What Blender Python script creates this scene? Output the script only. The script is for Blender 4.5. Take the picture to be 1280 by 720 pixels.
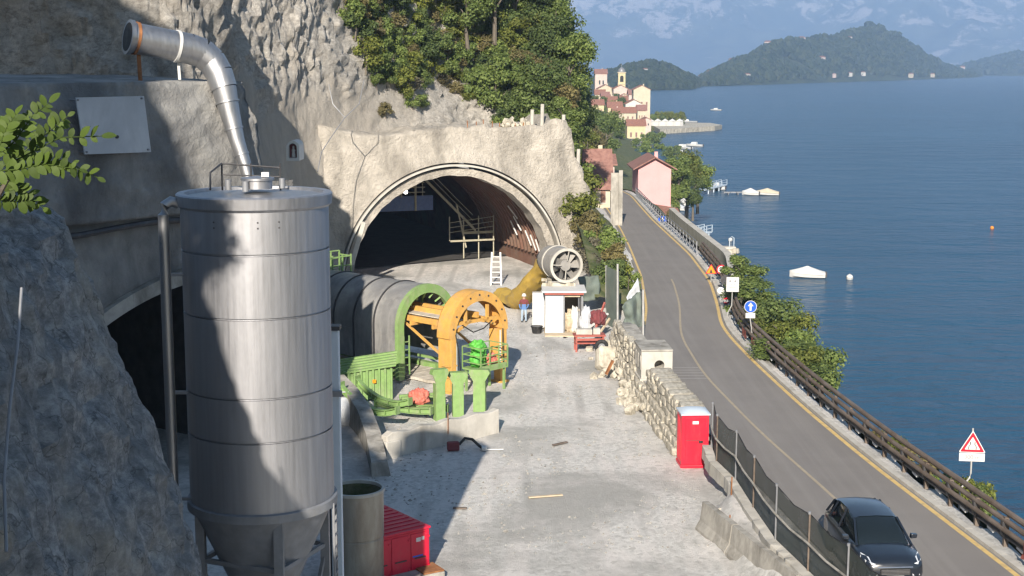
import bpy, bmesh, math, random
from mathutils import Vector, Matrix, noise, Quaternion
R = math.radians
random.seed(7)
scene = bpy.context.scene
for o in list(bpy.data.objects):
    bpy.data.objects.remove(o)
COL = scene.collection

# ------------------------------------------------------------ camera
FPX = 1778.0
PITCH = math.atan(275 / FPX)
CAM = Vector((0, 0, 15.6))
cd = bpy.data.cameras.new('camera')
cd.sensor_width = 36
cd.lens = 36 * FPX / 1280
cd.clip_start = 0.1
cd.clip_end = 40000
co = bpy.data.objects.new('camera', cd)
co.location = CAM
co.rotation_euler = (R(90) - PITCH, 0, 0)
COL.objects.link(co)
scene.camera = co

# ------------------------------------------------------------ world and sun
SUN_EL, SUN_AZ = R(26), R(6.5)
world = bpy.data.worlds.new('World')
scene.world = world
world.use_nodes = True
nt = world.node_tree
nt.nodes.clear()
sky = nt.nodes.new('ShaderNodeTexSky')
sky.sky_type = 'NISHITA'
sky.sun_disc = False
sky.sun_elevation = SUN_EL
sky.sun_rotation = math.pi + SUN_AZ
sky.air_density = 1.6
sky.dust_density = 0.4
sky.ozone_density = 4.0
bg = nt.nodes.new('ShaderNodeBackground')
bg.inputs['Strength'].default_value = 0.05
wo = nt.nodes.new('ShaderNodeOutputWorld')
nt.links.new(sky.outputs[0], bg.inputs[0])
nt.links.new(bg.outputs[0], wo.inputs[0])
sd = bpy.data.lights.new('sun', 'SUN')
sd.energy = 5.0
sd.angle = R(0.5)
sd.color = (1.0, 0.90, 0.77)
so = bpy.data.objects.new('sun', sd)
SUND = Vector((math.sin(SUN_AZ) * math.cos(SUN_EL), math.cos(SUN_AZ) * math.cos(SUN_EL), -math.sin(SUN_EL)))
so.rotation_euler = (-SUND).to_track_quat('Z', 'Y').to_euler()
so.location = (-10, -40, 60)
COL.objects.link(so)
vs = scene.view_settings
vs.view_transform = 'Standard'
vs.look = 'None'
vs.exposure = 0.88
vs.gamma = 1.0
vs.use_curve_mapping = False
scene.render.engine = 'CYCLES'
scene.cycles.use_denoising = True
scene.cycles.max_bounces = 7
scene.cycles.diffuse_bounces = 3
scene.cycles.glossy_bounces = 3
scene.cycles.transparent_max_bounces = 12
scene.cycles.volume_bounces = 1
scene.cycles.sample_clamp_indirect = 6
scene.cycles.pixel_filter_type = 'BLACKMAN_HARRIS'
scene.cycles.filter_width = 1.4

# ------------------------------------------------------------ pixel helpers (photo is 1280x720)
def ray(x, y):
    cx = (x - 640) / FPX
    cy = (360 - y) / FPX
    fy = math.cos(PITCH) + cy * math.sin(PITCH)
    fz = -math.sin(PITCH) + cy * math.cos(PITCH)
    return cx / fy, fz / fy
def onz(x, y, z):
    a, b = ray(x, y)
    Y = (z - CAM.z) / b
    return Vector((a * Y, Y, z))
def onY(x, y, Y):
    a, b = ray(x, y)
    return Vector((a * Y, Y, CAM.z + b * Y))
def lerp_tab(tab, t):
    if t <= tab[0][0]:
        return tab[0][1]
    for (a, u), (b, v) in zip(tab, tab[1:]):
        if t <= b:
            return u + (v - u) * (t - a) / (b - a)
    return tab[-1][1]
def smooth_tab(tab, t, w=2.5):
    return sum(lerp_tab(tab, t + k * w / 2) for k in (-2, -1, 0, 1, 2)) / 5
def sstep(a, b, x):
    t = min(1, max(0, (x - a) / (b - a)))
    return t * t * (3 - 2 * t)

# ------------------------------------------------------------ materials
def nm(name):
    m = bpy.data.materials.new(name)
    m.use_nodes = True
    t = m.node_tree
    b = t.nodes['Principled BSDF']
    return m, t, b
def ramp(t, fac, cols, pos=None):
    r = t.nodes.new('ShaderNodeValToRGB')
    e = r.color_ramp.elements
    n = len(cols)
    pos = pos or [0.3 + 0.4 * i / (n - 1) for i in range(n)]
    e[0].position = pos[0]; e[0].color = (*cols[0], 1)
    e[1].position = pos[1]; e[1].color = (*cols[1], 1)
    for k in range(2, n):
        x = e.new(pos[k]); x.color = (*cols[k], 1)
    t.links.new(fac, r.inputs[0])
    return r.outputs[0]
def noise_node(t, vec, scale, detail=5, rough=0.6, dist=0.0):
    n = t.nodes.new('ShaderNodeTexNoise')
    n.inputs['Scale'].default_value = scale
    n.inputs['Detail'].default_value = detail
    n.inputs['Roughness'].default_value = rough
    n.inputs['Distortion'].default_value = dist
    if vec is not None:
        t.links.new(vec, n.inputs['Vector'])
    return n.outputs[0]
def coords(t, stretch=(1, 1, 1), kind='Object'):
    tc = t.nodes.new('ShaderNodeTexCoord')
    mp = t.nodes.new('ShaderNodeMapping')
    mp.inputs['Scale'].default_value = stretch
    t.links.new(tc.outputs[kind], mp.inputs[0])
    return mp.outputs[0]
def mixc(t, fac, a, b, mode='MIX'):
    m = t.nodes.new('ShaderNodeMix')
    m.data_type = 'RGBA'
    m.blend_type = mode
    for sock, val in ((m.inputs[0], fac), (m.inputs[6], a), (m.inputs[7], b)):
        if isinstance(val, (int, float)):
            sock.default_value = val
        elif isinstance(val, tuple):
            sock.default_value = (*val, 1)
        else:
            t.links.new(val, sock)
    return m.outputs[2]
def bump(t, b, h, strength, dist=0.1):
    n = t.nodes.new('ShaderNodeBump')
    n.inputs['Strength'].default_value = strength
    n.inputs['Distance'].default_value = dist
    t.links.new(h, n.inputs['Height'])
    t.links.new(n.outputs[0], b.inputs['Normal'])
def mnoise(name, cols, scale=1.0, rough=0.8, bstr=0.0, bscale=None, bdist=0.1, metal=0.0,
           stretch=(1, 1, 1), dirt=None, dscale=0.4, spec=0.3, pos=None, dpos=(0.45, 0.7)):
    m, t, b = nm(name)
    v = coords(t, stretch)
    c = ramp(t, noise_node(t, v, scale, 7), cols, pos)
    if dirt:
        v2 = coords(t, (1, 1, 0.35))
        f = ramp(t, noise_node(t, v2, dscale, 6, 0.65, 0.4), [(0, 0, 0), (1, 1, 1)], list(dpos))
        c = mixc(t, f, c, dirt)
    t.links.new(c, b.inputs['Base Color'])
    b.inputs['Roughness'].default_value = rough
    b.inputs['Metallic'].default_value = metal
    b.inputs['Specular IOR Level'].default_value = spec
    if bstr:
        bump(t, b, noise_node(t, coords(t), bscale or scale * 6, 8, 0.7), bstr, bdist)
    return m
def paint(name, c, rough=0.5, metal=0.0, wear=0.18, scale=3.0, spec=0.4, dirt=(0.22, 0.2, 0.17), amount=0.35):
    """painted surface with slight tone change and a little dust"""
    m, t, b = nm(name)
    k = 1 - wear
    v = coords(t)
    base = ramp(t, noise_node(t, v, scale, 5), [tuple(x * k for x in c), tuple(min(1, x * (1 + wear * .6)) for x in c)])
    f = ramp(t, noise_node(t, coords(t, (1, 1, 0.5)), scale * 0.8, 8, 0.7, 0.5), [(0, 0, 0), (amount,) * 3], [0.5, 0.75])
    t.links.new(mixc(t, f, base, dirt), b.inputs['Base Color'])
    b.inputs['Roughness'].default_value = rough
    b.inputs['Metallic'].default_value = metal
    b.inputs['Specular IOR Level'].default_value = spec
    return m
M = {}
def rockmat(name, cols, stain, warm, bd=0.5, cs=0.55, ca=0.3):
    m, t, b = nm(name)
    v = coords(t)
    n1 = noise_node(t, v, 0.35, 9, 0.65, 0.6)
    n2 = noise_node(t, coords(t, (1, 1, 1.6)), 2.6, 14, 0.8, .15)
    base = ramp(t, n2, cols, [0.38, 0.5, 0.62])
    st = ramp(t, noise_node(t, coords(t, (1, 1, 0.22)), 0.75, 7, 0.7, 0.8), [(0, 0, 0), (0.55,) * 3], [0.48, 0.7])
    base = mixc(t, st, base, stain)
    wm = ramp(t, n1, [(0, 0, 0), (0.7,) * 3], [0.5, 0.7])
    base = mixc(t, wm, base, warm)
    # cracks
    vo = t.nodes.new('ShaderNodeTexVoronoi')
    vo.feature = 'DISTANCE_TO_EDGE'
    vo.inputs['Scale'].default_value = cs
    vv = t.nodes.new('ShaderNodeVectorMath'); vv.operation = 'ADD'
    nn = t.nodes.new('ShaderNodeTexNoise'); nn.inputs['Scale'].default_value = 0.8; nn.inputs['Detail'].default_value = 6
    t.links.new(v, nn.inputs['Vector'])
    sc_ = t.nodes.new('ShaderNodeVectorMath'); sc_.operation = 'SCALE'; sc_.inputs[3].default_value = 2.2
    t.links.new(nn.outputs[1], sc_.inputs[0])
    t.links.new(v, vv.inputs[0]); t.links.new(sc_.outputs[0], vv.inputs[1])
    t.links.new(vv.outputs[0], vo.inputs['Vector'])
    ck = ramp(t, vo.outputs['Distance'], [(ca,) * 3, (0, 0, 0)], [0.0, 0.02])
    base = mixc(t, ck, base, tuple(x * 0.3 for x in stain))
    t.links.new(base, b.inputs['Base Color'])
    b.inputs['Roughness'].default_value = 0.92
    b.inputs['Specular IOR Level'].default_value = 0.2
    bump(t, b, noise_node(t, v, 2.4, 14, 0.82, .1), 1.0, bd)
    return m
M['rock'] = rockmat('pale limestone', [(0.29, 0.27, 0.245), (0.49, 0.465, 0.425), (0.66, 0.63, 0.58)], (0.25, 0.235, 0.215), (0.48, 0.43, 0.36), .35)
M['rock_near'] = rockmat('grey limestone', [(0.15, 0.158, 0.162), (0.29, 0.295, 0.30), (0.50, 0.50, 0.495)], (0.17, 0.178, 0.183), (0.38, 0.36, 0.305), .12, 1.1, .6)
M['shot'] = mnoise('sprayed concrete', [(0.41, 0.38, 0.335), (0.52, 0.48, 0.42), (0.60, 0.555, 0.49)], 1.1, 0.93, 1.0, 4, 0.3,
                   dirt=(0.25, 0.23, 0.20), dscale=0.45, dpos=(0.46, 0.72))
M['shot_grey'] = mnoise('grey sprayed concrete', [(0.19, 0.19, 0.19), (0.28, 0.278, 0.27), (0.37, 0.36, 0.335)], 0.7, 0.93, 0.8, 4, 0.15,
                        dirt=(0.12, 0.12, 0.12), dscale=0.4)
M['concrete'] = mnoise('concrete', [(0.40, 0.385, 0.35), (0.52, 0.50, 0.455)], 1.5, 0.9, 0.3, 12, 0.03, dirt=(0.27, 0.25, 0.21), dscale=0.9, dpos=(0.5, 0.78))
M['concrete_dirty'] = mnoise('weathered concrete', [(0.28, 0.27, 0.245), (0.44, 0.42, 0.38)], 2.0, 0.92, 0.5, 14, 0.03, dirt=(0.16, 0.15, 0.13), dscale=1.2)
M['stone'] = mnoise('pale wall stone', [(0.30, 0.275, 0.225), (0.50, 0.465, 0.39), (0.60, 0.56, 0.48)], 2.2, 0.92, 0.6, 9, 0.05, dirt=(0.2, 0.18, 0.14), dscale=1.4)
M['leafgreen'] = None

def gravelmat():
    m, t, b = nm('crushed gravel')
    v = coords(t)
    n1 = noise_node(t, v, 0.16, 6, 0.6, 0.5)
    n2 = noise_node(t, v, 5.0, 10, 0.8)
    n3 = noise_node(t, coords(t, (2.2, 0.35, 1)), 0.5, 6, 0.6, 0.3)   # wheel tracks along the yard
    c = ramp(t, n2, [(0.34, 0.335, 0.32), (0.60, 0.59, 0.565), (0.82, 0.81, 0.78)], [0.3, 0.5, 0.72])
    f = ramp(t, n3, [(0, 0, 0), (0.85,) * 3], [0.45, 0.58])
    c = mixc(t, f, c, (0.68, 0.65, 0.62))
    g = ramp(t, n1, [(0, 0, 0), (0.9,) * 3], [0.48, 0.62])
    c = mixc(t, g, c, (0.37, 0.365, 0.345))
    # stony speckle
    vo = t.nodes.new('ShaderNodeTexVoronoi'); vo.inputs['Scale'].default_value = 5.5
    t.links.new(v, vo.inputs['Vector'])
    sp = ramp(t, vo.outputs['Color'], [(0, 0, 0), (0.5,) * 3], [0.55, 0.95])
    c = mixc(t, sp, c, (0.33, 0.32, 0.30))
    # wheel ruts: dusty bands that wander along the yard
    wv = t.nodes.new('ShaderNodeTexWave'); wv.bands_direction = 'X'; wv.inputs['Scale'].default_value = 0.24; wv.inputs['Distortion'].default_value = 7
    wv.inputs['Detail'].default_value = 3; wv.inputs['Detail Scale'].default_value = .35
    t.links.new(coords(t, (1, .16, 1)), wv.inputs['Vector'])
    rt = mixc(t, 1.0, ramp(t, wv.outputs['Fac'], [(0, 0, 0), (.5,) * 3], [0.6, 0.95]), ramp(t, noise_node(t, coords(t, (1, .4, 1)), .22, 5, .6, .5), [(0, 0, 0), (1, 1, 1)], [.5, .62]), 'MULTIPLY')
    c = mixc(t, rt, c, (0.30, 0.295, 0.28))
    t.links.new(c, b.inputs['Base Color'])
    b.inputs['Roughness'].default_value = 0.95
    b.inputs['Specular IOR Level'].default_value = 0.1
    bump(t, b, noise_node(t, v, 5, 12, 0.85), 0.8, 0.09)
    return m
M['gravel'] = gravelmat()
def asphaltmat():
    m, t, b = nm('asphalt')
    v = coords(t)
    c = ramp(t, noise_node(t, v, 0.3, 8, 0.6), [(0.185, 0.172, 0.162), (0.22, 0.205, 0.192)])
    f = ramp(t, noise_node(t, coords(t, (2.0, 0.06, 1)), 1.0, 4), [(0, 0, 0), (0.5,) * 3], [0.45, 0.7])
    c = mixc(t, f, c, (0.25, 0.236, 0.22))
    g = ramp(t, noise_node(t, v, 40, 4, 0.8), [(0.75,) * 3, (1.2,) * 3], [0.3, 0.7])
    c = mixc(t, 0.6, c, g, 'MULTIPLY')
    t.links.new(c, b.inputs['Base Color'])
    b.inputs['Roughness'].default_value = 0.85
    b.inputs['Specular IOR Level'].default_value = 0.25
    bump(t, b, noise_node(t, v, 60, 4, 0.8), 0.25, 0.01)
    return m
M['asphalt'] = asphaltmat()
M['line_yellow'] = mnoise('worn yellow road paint', [(0.54, 0.37, 0.13), (0.64, 0.47, 0.20)], 3, 0.7, dirt=(0.3, 0.25, 0.18), dscale=3, dpos=(0.5, 0.8))
M['line_pale'] = mnoise('faded road paint', [(0.30, 0.25, 0.185), (0.37, 0.32, 0.235)], 3, 0.8)
M['line_white'] = mnoise('thin white road paint', [(0.29, 0.28, 0.27), (0.35, 0.34, 0.33)], 3, 0.8)
def steelmat(name, c, rough, streak=0.5):
    m, t, b = nm(name)
    v = coords(t, (6, 6, 0.25))
    cc = ramp(t, noise_node(t, v, 1.2, 6, 0.6), [tuple(x * 0.82 for x in c), c])
    sp = ramp(t, noise_node(t, coords(t, (1, 1, 0.3)), 1.1, 8, 0.7), [(0, 0, 0), (streak,) * 3], [0.5, 0.8])
    cc = mixc(t, sp, cc, (0.29, 0.285, 0.285))
    t.links.new(cc, b.inputs['Base Color'])
    rr = ramp(t, noise_node(t, v, 2.0, 6), [(rough - .06,) * 3, (rough + .1,) * 3])
    t.links.new(rr, b.inputs['Roughness'])
    b.inputs['Metallic'].default_value = 0.92
    bump(t, b, noise_node(t, coords(t, (1, 1, .6)), 1.5, 3), 0.16, 0.06)
    return m
M['steel'] = steelmat('brushed stainless steel', (0.43, 0.435, 0.46), 0.5)
M['galv'] = steelmat('galvanised sheet', (0.42, 0.425, 0.44), 0.45, 0.7)
M['steel_dark'] = paint('dark steel', (0.06, 0.06, 0.065), 0.5, 0.4)
M['steel_grey'] = paint('grey steel', (0.24, 0.25, 0.27), 0.5, 0.3)
M['tank'] = mnoise('dull beige steel', [(0.33, 0.30, 0.25), (0.42, 0.385, 0.32)], 1.5, 0.45, metal=0.35, stretch=(3, 3, .4), dirt=(0.22, 0.18, 0.14), dscale=1.2)
M['green'] = paint('green formwork paint', (0.20, 0.325, 0.11), 0.6, wear=0.2, dirt=(0.30, 0.29, 0.22), amount=0.75)
M['green_bright'] = paint('bright green plastic', (0.10, 0.42, 0.06), 0.6)
M['orange'] = paint('orange machine paint', (0.60, 0.335, 0.085), 0.55, wear=0.15, dirt=(0.36, 0.27, 0.17), amount=0.7)
M['formwork'] = mnoise('cement smeared steel skin', [(0.17, 0.17, 0.172), (0.25, 0.25, 0.25)], 1.2, 0.5, 0.15, 8, 0.02, metal=0.15, stretch=(1, 1, 1), dirt=(0.36, 0.355, 0.34), dscale=1.0)
M['red_plastic'] = paint('red plastic', (0.62, 0.012, 0.035), 0.38, wear=0.06, spec=0.5, amount=0.12)
M['red_box'] = paint('red painted sheet', (0.60, 0.012, 0.045), 0.4, wear=0.08, amount=0.15)
M['red_dull'] = paint('faded red paint', (0.34, 0.09, 0.07), 0.7)
M['white'] = paint('white paint', (0.60, 0.60, 0.585), 0.55, wear=0.06, amount=0.2)
M['white_blue'] = paint('pale blue white plastic', (0.50, 0.58, 0.66), 0.5, wear=0.05, amount=0.1)
M['panel'] = mnoise('weathered white sheet', [(0.42, 0.45, 0.49), (0.56, 0.58, 0.61)], 0.7, 0.5, dirt=(0.4, 0.42, 0.45), dscale=0.8)
M['black'] = paint('black rubber', (0.015, 0.015, 0.016), 0.7)
M['corten'] = mnoise('weathered brown timber', [(0.10, 0.08, 0.064), (0.19, 0.155, 0.13)], 2, 0.75, stretch=(4, .4, 4), dirt=(0.1, 0.07, 0.05), dscale=1.0)
M['brown_lining'] = mnoise('rusty brown tunnel lining', [(0.13, 0.065, 0.045), (0.22, 0.12, 0.085)], 1.5, 0.85, 0.4, 6, 0.05, dirt=(0.16, 0.12, 0.09), dscale=0.6)
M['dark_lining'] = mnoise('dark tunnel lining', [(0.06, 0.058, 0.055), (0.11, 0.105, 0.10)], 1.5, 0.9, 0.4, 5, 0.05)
M['blue_steel'] = paint('blue steel', (0.09, 0.14, 0.32), 0.5)
M['yellow_fabric'] = paint('yellow duct fabric', (0.46, 0.31, 0.06), 0.8, dirt=(0.27, 0.21, 0.12), amount=0.85, scale=1.5)
M['fan_grey'] = paint('grey fan casing', (0.30, 0.29, 0.275), 0.65, metal=0.2, dirt=(0.45, 0.4, 0.32))
M['timber'] = mnoise('sawn timber', [(0.40, 0.32, 0.22), (0.58, 0.49, 0.36)], 3, 0.85, stretch=(1, 1, 6))
M['sand_timber'] = mnoise('pale boards', [(0.44, 0.40, 0.34), (0.60, 0.56, 0.49)], 2, 0.9, stretch=(.5, 4, 1), dirt=(.3, .27, .22), dscale=1.5)
M['rust'] = mnoise('rust', [(0.18, 0.075, 0.03), (0.35, 0.16, 0.07)], 4, 0.9)
M['pink'] = mnoise('pink render', [(0.60, 0.32, 0.325), (0.66, 0.365, 0.37)], 0.6, 0.9, dirt=(0.56, 0.32, 0.32), dscale=0.4)
M['tile'] = mnoise('terracotta roof', [(0.20, 0.095, 0.07), (0.32, 0.16, 0.115)], 2.5, 0.9, 0.4, 6, 0.05)
M['tile_dark'] = mnoise('old roof tile', [(0.20, 0.10, 0.085), (0.32, 0.18, 0.15)], 2.5, 0.9, 0.4, 6, 0.05)
M['render_white'] = mnoise('white render', [(0.52, 0.50, 0.46), (0.62, 0.60, 0.555)], 0.7, 0.9)
M['render_cream'] = mnoise('cream render', [(0.46, 0.41, 0.31), (0.55, 0.49, 0.38)], 0.7, 0.9)
M['render_yellow'] = mnoise('yellow render', [(0.50, 0.43, 0.26), (0.57, 0.50, 0.32)], 0.7, 0.9)
M['render_rose'] = mnoise('rose grey render', [(0.48, 0.38, 0.34), (0.60, 0.49, 0.44)], 0.7, 0.9)
M['shutter'] = paint('brown shutter', (0.22, 0.12, 0.09), 0.7)
M['darkglass'] = paint('window glass', (0.04, 0.05, 0.06), 0.15)
M['sign_red'] = paint('sign red', (0.58, 0.01, 0.03), 0.4, wear=0.03, amount=0.05)
M['sign_blue'] = paint('sign blue', (0.01, 0.09, 0.52), 0.4, wear=0.03, amount=0.05)
M['sign_white'] = paint('sign white', (0.60, 0.60, 0.60), 0.4, wear=0.03, amount=0.08)
M['sign_orange'] = paint('sign orange', (0.80, 0.26, 0.01), 0.4, wear=0.03, amount=0.05)
M['sign_black'] = paint('sign black', (0.02, 0.02, 0.02), 0.5)
M['pole'] = paint('grey sign post', (0.50, 0.50, 0.49), 0.5, metal=0.3)
M['scaffold'] = paint('dusty yellow grey scaffold paint', (0.36, 0.335, 0.25), 0.6)
M['tarp_red'] = mnoise('red and white bag fabric', [(0.50, 0.075, 0.05), (0.62, 0.26, 0.2)], 3.0, 0.8, stretch=(5, 5, .6))
M['skin'] = paint('skin', (0.45, 0.27, 0.19), 0.6)
M['cloth_blue'] = paint('blue cloth', (0.12, 0.22, 0.45), 0.9)
M['cloth_red'] = paint('dark red cloth', (0.18, 0.045, 0.05), 0.9)
M['cloth_jean'] = paint('pale jeans', (0.30, 0.38, 0.48), 0.9)
def meshfabric():
    m, t, b = nm('dark green screen mesh')
    b.inputs['Base Color'].default_value = (0.035, 0.045, 0.04, 1)
    b.inputs['Roughness'].default_value = 0.8
    tr = t.nodes.new('ShaderNodeBsdfTransparent')
    mx = t.nodes.new('ShaderNodeMixShader')
    f = ramp(t, noise_node(t, coords(t), 1.2, 4), [(0.12,) * 3, (0.26,) * 3])
    t.links.new(f, mx.inputs[0])
    t.links.new(b.outputs[0], mx.inputs[1])
    t.links.new(tr.outputs[0], mx.inputs[2])
    t.links.new(mx.outputs[0], t.nodes['Material Output'].inputs[0])
    return m
M['mesh'] = meshfabric()
M['mesh_green'] = paint('green grey tarpaulin', (0.13, 0.16, 0.14), 0.8, scale=1.2, amount=.5)
def leafmat(name, cols, objvar=0.25):
    m, t, b = nm(name)
    g = t.nodes.new('ShaderNodeNewGeometry')
    c = ramp(t, g.outputs['Random Per Island'], cols, [i / (len(cols) - 1) for i in range(len(cols))])
    oi = t.nodes.new('ShaderNodeObjectInfo')
    r2 = ramp(t, oi.outputs['Random'], [(1 - objvar,) * 3, (1 + objvar, 1 + objvar * .8, 1 - objvar * .3)], [0, 1])
    c = mixc(t, 1.0, c, r2, 'MULTIPLY')
    t.links.new(c, b.inputs['Base Color'])
    b.inputs['Roughness'].default_value = 0.6
    b.inputs['Specular IOR Level'].default_value = 0.25
    tl = t.nodes.new('ShaderNodeBsdfTranslucent')
    t.links.new(c, tl.inputs[0])
    mx = t.nodes.new('ShaderNodeMixShader')
    mx.inputs[0].default_value = 0.28
    t.links.new(b.outputs[0], mx.inputs[1]); t.links.new(tl.outputs[0], mx.inputs[2])
    t.links.new(mx.outputs[0], t.nodes['Material Output'].inputs[0])
    return m
M['leaf_mid'] = leafmat('mid green leaves', [(0.08, 0.12, 0.036), (0.14, 0.20, 0.062), (0.21, 0.265, 0.095)])
M['leaf_dark'] = leafmat('dark green leaves', [(0.055, 0.088, 0.032), (0.098, 0.145, 0.05), (0.145, 0.19, 0.07)])
M['leaf_yellow'] = leafmat('yellow green leaves', [(0.09, 0.115, 0.025), (0.15, 0.18, 0.04), (0.21, 0.23, 0.06)])
M['leaf_olive'] = leafmat('dry olive leaves', [(0.10, 0.09, 0.045), (0.155, 0.14, 0.072), (0.21, 0.185, 0.10)])
M['leaf_grey'] = leafmat('grey bare twigs', [(0.11, 0.105, 0.085), (0.17, 0.16, 0.13)])
M['leaf_near'] = leafmat('robinia leaves', [(0.04, 0.07, 0.018), (0.06, 0.10, 0.024), (0.10, 0.145, 0.036)], 0.3)
M['bark'] = mnoise('bark', [(0.09, 0.075, 0.06), (0.17, 0.15, 0.12)], 6, 0.95, 0.4, 12, 0.03, stretch=(3, 3, .5))

# ------------------------------------------------------------ mesh builder
class MB:
    def __init__(s):
        s.v = []; s.f = []
    def poly(s, pts):
        n = len(s.v); s.v += [tuple(p) for p in pts]; s.f.append(list(range(n, n + len(pts)))); return s
    def box(s, c, d, rot=None):
        n = len(s.v); c = Vector(c)
        for x in (-.5, .5):
            for y in (-.5, .5):
                for z in (-.5, .5):
                    p = Vector((x * d[0], y * d[1], z * d[2]))
                    if rot is not None: p = rot @ p
                    s.v.append(tuple(c + p))
        for q in ((0, 1, 3, 2), (4, 6, 7, 5), (0, 4, 5, 1), (2, 3, 7, 6), (0, 2, 6, 4), (1, 5, 7, 3)):
            s.f.append([n + k for k in q])
        return s
    def bar(s, a, b, w, h=None):
        """rectangular bar from a to b"""
        a = Vector(a); b = Vector(b); h = h or w
        d = (b - a); L = d.length
        if L < 1e-6: return s
        q = d.to_track_quat('Y', 'Z').to_matrix()
        return s.box((a + b) / 2, (w, L, h), q)
    def cyl(s, a, b, r0, r1=None, n=12, cap=True):
        a = Vector(a); b = Vector(b); r1 = r0 if r1 is None else r1
        q = (b - a).to_track_quat('Z', 'Y').to_matrix()
        k = len(s.v)
        for p, r in ((a, r0), (b, r1)):
            for i in range(n):
                t = 2 * math.pi * i / n
                s.v.append(tuple(p + q @ Vector((r * math.cos(t), r * math.sin(t), 0))))
        for i in range(n):
            j = (i + 1) % n
            s.f.append([k + i, k + j, k + n + j, k + n + i])
        if cap:
            s.f.append([k + i for i in range(n)][::-1]); s.f.append([k + n + i for i in range(n)])
        return s
    def tube(s, pts, r, n=8, cap=True):
        pts = [Vector(p) for p in pts]; k = len(s.v); m = len(pts)
        up = Vector((0, 0, 1))
        for i, p in enumerate(pts):
            d = (pts[min(i + 1, m - 1)] - pts[max(i - 1, 0)]).normalized()
            u = up if abs(d.dot(up)) < 0.95 else Vector((1, 0, 0))
            x = d.cross(u).normalized(); y = x.cross(d).normalized()
            rr = r[i] if isinstance(r, (list, tuple)) else r
            for j in range(n):
                t = 2 * math.pi * j / n
                s.v.append(tuple(p + x * rr * math.cos(t) + y * rr * math.sin(t)))
        for i in range(m - 1):
            for j in range(n):
                q = (j + 1) % n
                s.f.append([k + i * n + j, k + i * n + q, k + (i + 1) * n + q, k + (i + 1) * n + j])
        if cap:
            s.f.append([k + j for j in range(n)][::-1]); s.f.append([k + (m - 1) * n + j for j in range(n)])
        return s
    def lathe(s, prof, n=48, c=(0, 0, 0), a0=0, a1=2 * math.pi):
        k = len(s.v); full = abs(a1 - a0 - 2 * math.pi) < 1e-6; m = n if full else n + 1
        for r, z in prof:
            for i in range(m):
                t = a0 + (a1 - a0) * i / n
                s.v.append((c[0] + r * math.cos(t), c[1] + r * math.sin(t), c[2] + z))
        for a in range(len(prof) - 1):
            for i in range(n):
                j = (i + 1) % m
                s.f.append([k + a * m + i, k + a * m + j, k + (a + 1) * m + j, k + (a + 1) * m + i])
        return s
    def prism(s, poly, a, b, fn):
        """poly of 2-D points swept from depth a to depth b; fn(u, v, d) gives the point"""
        k = len(s.v); n = len(poly)
        s.v += [tuple(fn(u, v, a)) for u, v in poly] + [tuple(fn(u, v, b)) for u, v in poly]
        for i in range(n):
            j = (i + 1) % n
            s.f.append([k + i, k + j, k + n + j, k + n + i])
        s.f.append([k + i for i in range(n)][::-1]); s.f.append([k + n + i for i in range(n)])
        return s
    def strip(s, A, B):
        """quads between two equally long point lists"""
        k = len(s.v); n = len(A)
        s.v += [tuple(p) for p in A] + [tuple(p) for p in B]
        for i in range(n - 1):
            s.f.append([k + i, k + i + 1, k + n + i + 1, k + n + i])
        return s
    def loft(s, rings, closed=True, cap=True):
        k = len(s.v); n = len(rings[0])
        for r in rings: s.v += [tuple(p) for p in r]
        for a in range(len(rings) - 1):
            for i in range(n if closed else n - 1):
                j = (i + 1) % n
                s.f.append([k + a * n + i, k + a * n + j, k + (a + 1) * n + j, k + (a + 1) * n + i])
        if cap:
            s.f.append([k + i for i in range(n)][::-1]); s.f.append([k + (len(rings) - 1) * n + i for i in range(n)])
        return s
    def mesh(s, name, mat, smooth=False):
        me = bpy.data.meshes.new(name)
        me.from_pydata(s.v, [], s.f)
        me.validate()
        bm = bmesh.new(); bm.from_mesh(me)
        bmesh.ops.recalc_face_normals(bm, faces=bm.faces)
        bm.to_mesh(me); bm.free()
        if mat: me.materials.append(M[mat] if isinstance(mat, str) else mat)
        if smooth:
            me.polygons.foreach_set('use_smooth', [True] * len(me.polygons))
            if smooth != 'all':
                me.set_sharp_from_angle(angle=R(35))
        return me
def link(name, me, parent=None, world=False):
    o = bpy.data.objects.new(name, me); COL.objects.link(o)
    if parent is not None:
        o.parent = parent
        if world: o.matrix_parent_inverse = parent.matrix_basis.inverted()
    return o
def obj(name, mb, mat, parent=None, smooth=False, world=False, bev=0):
    o = link(name, mb.mesh(name, mat, smooth), parent, world)
    if bev:
        md = o.modifiers.new('bevel', 'BEVEL'); md.width = bev; md.segments = 2; md.limit_method = 'ANGLE'
    return o
def tag(o, label, cat, group=None):
    o['label'] = label; o['category'] = cat
    if group: o['group'] = group
    return o
def thing(name, label, cat, loc=(0, 0, 0), rz=0, group=None):
    o = bpy.data.objects.new(name, None); COL.objects.link(o)
    o.location = loc; o.rotation_euler = (0, 0, rz)
    o.empty_display_size = 0.2
    return tag(o, label, cat, group)
def struct(name, mb, mat, smooth=False):
    o = obj(name, mb, mat, None, smooth); o['kind'] = 'structure'; return o
def copy_tree(o, parent=None):
    c = o.copy(); COL.objects.link(c)
    if parent is not None: c.parent = parent
    for ch in list(o.children): copy_tree(ch, c)
    return c
def fr(p, s, o=5, H=0.9):
    return noise.fractal(Vector(p) * s, H, 2.0, o)
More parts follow.
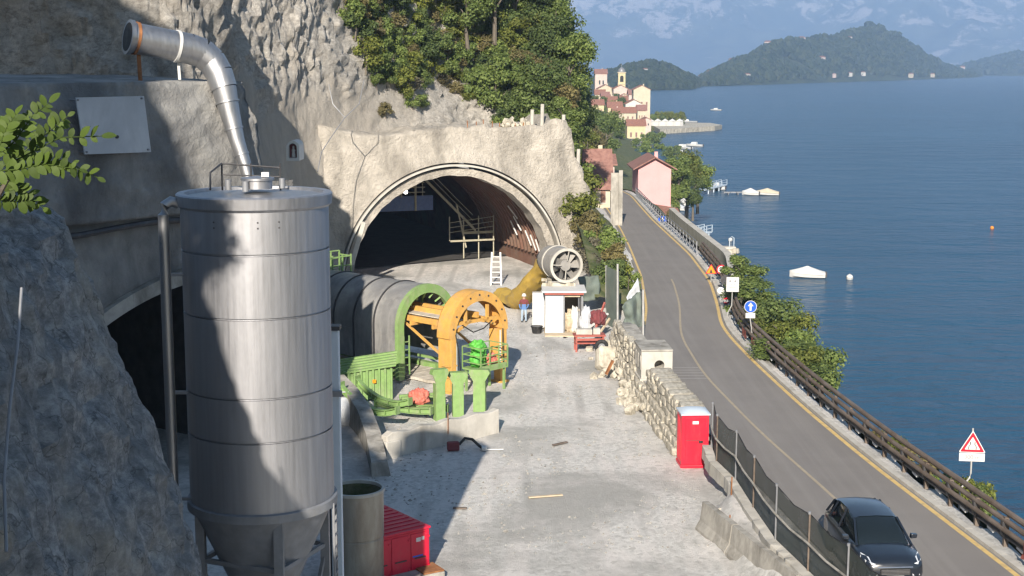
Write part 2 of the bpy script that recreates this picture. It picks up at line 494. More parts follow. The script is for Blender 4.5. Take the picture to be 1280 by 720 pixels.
def rockd(p, big=1.0):
    """rock relief: broad swell, blocky breaks and small roughness"""
    p = Vector(p)
    q = p + Vector((fr(p, .3), fr(p + Vector((9, 3, 1)), .3), fr(p + Vector((2, 7, 5)), .3))) * 1.2
    q = Vector((q.x + .3 * q.z, q.y - .2 * q.z, q.z * .95))
    d, _ = noise.voronoi(q * 0.36)
    d2, _ = noise.voronoi(q * 1.25)
    rg = noise.ridged_multi_fractal(Vector((p.x + .4 * p.z, p.y, p.z * 1.1)) * .4, .9, 2.1, 6, 1.0, 2.0)
    return big * (0.7 * fr(p, .16, 4) + 0.6 * (min(d[1] - d[0], .4) - .25) + 0.3 * (min(d2[1] - d2[0], .35) - .2) + 0.2 * (rg - 1.0) + 0.34 * fr(p, 1.2, 6))
def grid_mb(nu, nv, fn):
    b = MB()
    for j in range(nv + 1):
        for i in range(nu + 1):
            b.v.append(tuple(fn(i / nu, j / nv)))
    w = nu + 1
    for j in range(nv):
        for i in range(nu):
            b.f.append([j * w + i, j * w + i + 1, (j + 1) * w + i + 1, (j + 1) * w + i])
    return b
# ============================================================ ROAD AND GROUND LINES
RR = [(20, 16.6), (39.7, 14.7), (51.8, 13.36), (60.7, 12.65), (70.6, 12.14), (78.3, 11.95), (82, 12.15), (86.3, 12.7), (97.3, 13.7),
      (111.8, 14.08), (122.5, 13.9), (137.6, 13.65), (154, 13.7), (169, 14.1), (190, 14.3), (215, 13), (245, 9)]
RL = [(20, 11.3), (39.7, 9.8), (53.7, 8.3), (61.8, 7.55), (70, 7.1), (77, 7.0), (86.3, 8.1), (100, 9.0), (115.9, 9.5), (130.6, 9.8),
      (150, 9.8), (170, 10), (190, 10), (215, 8.5), (245, 4.5)]
def roadR(Y): return smooth_tab(RR, Y)
def roadL(Y): return smooth_tab(RL, Y)
def roadZ(Y): return 1.0 - 4.0 * sstep(150, 245, Y)
STEP = [(20, 10.2), (36, 8.5), (40, 7.95), (43.5, 7.4), (47.2, 6.9), (49.5, 7.9), (52, 8.2), (56, 8.1), (57.4, 7.2), (66, 6.5), (74, 6.0), (84, 7.0), (110, 9), (250, 9)]
def stepX(Y): return lerp_tab(STEP, Y)
WATER = -10.0
def terrain(X, Y):
    sx = stepX(Y)
    rz = roadZ(Y)
    re = roadR(Y) + 1.3
    if X > re:
        t = X - re
        return max(-14, rz - 0.15 - (2.6 - 1.6 * sstep(90, 130, Y)) * t + 0.5 * fr((X, Y, 3), .25) * min(1, t))
    if X > sx + 0.3:
        return rz - 0.06 if X > roadL(Y) - .3 else rz - 0.08 + 0.03 * fr((X, Y, 0), .8)
    z = 0.05 * fr((X, Y, 0), .15, 4) + 0.025 * fr((X, Y, 1), .9, 4)
    z += 1.3 * sstep(84, 98, Y) * sstep(3.5, 7, X) * (1 + .4 * fr((X, Y, 7), .3))
    if X > sx - 0.3:
        z = z + (rz - .08 - z) * (X - sx + .3) / .6
    return z
b = MB()
xs = [-60 + 2 * i for i in range(20)] + [-20 + 0.5 * i for i in range(96)] + [28 + 2 * i for i in range(6)]
ys = [-60 + 4 * i for i in range(22)] + [28 + 0.7 * i for i in range(110)] + [105 + 2 * i for i in range(78)]
for y in ys:
    for x in xs:
        b.v.append((x, y, terrain(x, y)))
w = len(xs)
for j in range(len(ys) - 1):
    for i in range(w - 1):
        b.f.append([j * w + i, j * w + i + 1, (j + 1) * w + i + 1, (j + 1) * w + i])
struct('ground', b, 'gravel', 'all')
# bank of earth and rock between road and lake
b = MB()
ny = 120
A = []
for j in range(ny + 1):
    Y = 22 + (258 - 22) * j / ny
    for i in range(13):
        t = i * (.55 + .6 * sstep(90, 130, Y))
        X = roadR(Y) + 1.45 + t
        b.v.append((X, Y, roadZ(Y) + .02 - (2.45 - 1.5 * sstep(90, 130, Y)) * t + (0.35 * fr((X, Y, 3), .5) + .1) * min(1, t)))
for j in range(ny):
    for i in range(12):
        b.f.append([j * 13 + i, j * 13 + i + 1, (j + 1) * 13 + i + 1, (j + 1) * 13 + i])
M['bank'] = mnoise('grassy bank', [(0.05, 0.075, 0.025), (0.09, 0.105, 0.04), (0.17, 0.155, 0.09)], 1.2, 0.95, 0.6, 6, 0.1)
struct('bank', b, 'bank', 'all')

YS = [22 + 1.5 * i for i in range(148)]
b = MB()
b.strip([(roadL(y) - .12, y, roadZ(y)) for y in YS], [(roadR(y) + .42, y, roadZ(y)) for y in YS])
road = struct('road', b, 'asphalt')
def roadstrip(name, f0, f1, ys_, dz, mat):
    b = MB()
    b.strip([(f0(y), y, roadZ(y) + dz) for y in ys_], [(f1(y), y, roadZ(y) + dz) for y in ys_])
    return obj(name, b, mat, road)
roadstrip('edge_line', lambda y: roadR(y) - .09, lambda y: roadR(y) + .09, YS, .005, 'line_yellow')
roadstrip('edge_line', lambda y: roadL(y) + .12, lambda y: roadL(y) + .27, [y for y in YS if 80 < y < 180], .005, 'line_yellow')
CL = [(22, 13.2), (46.7, 11.16), (56.2, 10.07), (67.1, 9.26), (77, 9.3), (87.8, 10.5), (98, 11.2)]
roadstrip('centre_line', lambda y: smooth_tab(CL, y) - .07, lambda y: smooth_tab(CL, y) + .05, [y for y in YS if y < 99], .005, 'line_pale')
for k in range(5):
    yy = 66.2 + .62 * k
    b = MB(); b.poly([(7.45, yy, roadZ(yy) + .005), (smooth_tab(CL, yy) - .1, yy, roadZ(yy) + .005), (smooth_tab(CL, yy) - .1, yy + .09, roadZ(yy) + .005), (7.45, yy + .09, roadZ(yy) + .005)])
    obj('rumble_line', b, 'line_white', road)
# kerb along the lake side, a real step
kerb = bpy.data.objects.new('kerb', None); COL.objects.link(kerb); kerb['kind'] = 'structure'
kl = [22 + 2.4 * i for i in range(66)]
for y0, y1 in zip(kl, kl[1:]):
    b = MB()
    P = []
    for y in (y0 + .012, y1 - .012):
        x = roadR(y) + .16; z = roadZ(y)
        P.append([(x, y, z - .1), (x + .02, y, z + .10), (x + .26, y, z + .10), (x + .28, y, z - .1)])
    b.loft(P)
    obj('kerb_stone', b, 'concrete', kerb)

# ============================================================ LAKE
def watermat():
    m, t, b = nm('lake water')
    b.inputs['Base Color'].default_value = (0.012, 0.045, 0.085, 1)
    b.inputs['Roughness'].default_value = 0.22
    b.inputs['IOR'].default_value = 1.33
    b.inputs['Specular IOR Level'].default_value = 0.33
    g = t.nodes.new('ShaderNodeNewGeometry')
    mp = t.nodes.new('ShaderNodeMapping')
    mp.inputs['Scale'].default_value = (0.55, 1.0, 1)
    mp.inputs['Rotation'].default_value = (0, 0, R(12))
    t.links.new(g.outputs['Position'], mp.inputs[0])
    n1 = noise_node(t, mp.outputs[0], 0.55, 5, 0.55, 0.4)
    n2 = noise_node(t, mp.outputs[0], 0.09, 4, 0.5, 0.3)
    a = t.nodes.new('ShaderNodeMath'); a.operation = 'MULTIPLY_ADD'; a.inputs[1].default_value = 2.2
    t.links.new(n2, a.inputs[0]); t.links.new(n1, a.inputs[2])
    bump(t, b, a.outputs[0], 1.0, 1.3)
    c = ramp(t, noise_node(t, mp.outputs[0], 0.012, 5, 0.6, 0.5), [(0.013, 0.054, 0.106), (0.021, 0.075, 0.138)])
    t.links.new(c, b.inputs['Base Color'])
    return m
M['water'] = watermat()
b = MB()
b.poly([(-3000, 20, WATER), (12000, 20, WATER), (12000, 13500, WATER), (-3000, 13500, WATER)])
struct('lake', b, 'water')

# ============================================================ FOREGROUND ROCK SPUR (shades the yard's left side)
PN = [(-4.0, -1), (-4.6, 6), (-5.0, 10), (-5.8, 13), (-6.85, 14.9), (-7.75, 16.6), (-8.8, 20.6), (-13.2, 24.4), (-16.0, 30.0), (-19.6, 41), (-34, 49)]
PF = [(-4.4, -1), (-5.05, 4), (-5.55, 6), (-6.0, 8), (-6.9, 10.5), (-7.75, 12.8), (-8.4, 13.3), (-9.6, 13.6), (-12, 14.0), (-16, 14.6), (-26, 15.2)]
def near_rock(u, v):
    Y = lerp_tab([(0, -34), (.22, 8), (.85, 27), (1, 44)], u)
    k = v * 10; i = min(9, int(k)); f = k - i
    t = sstep(11, 17, Y)
    a = Vector(PN[i]).lerp(Vector(PN[i + 1]), f); c = Vector(PF[i]).lerp(Vector(PF[i + 1]), f)
    p = a.lerp(c, t)
    X, Z = p.x, p.y
    if Y > 24: X -= ((Y - 24) / 6) ** 1.6 * 3.2
    q = Vector((X, Y, Z))
    d3, _ = noise.voronoi(Vector((q.x + .4 * q.z, q.y * .8, q.z)) * 1.6)
    d = rockd(q * .8, .55) + 0.07 * fr(q, 2.2, 5) + .07 * (min(d3[1] - d3[0], .3) - .15)
    return q + Vector((.85, -.3, .35)) * d * (1 if Y > 12 else .8)
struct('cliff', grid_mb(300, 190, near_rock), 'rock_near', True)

# ============================================================ MAIN CLIFF AND HILLSIDE (one swept face)
SEC = [((-46, 58), (-48, 62), .0), ((-26, 57), (-28, 61), .3), ((-15, 56.5), (-16.5, 60.5), .2), ((-11.6, 59), (-14, 66), .2), ((-12.6, 71), (-17, 78), .45),
       ((-15.0, 86), (-20, 95), .9), ((-14.7, 95.3), (-16.6, 101.5), 1.0), ((-13.0, 100.4), (-13.6, 107), .95), ((-4, 106), (-3, 141), .1), ((5.5, 108.5), (3, 148), 0),
       ((7.8, 122), (-3, 152), 0), ((8.3, 142), (-7, 176), 0), ((8.2, 178), (-10, 220), 0), ((6, 225), (-30, 290), 0), ((-6, 262), (-60, 340), 0)]
ZT = 32.0
def sec(s):
    k = s * (len(SEC) - 1); i = min(len(SEC) - 2, int(k)); f = k - i
    out = []
    for c in (0, 1):
        P = [Vector(SEC[max(0, min(len(SEC) - 1, i + j))][c]) for j in (-1, 0, 1, 2)]
        out.append(0.5 * ((2 * P[1]) + (P[2] - P[0]) * f + (2 * P[0] - 5 * P[1] + 4 * P[2] - P[3]) * f * f + (3 * P[1] - P[0] - 3 * P[2] + P[3]) * f ** 3))
    sh = SEC[i][2] * (1 - f) + SEC[i + 1][2] * f
    return out[0], out[1], sh
def cliff_raw(s, v):
    a, c, sh = sec(s)
    z = -1 + (ZT + 1) * v
    cap = lerp_tab([(0, 19.2), (.26, 18.6), (.36, 20), (.44, 25), (.52, 33)], s)
    p = a.lerp(c, max(0, z) / ZT)
    if z > cap:      # the face rolls back to a shelf
        q = c - a; k = (z - cap) * 1.6
        p = p + q.normalized() * k if q.length > .1 else p
        z = cap + (z - cap) * .12
    return Vector((p.x, p.y, z)), sh
def cliff_pt(s, v, attr=None):
    p, sh = cliff_raw(s, v)
    a, _ = cliff_raw(max(0, s - .004), v); c, _ = cliff_raw(min(1, s + .004), v)
    t = (c - a); n = Vector((t.y, -t.x, 0)).normalized()
    smoothz = sh * (1 - sstep(11.5, 16.5, p.z + 2.5 * fr(p, .25)))
    amp = 0.85 - 0.68 * smoothz
    d = rockd(p, amp)
    if attr is not None: attr.append(smoothz)
    return p + n * d + Vector((0, 0, .25 * d))
att = []
cm = grid_mb(520, 110, lambda u, v: cliff_pt(lerp_tab([(0, 0), (.1, .11), (.84, .60), (1, 1)], u), v ** 1.15, att))
def cliffmat():
    m = M['rock'].copy(); m.name = 'limestone cliff with sprayed concrete'
    t = m.node_tree; b = t.nodes['Principled BSDF']
    src = b.inputs['Base Color'].links[0].from_socket
    an = t.nodes.new('ShaderNodeAttribute'); an.attribute_name = 'sprayed'
    v = coords(t)
    c = ramp(t, noise_node(t, coords(t, (1, 1, .3)), 0.7, 8, 0.65, .5), [(0.36, 0.33, 0.29), (0.485, 0.445, 0.39), (0.57, 0.525, 0.46)])
    f = ramp(t, an.outputs['Fac'], [(0, 0, 0), (.9,) * 3], [.25, .7])
    t.links.new(mixc(t, f, src, c), b.inputs['Base Color'])
    return m
M['cliff'] = cliffmat()
# the two tunnel mouths are cut out of the face
def in_mouth(p):
    q = Vector((p[0], p[1]))
    s_ = (q - Vector((-17, 45.5))).dot(Vector((6.6, 9.0)).normalized()); d_ = (q - Vector((-17, 45.5))).dot(Vector((-9.0, 6.6)).normalized())
    if 1.5 < s_ < 14 and -1 < d_ < 27 and p[2] < 8.2: return True
    bu = Vector((.94, .342)).normalized(); r_ = q - Vector((-4.4, 105)); u_ = r_.dot(bu); w_ = r_.dot(Vector((-bu.y, bu.x)))
    return math.hypot(u_, p[2]) < 8.6 and -4 < w_ < 52
cm.f = [f for f in cm.f if not any(in_mouth(cm.v[i]) for i in f)]
cliff = struct('cliff', cm, 'cliff', True)
a_ = cliff.data.attributes.new('sprayed', 'FLOAT', 'POINT')
a_.data.foreach_set('value', att)

# ============================================================ LEFT TUNNEL: lower wall with flat arch, sprayed block above
WA = Vector((-17, 45.5)); WD = Vector((6.6, 9.0)).normalized(); WN = Vector((-WD.y, WD.x))      # WN points into the rock
def wa(s, z, d=0.0):
    p = WA + WD * s + WN * d
    return Vector((p.x, p.y, z))
AC, AR, AZ = 9.5, 12.0, 7.8
S0, S1 = 2.3, 13.0
def arch_pts(off=0.0, n=28):
    pts = [(S0 - off, -.5), (S0 - off, 2.5)]
    for i in range(n + 1):
        s = S0 - off + (S1 - S0 + 2 * off) * i / n
        pts.append((s, AZ + off - AR + math.sqrt(AR * AR - (s - AC) ** 2)))
    pts += [(S1 + off, 2.5), (S1 + off, -.5)]
    return pts
tp = thing('tunnel_portal', 'shaded left tunnel portal with flat pale arch rim behind the steel silo', 'tunnel portal', wa(AC, 0))
ap = arch_pts(.55)
n = len(ap)
b = MB()
def outer(i):
    s, z = ap[i]
    k = i / (n - 1)
    if i < 2: return (-6, z)
    if i > n - 3: return (13.9, z)
    return (-6 + 19.9 * (i - 2) / (n - 5), 11.2)
rings = []
for k in range(9):
    row = []
    for i in range(n):
        s0, z0 = ap[i]; s1, z1 = outer(i); f = k / 8
        p = wa(s0 + (s1 - s0) * f, z0 + (z1 - z0) * f)
        d = 0.18 * fr(p, .8, 5) * (1 if k else .2)
        row.append(p + Vector((WN.x, WN.y, 0)) * d)
    rings.append(row)
b.loft(rings, closed=False, cap=False)
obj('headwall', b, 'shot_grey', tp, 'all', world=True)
b = MB()
i0 = arch_pts(0); i1 = arch_pts(.5)
rings = []
for (s0, z0), (s1, z1) in zip(i0, i1):
    rings.append([wa(s0, z0, .5), wa(s0, z0, -.25), wa(s1, z1, -.25), wa(s1, z1, .5)])
b.loft(rings)
obj('arch_rim', b, 'concrete_dirty', tp, world=True)
b = MB()
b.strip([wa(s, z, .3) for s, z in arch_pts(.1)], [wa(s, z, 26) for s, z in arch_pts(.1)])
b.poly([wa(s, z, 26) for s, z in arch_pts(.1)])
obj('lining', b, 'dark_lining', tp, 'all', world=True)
# sprayed block above
def blk(u, v):
    # u along the wall and round its right end, v up the face and back over the top
    s = -7 + 18.8 * min(1, u / .8)
    back = 0 if u < .8 else (u - .8) / .2 * 5.0
    zb = 10.35
    if v < .12: z = zb; d = 1.2 - 1.75 * v / .12
    elif v < .75: z = zb + (v - .12) / .63 * 4.75; d = -.55 + .55 * ((v - .12) / .63) ** 2
    else: z = 15.1 + .25 * (v - .75) / .25; d = 0.0 + (v - .75) / .25 * 7
    if u >= .8:
        rr = sstep(0, .25, (u - .8) / .2)
        d = max(d, -.55 + back) ; s = s + .35 * rr * (1 - v) - .9 * v * rr
    if v > .5 and u > .6: s -= (v - .5) * 1.6 * sstep(.6, .8, u)
    p = wa(s, z, d)
    dd = .5 * rockd(p * .8, .55) + .1 * fr(p, 1.5, 4)
    edge = min(1, v / .12)
    return p + Vector((-WN.x, -WN.y, .2)) * dd * edge
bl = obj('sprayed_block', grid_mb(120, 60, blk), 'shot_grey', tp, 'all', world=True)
pp = MB(); pp.tube([wa(s, 10.05 - .1 * math.sin(s * .7), -.35) for s in [-5 + .5 * i for i in range(30)]], .11, 8)
obj('service_pipe', pp, 'steel_dark', tp, True, world=True)

# ============================================================ RIGHT TUNNEL (sunlit portal)
BO = Vector((-4.4, 105)); BU = Vector((.94, .342)).normalized(); BW = Vector((-BU.y, BU.x))
def wb(u, z, d=0.0):
    p = BO + BU * u + BW * d
    return Vector((p.x, p.y, z))
tb = thing('tunnel_portal', 'sunlit tunnel portal with wide round arch and brown ribbed lining behind orange gantry', 'tunnel portal', wb(0, 0))
RO = 8.75
OUT = [(12.6, -.5), (11.9, 3.5), (10.2, 8.2), (9.4, 10.9), (8.2, 11.9), (7.2, 11.2), (-1, 11.15), (-6, 10.7), (-10, 11.5), (-21, 14.5), (-21, -.5)]
def out_at(a):
    dx, dz = math.cos(a), math.sin(a)
    best = 20
    for (x0, z0), (x1, z1) in zip(OUT, OUT[1:]):
        den = dx * (z1 - z0) - dz * (x1 - x0)
        if abs(den) < 1e-9: continue
        t = (x0 * (z1 - z0) - z0 * (x1 - x0)) / den
        s = (x0 * dz - z0 * dx) / den
        if t > 0 and -1e-6 <= s <= 1 + 1e-6: best = min(best, t)
    return best
angs = sorted([math.pi * i / 110 for i in range(111)] + [math.atan2(z, x) for x, z in OUT[1:-1]])
rings = []
KF = 12
for k in range(KF + 6):
    row = []
    for a in angs:
        ro = out_at(a)
        if k <= KF:
            r = RO + (ro - RO) * (k / KF); dep = 0
            p = wb(r * math.cos(a), r * math.sin(a), -.05 - .55 * (1 - k / KF) ** 2)
            rough = 1.0 + 1.6 * sstep(6, 11, r * math.cos(a))
        else:
            dep = (k - KF) * 1.7
            p = wb(ro * math.cos(a) + .12 * dep, ro * math.sin(a), dep)
            rough = 2.2
        e = .2 if k == 0 else 1
        dd = (.13 * fr(p, .5, 5) + .05 * fr(p, 1.6, 5)) * rough * e - 9.0 * sstep(8.8, 21, -(out_at(a) if k > KF else r) * math.cos(a))
        row.append(p - Vector((BW.x, BW.y, 0)) * dd + Vector((BU.x * math.cos(a), BU.y * math.cos(a), math.sin(a))) * (.5 * fr(p + Vector((5, 5, 5)), .7, 5) if k >= KF else 0))
    rings.append(row)
b = MB(); b.loft(rings, closed=False, cap=False)
obj('headwall', b, 'shot', tb, 'all', world=True)
def arch_ring(r0, r1, d0, d1, n=72, jag=0.0):
    b = MB(); rg = []
    for i in range(n + 1):
        a = math.pi * i / n
        j = jag * noise.noise(Vector((a * 9, r0, d0)))
        rg.append([wb((r0 + j) * math.cos(a), (r0 + j) * math.sin(a), d0), wb(r1 * math.cos(a), r1 * math.sin(a), d0),
                   wb(r1 * math.cos(a), r1 * math.sin(a), d1), wb((r0 + j) * math.cos(a), (r0 + j) * math.sin(a), d1)])
    b.loft(rg); return b
obj('arch_rim', arch_ring(8.48, 8.62, -.75, 1.5), 'concrete', tb, True, world=True)
obj('arch_rim', arch_ring(7.75, 8.3, -.35, 1.5, jag=.12), 'shot', tb, True, world=True)
b = MB()
AN = [math.pi * i / 60 for i in range(61)]
b.loft([[wb(8.28 * math.cos(a), 8.28 * math.sin(a), d) for a in AN] for d in [0.9 + 1.5 * i for i in range(34)]], closed=False, cap=False)
b.poly([wb(8.28 * math.cos(a), 8.28 * math.sin(a), 50.4) for a in AN])
obj('lining', b, 'brown_lining', tb, 'all', world=True)
for k in range(18):
    d = 1.9 + .8 * k
    b = MB(); rg = []
    for i in range(34):
        a = R(8 + 164 * i / 33)
        rg.append([wb(r * math.cos(a), r * math.sin(a), dd) for r, dd in ((8.27, d), (8.27, d + .24), (8.02, d + .24), (8.02, d))])
    b.loft(rg); obj('lining_rib', b, 'brown_lining', tb, world=True)
for a, d in ((38, 5.2), (30, 5.6), (26, 7.0), (22, 4.2), (20, 3.3), (18, 2.4)):
    b = MB(); b.bar(wb(7.9 * math.cos(R(a)), 7.9 * math.sin(R(a)), d), wb(7.9 * math.cos(R(a - 9)), 7.9 * math.sin(R(a - 9)), d - .35), .09)
    obj('anchor_bar', b, 'white', tb, world=True)
b = MB(); b.poly([wb(-8.2, .12, 7), wb(8.2, .12, 11), wb(8.2, .12, 50), wb(-8.2, .12, 50)])  # flat dark sheet: the tunnel's inner shade painted over its floor
M['floor_shade'] = mnoise('painted tunnel floor shade', [(0.05, 0.048, 0.045), (0.09, 0.085, 0.08)], 1.0, 0.8, 0.4, 5, .05)  # dark floor colour standing in for the gloom inside the tunnel
obj('floor_slab', b, 'floor_shade', tb, world=True)
# stubs, rubble and posts on top of the headwall
for u, h, d in ((6.6, 1.6, 1.0), (7.5, 2.0, 1.2), (9.0, 1.5, .6), (10.2, 1.4, .5)):
    b = MB(); z0 = 10.9 if u < 8 else 10.6 - (u - 9) * 2.1
    b.tube([wb(u, z0 - 1.0, d), wb(u + .08, z0 + h, d)], .14, 8)
    o = obj('marker_post', b, 'concrete', None, True)
    tag(o, {6.6: 'shorter pale post of the pair on the portal top', 7.5: 'tallest pale post standing on the tunnel portal top', 9.0: 'pale post at the broken shoulder of the portal block', 10.2: 'pale post low on the outer edge of the portal block'}[u], 'post', 'posts on the portal block')
random.seed(21)
for k in range(9):
    u = 1.5 + .62 * k; b = MB(); z0 = 11.1
    b.tube([wb(u, z0 - .4, .8), wb(u + random.uniform(-.1, .1), z0 + random.uniform(.35, .8), .8)], .035, 5)
    tag(obj('rebar_stub', b, 'rust'), 'short rusty rod sticking up along the portal top', 'rod', 'rods on the portal top')
b = MB()
for k in range(22):
    u = random.uniform(4.4, 6.2); p = wb(u, 11.25 + random.uniform(0, .5), random.uniform(.7, 1.5))
    b.box(p, (random.uniform(.2, .5), random.uniform(.2, .4), random.uniform(.15, .3)), Quaternion((random.random(), random.random(), random.random(), random.random())).normalized().to_matrix())
tag(obj('rubble_heap', b, 'stone'), 'heap of pale broken stones on top of the portal', 'rubble')

# ============================================================ FAR LAND
M['wood'] = mnoise('far woodland', [(0.030, 0.045, 0.018), (0.055, 0.075, 0.028), (0.08, 0.095, 0.04)], 0.012, 0.95)
M['wood2'] = leafmat('far tree crowns', [(0.022, 0.036, 0.014), (0.045, 0.066, 0.024), (0.075, 0.09, 0.036)], .1)
def px_hill(name, prof, shore, depth, seed, crown, ncrown):
    """mound whose water line and crest directions were read off the photograph; distances come from the lake level"""
    x0, x1 = prof[0][0], prof[-1][0]
    def pt(u, v):
        x = x0 + (x1 - x0) * u
        Y0 = lerp_tab(shore, x); Yr = Y0 * (1 + depth)
        a, _ = ray(x, 95)
        zr = onY(x, lerp_tab(prof, x), Yr).z
        if v <= .5:
            f = v / .5; Y = Y0 + (Yr - Y0) * f; hh = f ** .75
        else:
            f = (v - .5) / .5; Y = Yr + (Yr - Y0) * 1.3 * f; hh = 1 - f
        p = Vector((a * Y, Y, 0))
        h = max(0, zr - 7 - WATER)
        z = WATER - 1.5 + h * hh + h * .10 * fr(p, .006, 5) * (1 - abs(2 * v - 1)) + 3 * fr(p, .02, 4) * min(1, 4 * v)
        return Vector((p.x, p.y, z))
    g = grid_mb(90, 36, pt)
    o = struct(name, g, 'wood', 'all')
    random.seed(seed)
    b = MB()
    ico = [(0, 0, 1), (.894, 0, .447), (.276, .85, .447), (-.724, .526, .447), (-.724, -.526, .447), (.276, -.85, .447), (.724, .526, -.447), (-.276, .85, -.447), (-.894, 0, -.447), (-.276, -.85, -.447), (.724, -.526, -.447)]
    fc = [(0, 1, 2), (0, 2, 3), (0, 3, 4), (0, 4, 5), (0, 5, 1), (1, 6, 2), (2, 7, 3), (3, 8, 4), (4, 9, 5), (5, 10, 1), (2, 6, 7), (3, 7, 8), (4, 8, 9), (5, 9, 10), (1, 10, 6)]
    for k in range(ncrown):
        u = random.random(); v = random.uniform(.02, .62)
        p = pt(u, v)
        if p.z < WATER + .5: continue
        if noise.noise(p * .008 + Vector((seed, 0, 0))) > .32: continue
        r = crown * random.uniform(.6, 1.3)
        n0 = len(b.v)
        for q in ico:
            j = random.uniform(.75, 1.25)
            b.v.append((p.x + q[0] * r * j, p.y + q[1] * r * j, p.z + r * .5 + q[2] * r * 1.1 * j))
        b.f += [[n0 + i for i in t] for t in fc]
    w_ = obj('far_wood', b, 'wood2'); w_['kind'] = 'stuff'; w_['label'] = 'trees covering the ' + name.replace('_', ' ') + ' across the lake'; w_['category'] = 'woodland'
    return pt
near_hill = px_hill('low_hill', [(735, 100), (745, 93), (760, 86), (790, 77.5), (815, 75), (840, 80), (860, 90), (876, 102), (890, 111)],
                    [(735, 1500), (800, 1600), (820, 1660), (860, 1700), (890, 1800)], .16, 3, 5.0, 2600)
far_hill = px_hill('peninsula_hill', [(862, 104), (876, 96), (890, 88), (905, 80), (930, 68), (960, 53), (985, 48), (1010, 46), (1040, 42), (1060, 36), (1080, 31), (1100, 33), (1120, 42), (1140, 54), (1160, 68), (1180, 79), (1200, 85), (1225, 91), (1242, 96)],
                   [(862, 1980), (900, 2050), (960, 2250), (1050, 2650), (1120, 3000), (1200, 3600), (1242, 4100)], .2, 5, 6.0, 7000)
px_hill('shore_hill', [(1185, 92), (1210, 80), (1240, 74), (1270, 66), (1310, 62), (1380, 70)], [(1185, 4700), (1280, 4700), (1380, 5000)], .15, 9, 12.0, 900)
# mountains behind the lake
def mountmat():
    m, t, b = nm('wooded mountain with pale cliffs')
    v = coords(t)
    c = ramp(t, noise_node(t, v, 0.004, 8, 0.65), [(0.015, 0.03, 0.012), (0.09, 0.10, 0.05)], [.42, .6])
    g = t.nodes.new('ShaderNodeNewGeometry')
    sep = t.nodes.new('ShaderNodeSeparateXYZ'); t.links.new(g.outputs['Position'], sep.inputs[0])
    n1 = noise_node(t, coords(t, (1, 1, 1.5)), 0.0045, 15, 0.8, .4)
    hgt = t.nodes.new('ShaderNodeMapRange'); hgt.inputs[1].default_value = 30; hgt.inputs[2].default_value = 560; hgt.inputs[3].default_value = -.05; hgt.inputs[4].default_value = 0.05
    t.links.new(sep.outputs['Z'], hgt.inputs[0])
    ad = t.nodes.new('ShaderNodeMath'); ad.operation = 'ADD'
    t.links.new(n1, ad.inputs[0]); t.links.new(hgt.outputs[0], ad.inputs[1])
    msk = noise_node(t, v, 0.0009, 4, .6)
    ad2 = t.nodes.new('ShaderNodeMath'); ad2.operation = 'MULTIPLY_ADD'; ad2.inputs[1].default_value = .55
    t.links.new(msk, ad2.inputs[0]); t.links.new(ad.outputs[0], ad2.inputs[2])
    f = ramp(t, ad2.outputs[0], [(0, 0, 0), (1, 1, 1)], [.818, .855])
    c = mixc(t, f, c, (0.48, 0.435, 0.41))
    t.links.new(c, b.inputs['Base Color'])
    b.inputs['Roughness'].default_value = 1
    b.inputs['Specular IOR Level'].default_value = 0
    return m
M['mount'] = mountmat()
def mtn(u, v):
    az = R(-20 + 60 * u); r = 10500 + 3300 * v
    p = Vector((r * math.sin(az), r * math.cos(az), 0))
    h = 1060 * (v ** .85) * (1 + .10 * math.sin(az * 9)) + (300 * fr(p, .0006, 9, .7) + 170 * (.5 - abs(fr(p, .0011, 7, .7)))) * min(1, v * 3)
    return Vector((p.x, p.y, WATER - 4 + max(0, min(h, 1280))))
struct('mountains', grid_mb(260, 70, mtn), 'mount', 'all')
# air: one even volume round everything
hz = MB(); hz.box((3500, 6900, 660), (19000, 15000, 1344))
m = bpy.data.materials.new('haze'); m.use_nodes = True; t = m.node_tree; t.nodes.clear()
pv = t.nodes.new('ShaderNodeVolumePrincipled'); HAZE = 1.75e-4
pv.inputs['Color'].default_value = (0.45, 0.66, 1.0, 1); pv.inputs['Density'].default_value = HAZE; pv.inputs['Anisotropy'].default_value = 0.0
mo = t.nodes.new('ShaderNodeOutputMaterial'); t.links.new(pv.outputs[0], mo.inputs['Volume'])
ho = obj('haze', hz, m); ho['kind'] = 'stuff'; ho['label'] = 'thin blue haze over the lake and far hills'; ho['category'] = 'haze'
# ============================================================ SILO
S = Vector((-5.62, 31.0, 0))
silo = thing('steel_silo', 'tall brushed steel silo with ring seams and cone hopper on legs', 'silo', S)
SR = 1.6
b = MB()
prof = [(SR, 6.0)]
for z in (7.69, 8.65, 10.37, 11.73):
    prof += [(SR, z - .12), (SR, z - .03), (SR - .05, z - .02), (SR - .05, z + .016), (SR, z + .02), (SR, z + .12)]
prof += [(SR, 12.78)]
b.lathe(prof, 96)
obj('shell', b, 'steel', silo, True)
b = MB(); b.lathe([(SR + .002, 12.62), (SR + .07, 12.68), (SR + .09, 12.9), (SR + .06, 12.93), (SR - .1, 12.93), (SR - .12, 12.8)], 96); obj('rim', b, 'steel', silo, True)
b = MB(); b.lathe([(SR - .1, 12.86), (.4, 12.93), (.001, 12.94)], 64); obj('roof', b, 'galv', silo, True)
b = MB(); b.lathe([(SR + .002, 5.9), (SR + .07, 5.92), (SR + .07, 6.1), (SR + .002, 6.12)], 96); obj('base_ring', b, 'steel_grey', silo, True)
b = MB(); b.lathe([(SR - .02, 5.95), (.28, 3.0), (.28, 2.6)], 64); obj('hopper_cone', b, 'steel_grey', silo, True)
hb = MB(); hb.lathe([(.32, 13.02), (.32, 13.2), (.36, 13.2), (.36, 13.25), (.001, 13.29)], 24, (.1, -.15, 0)); hat = obj('hatch', hb, 'steel', silo, True)
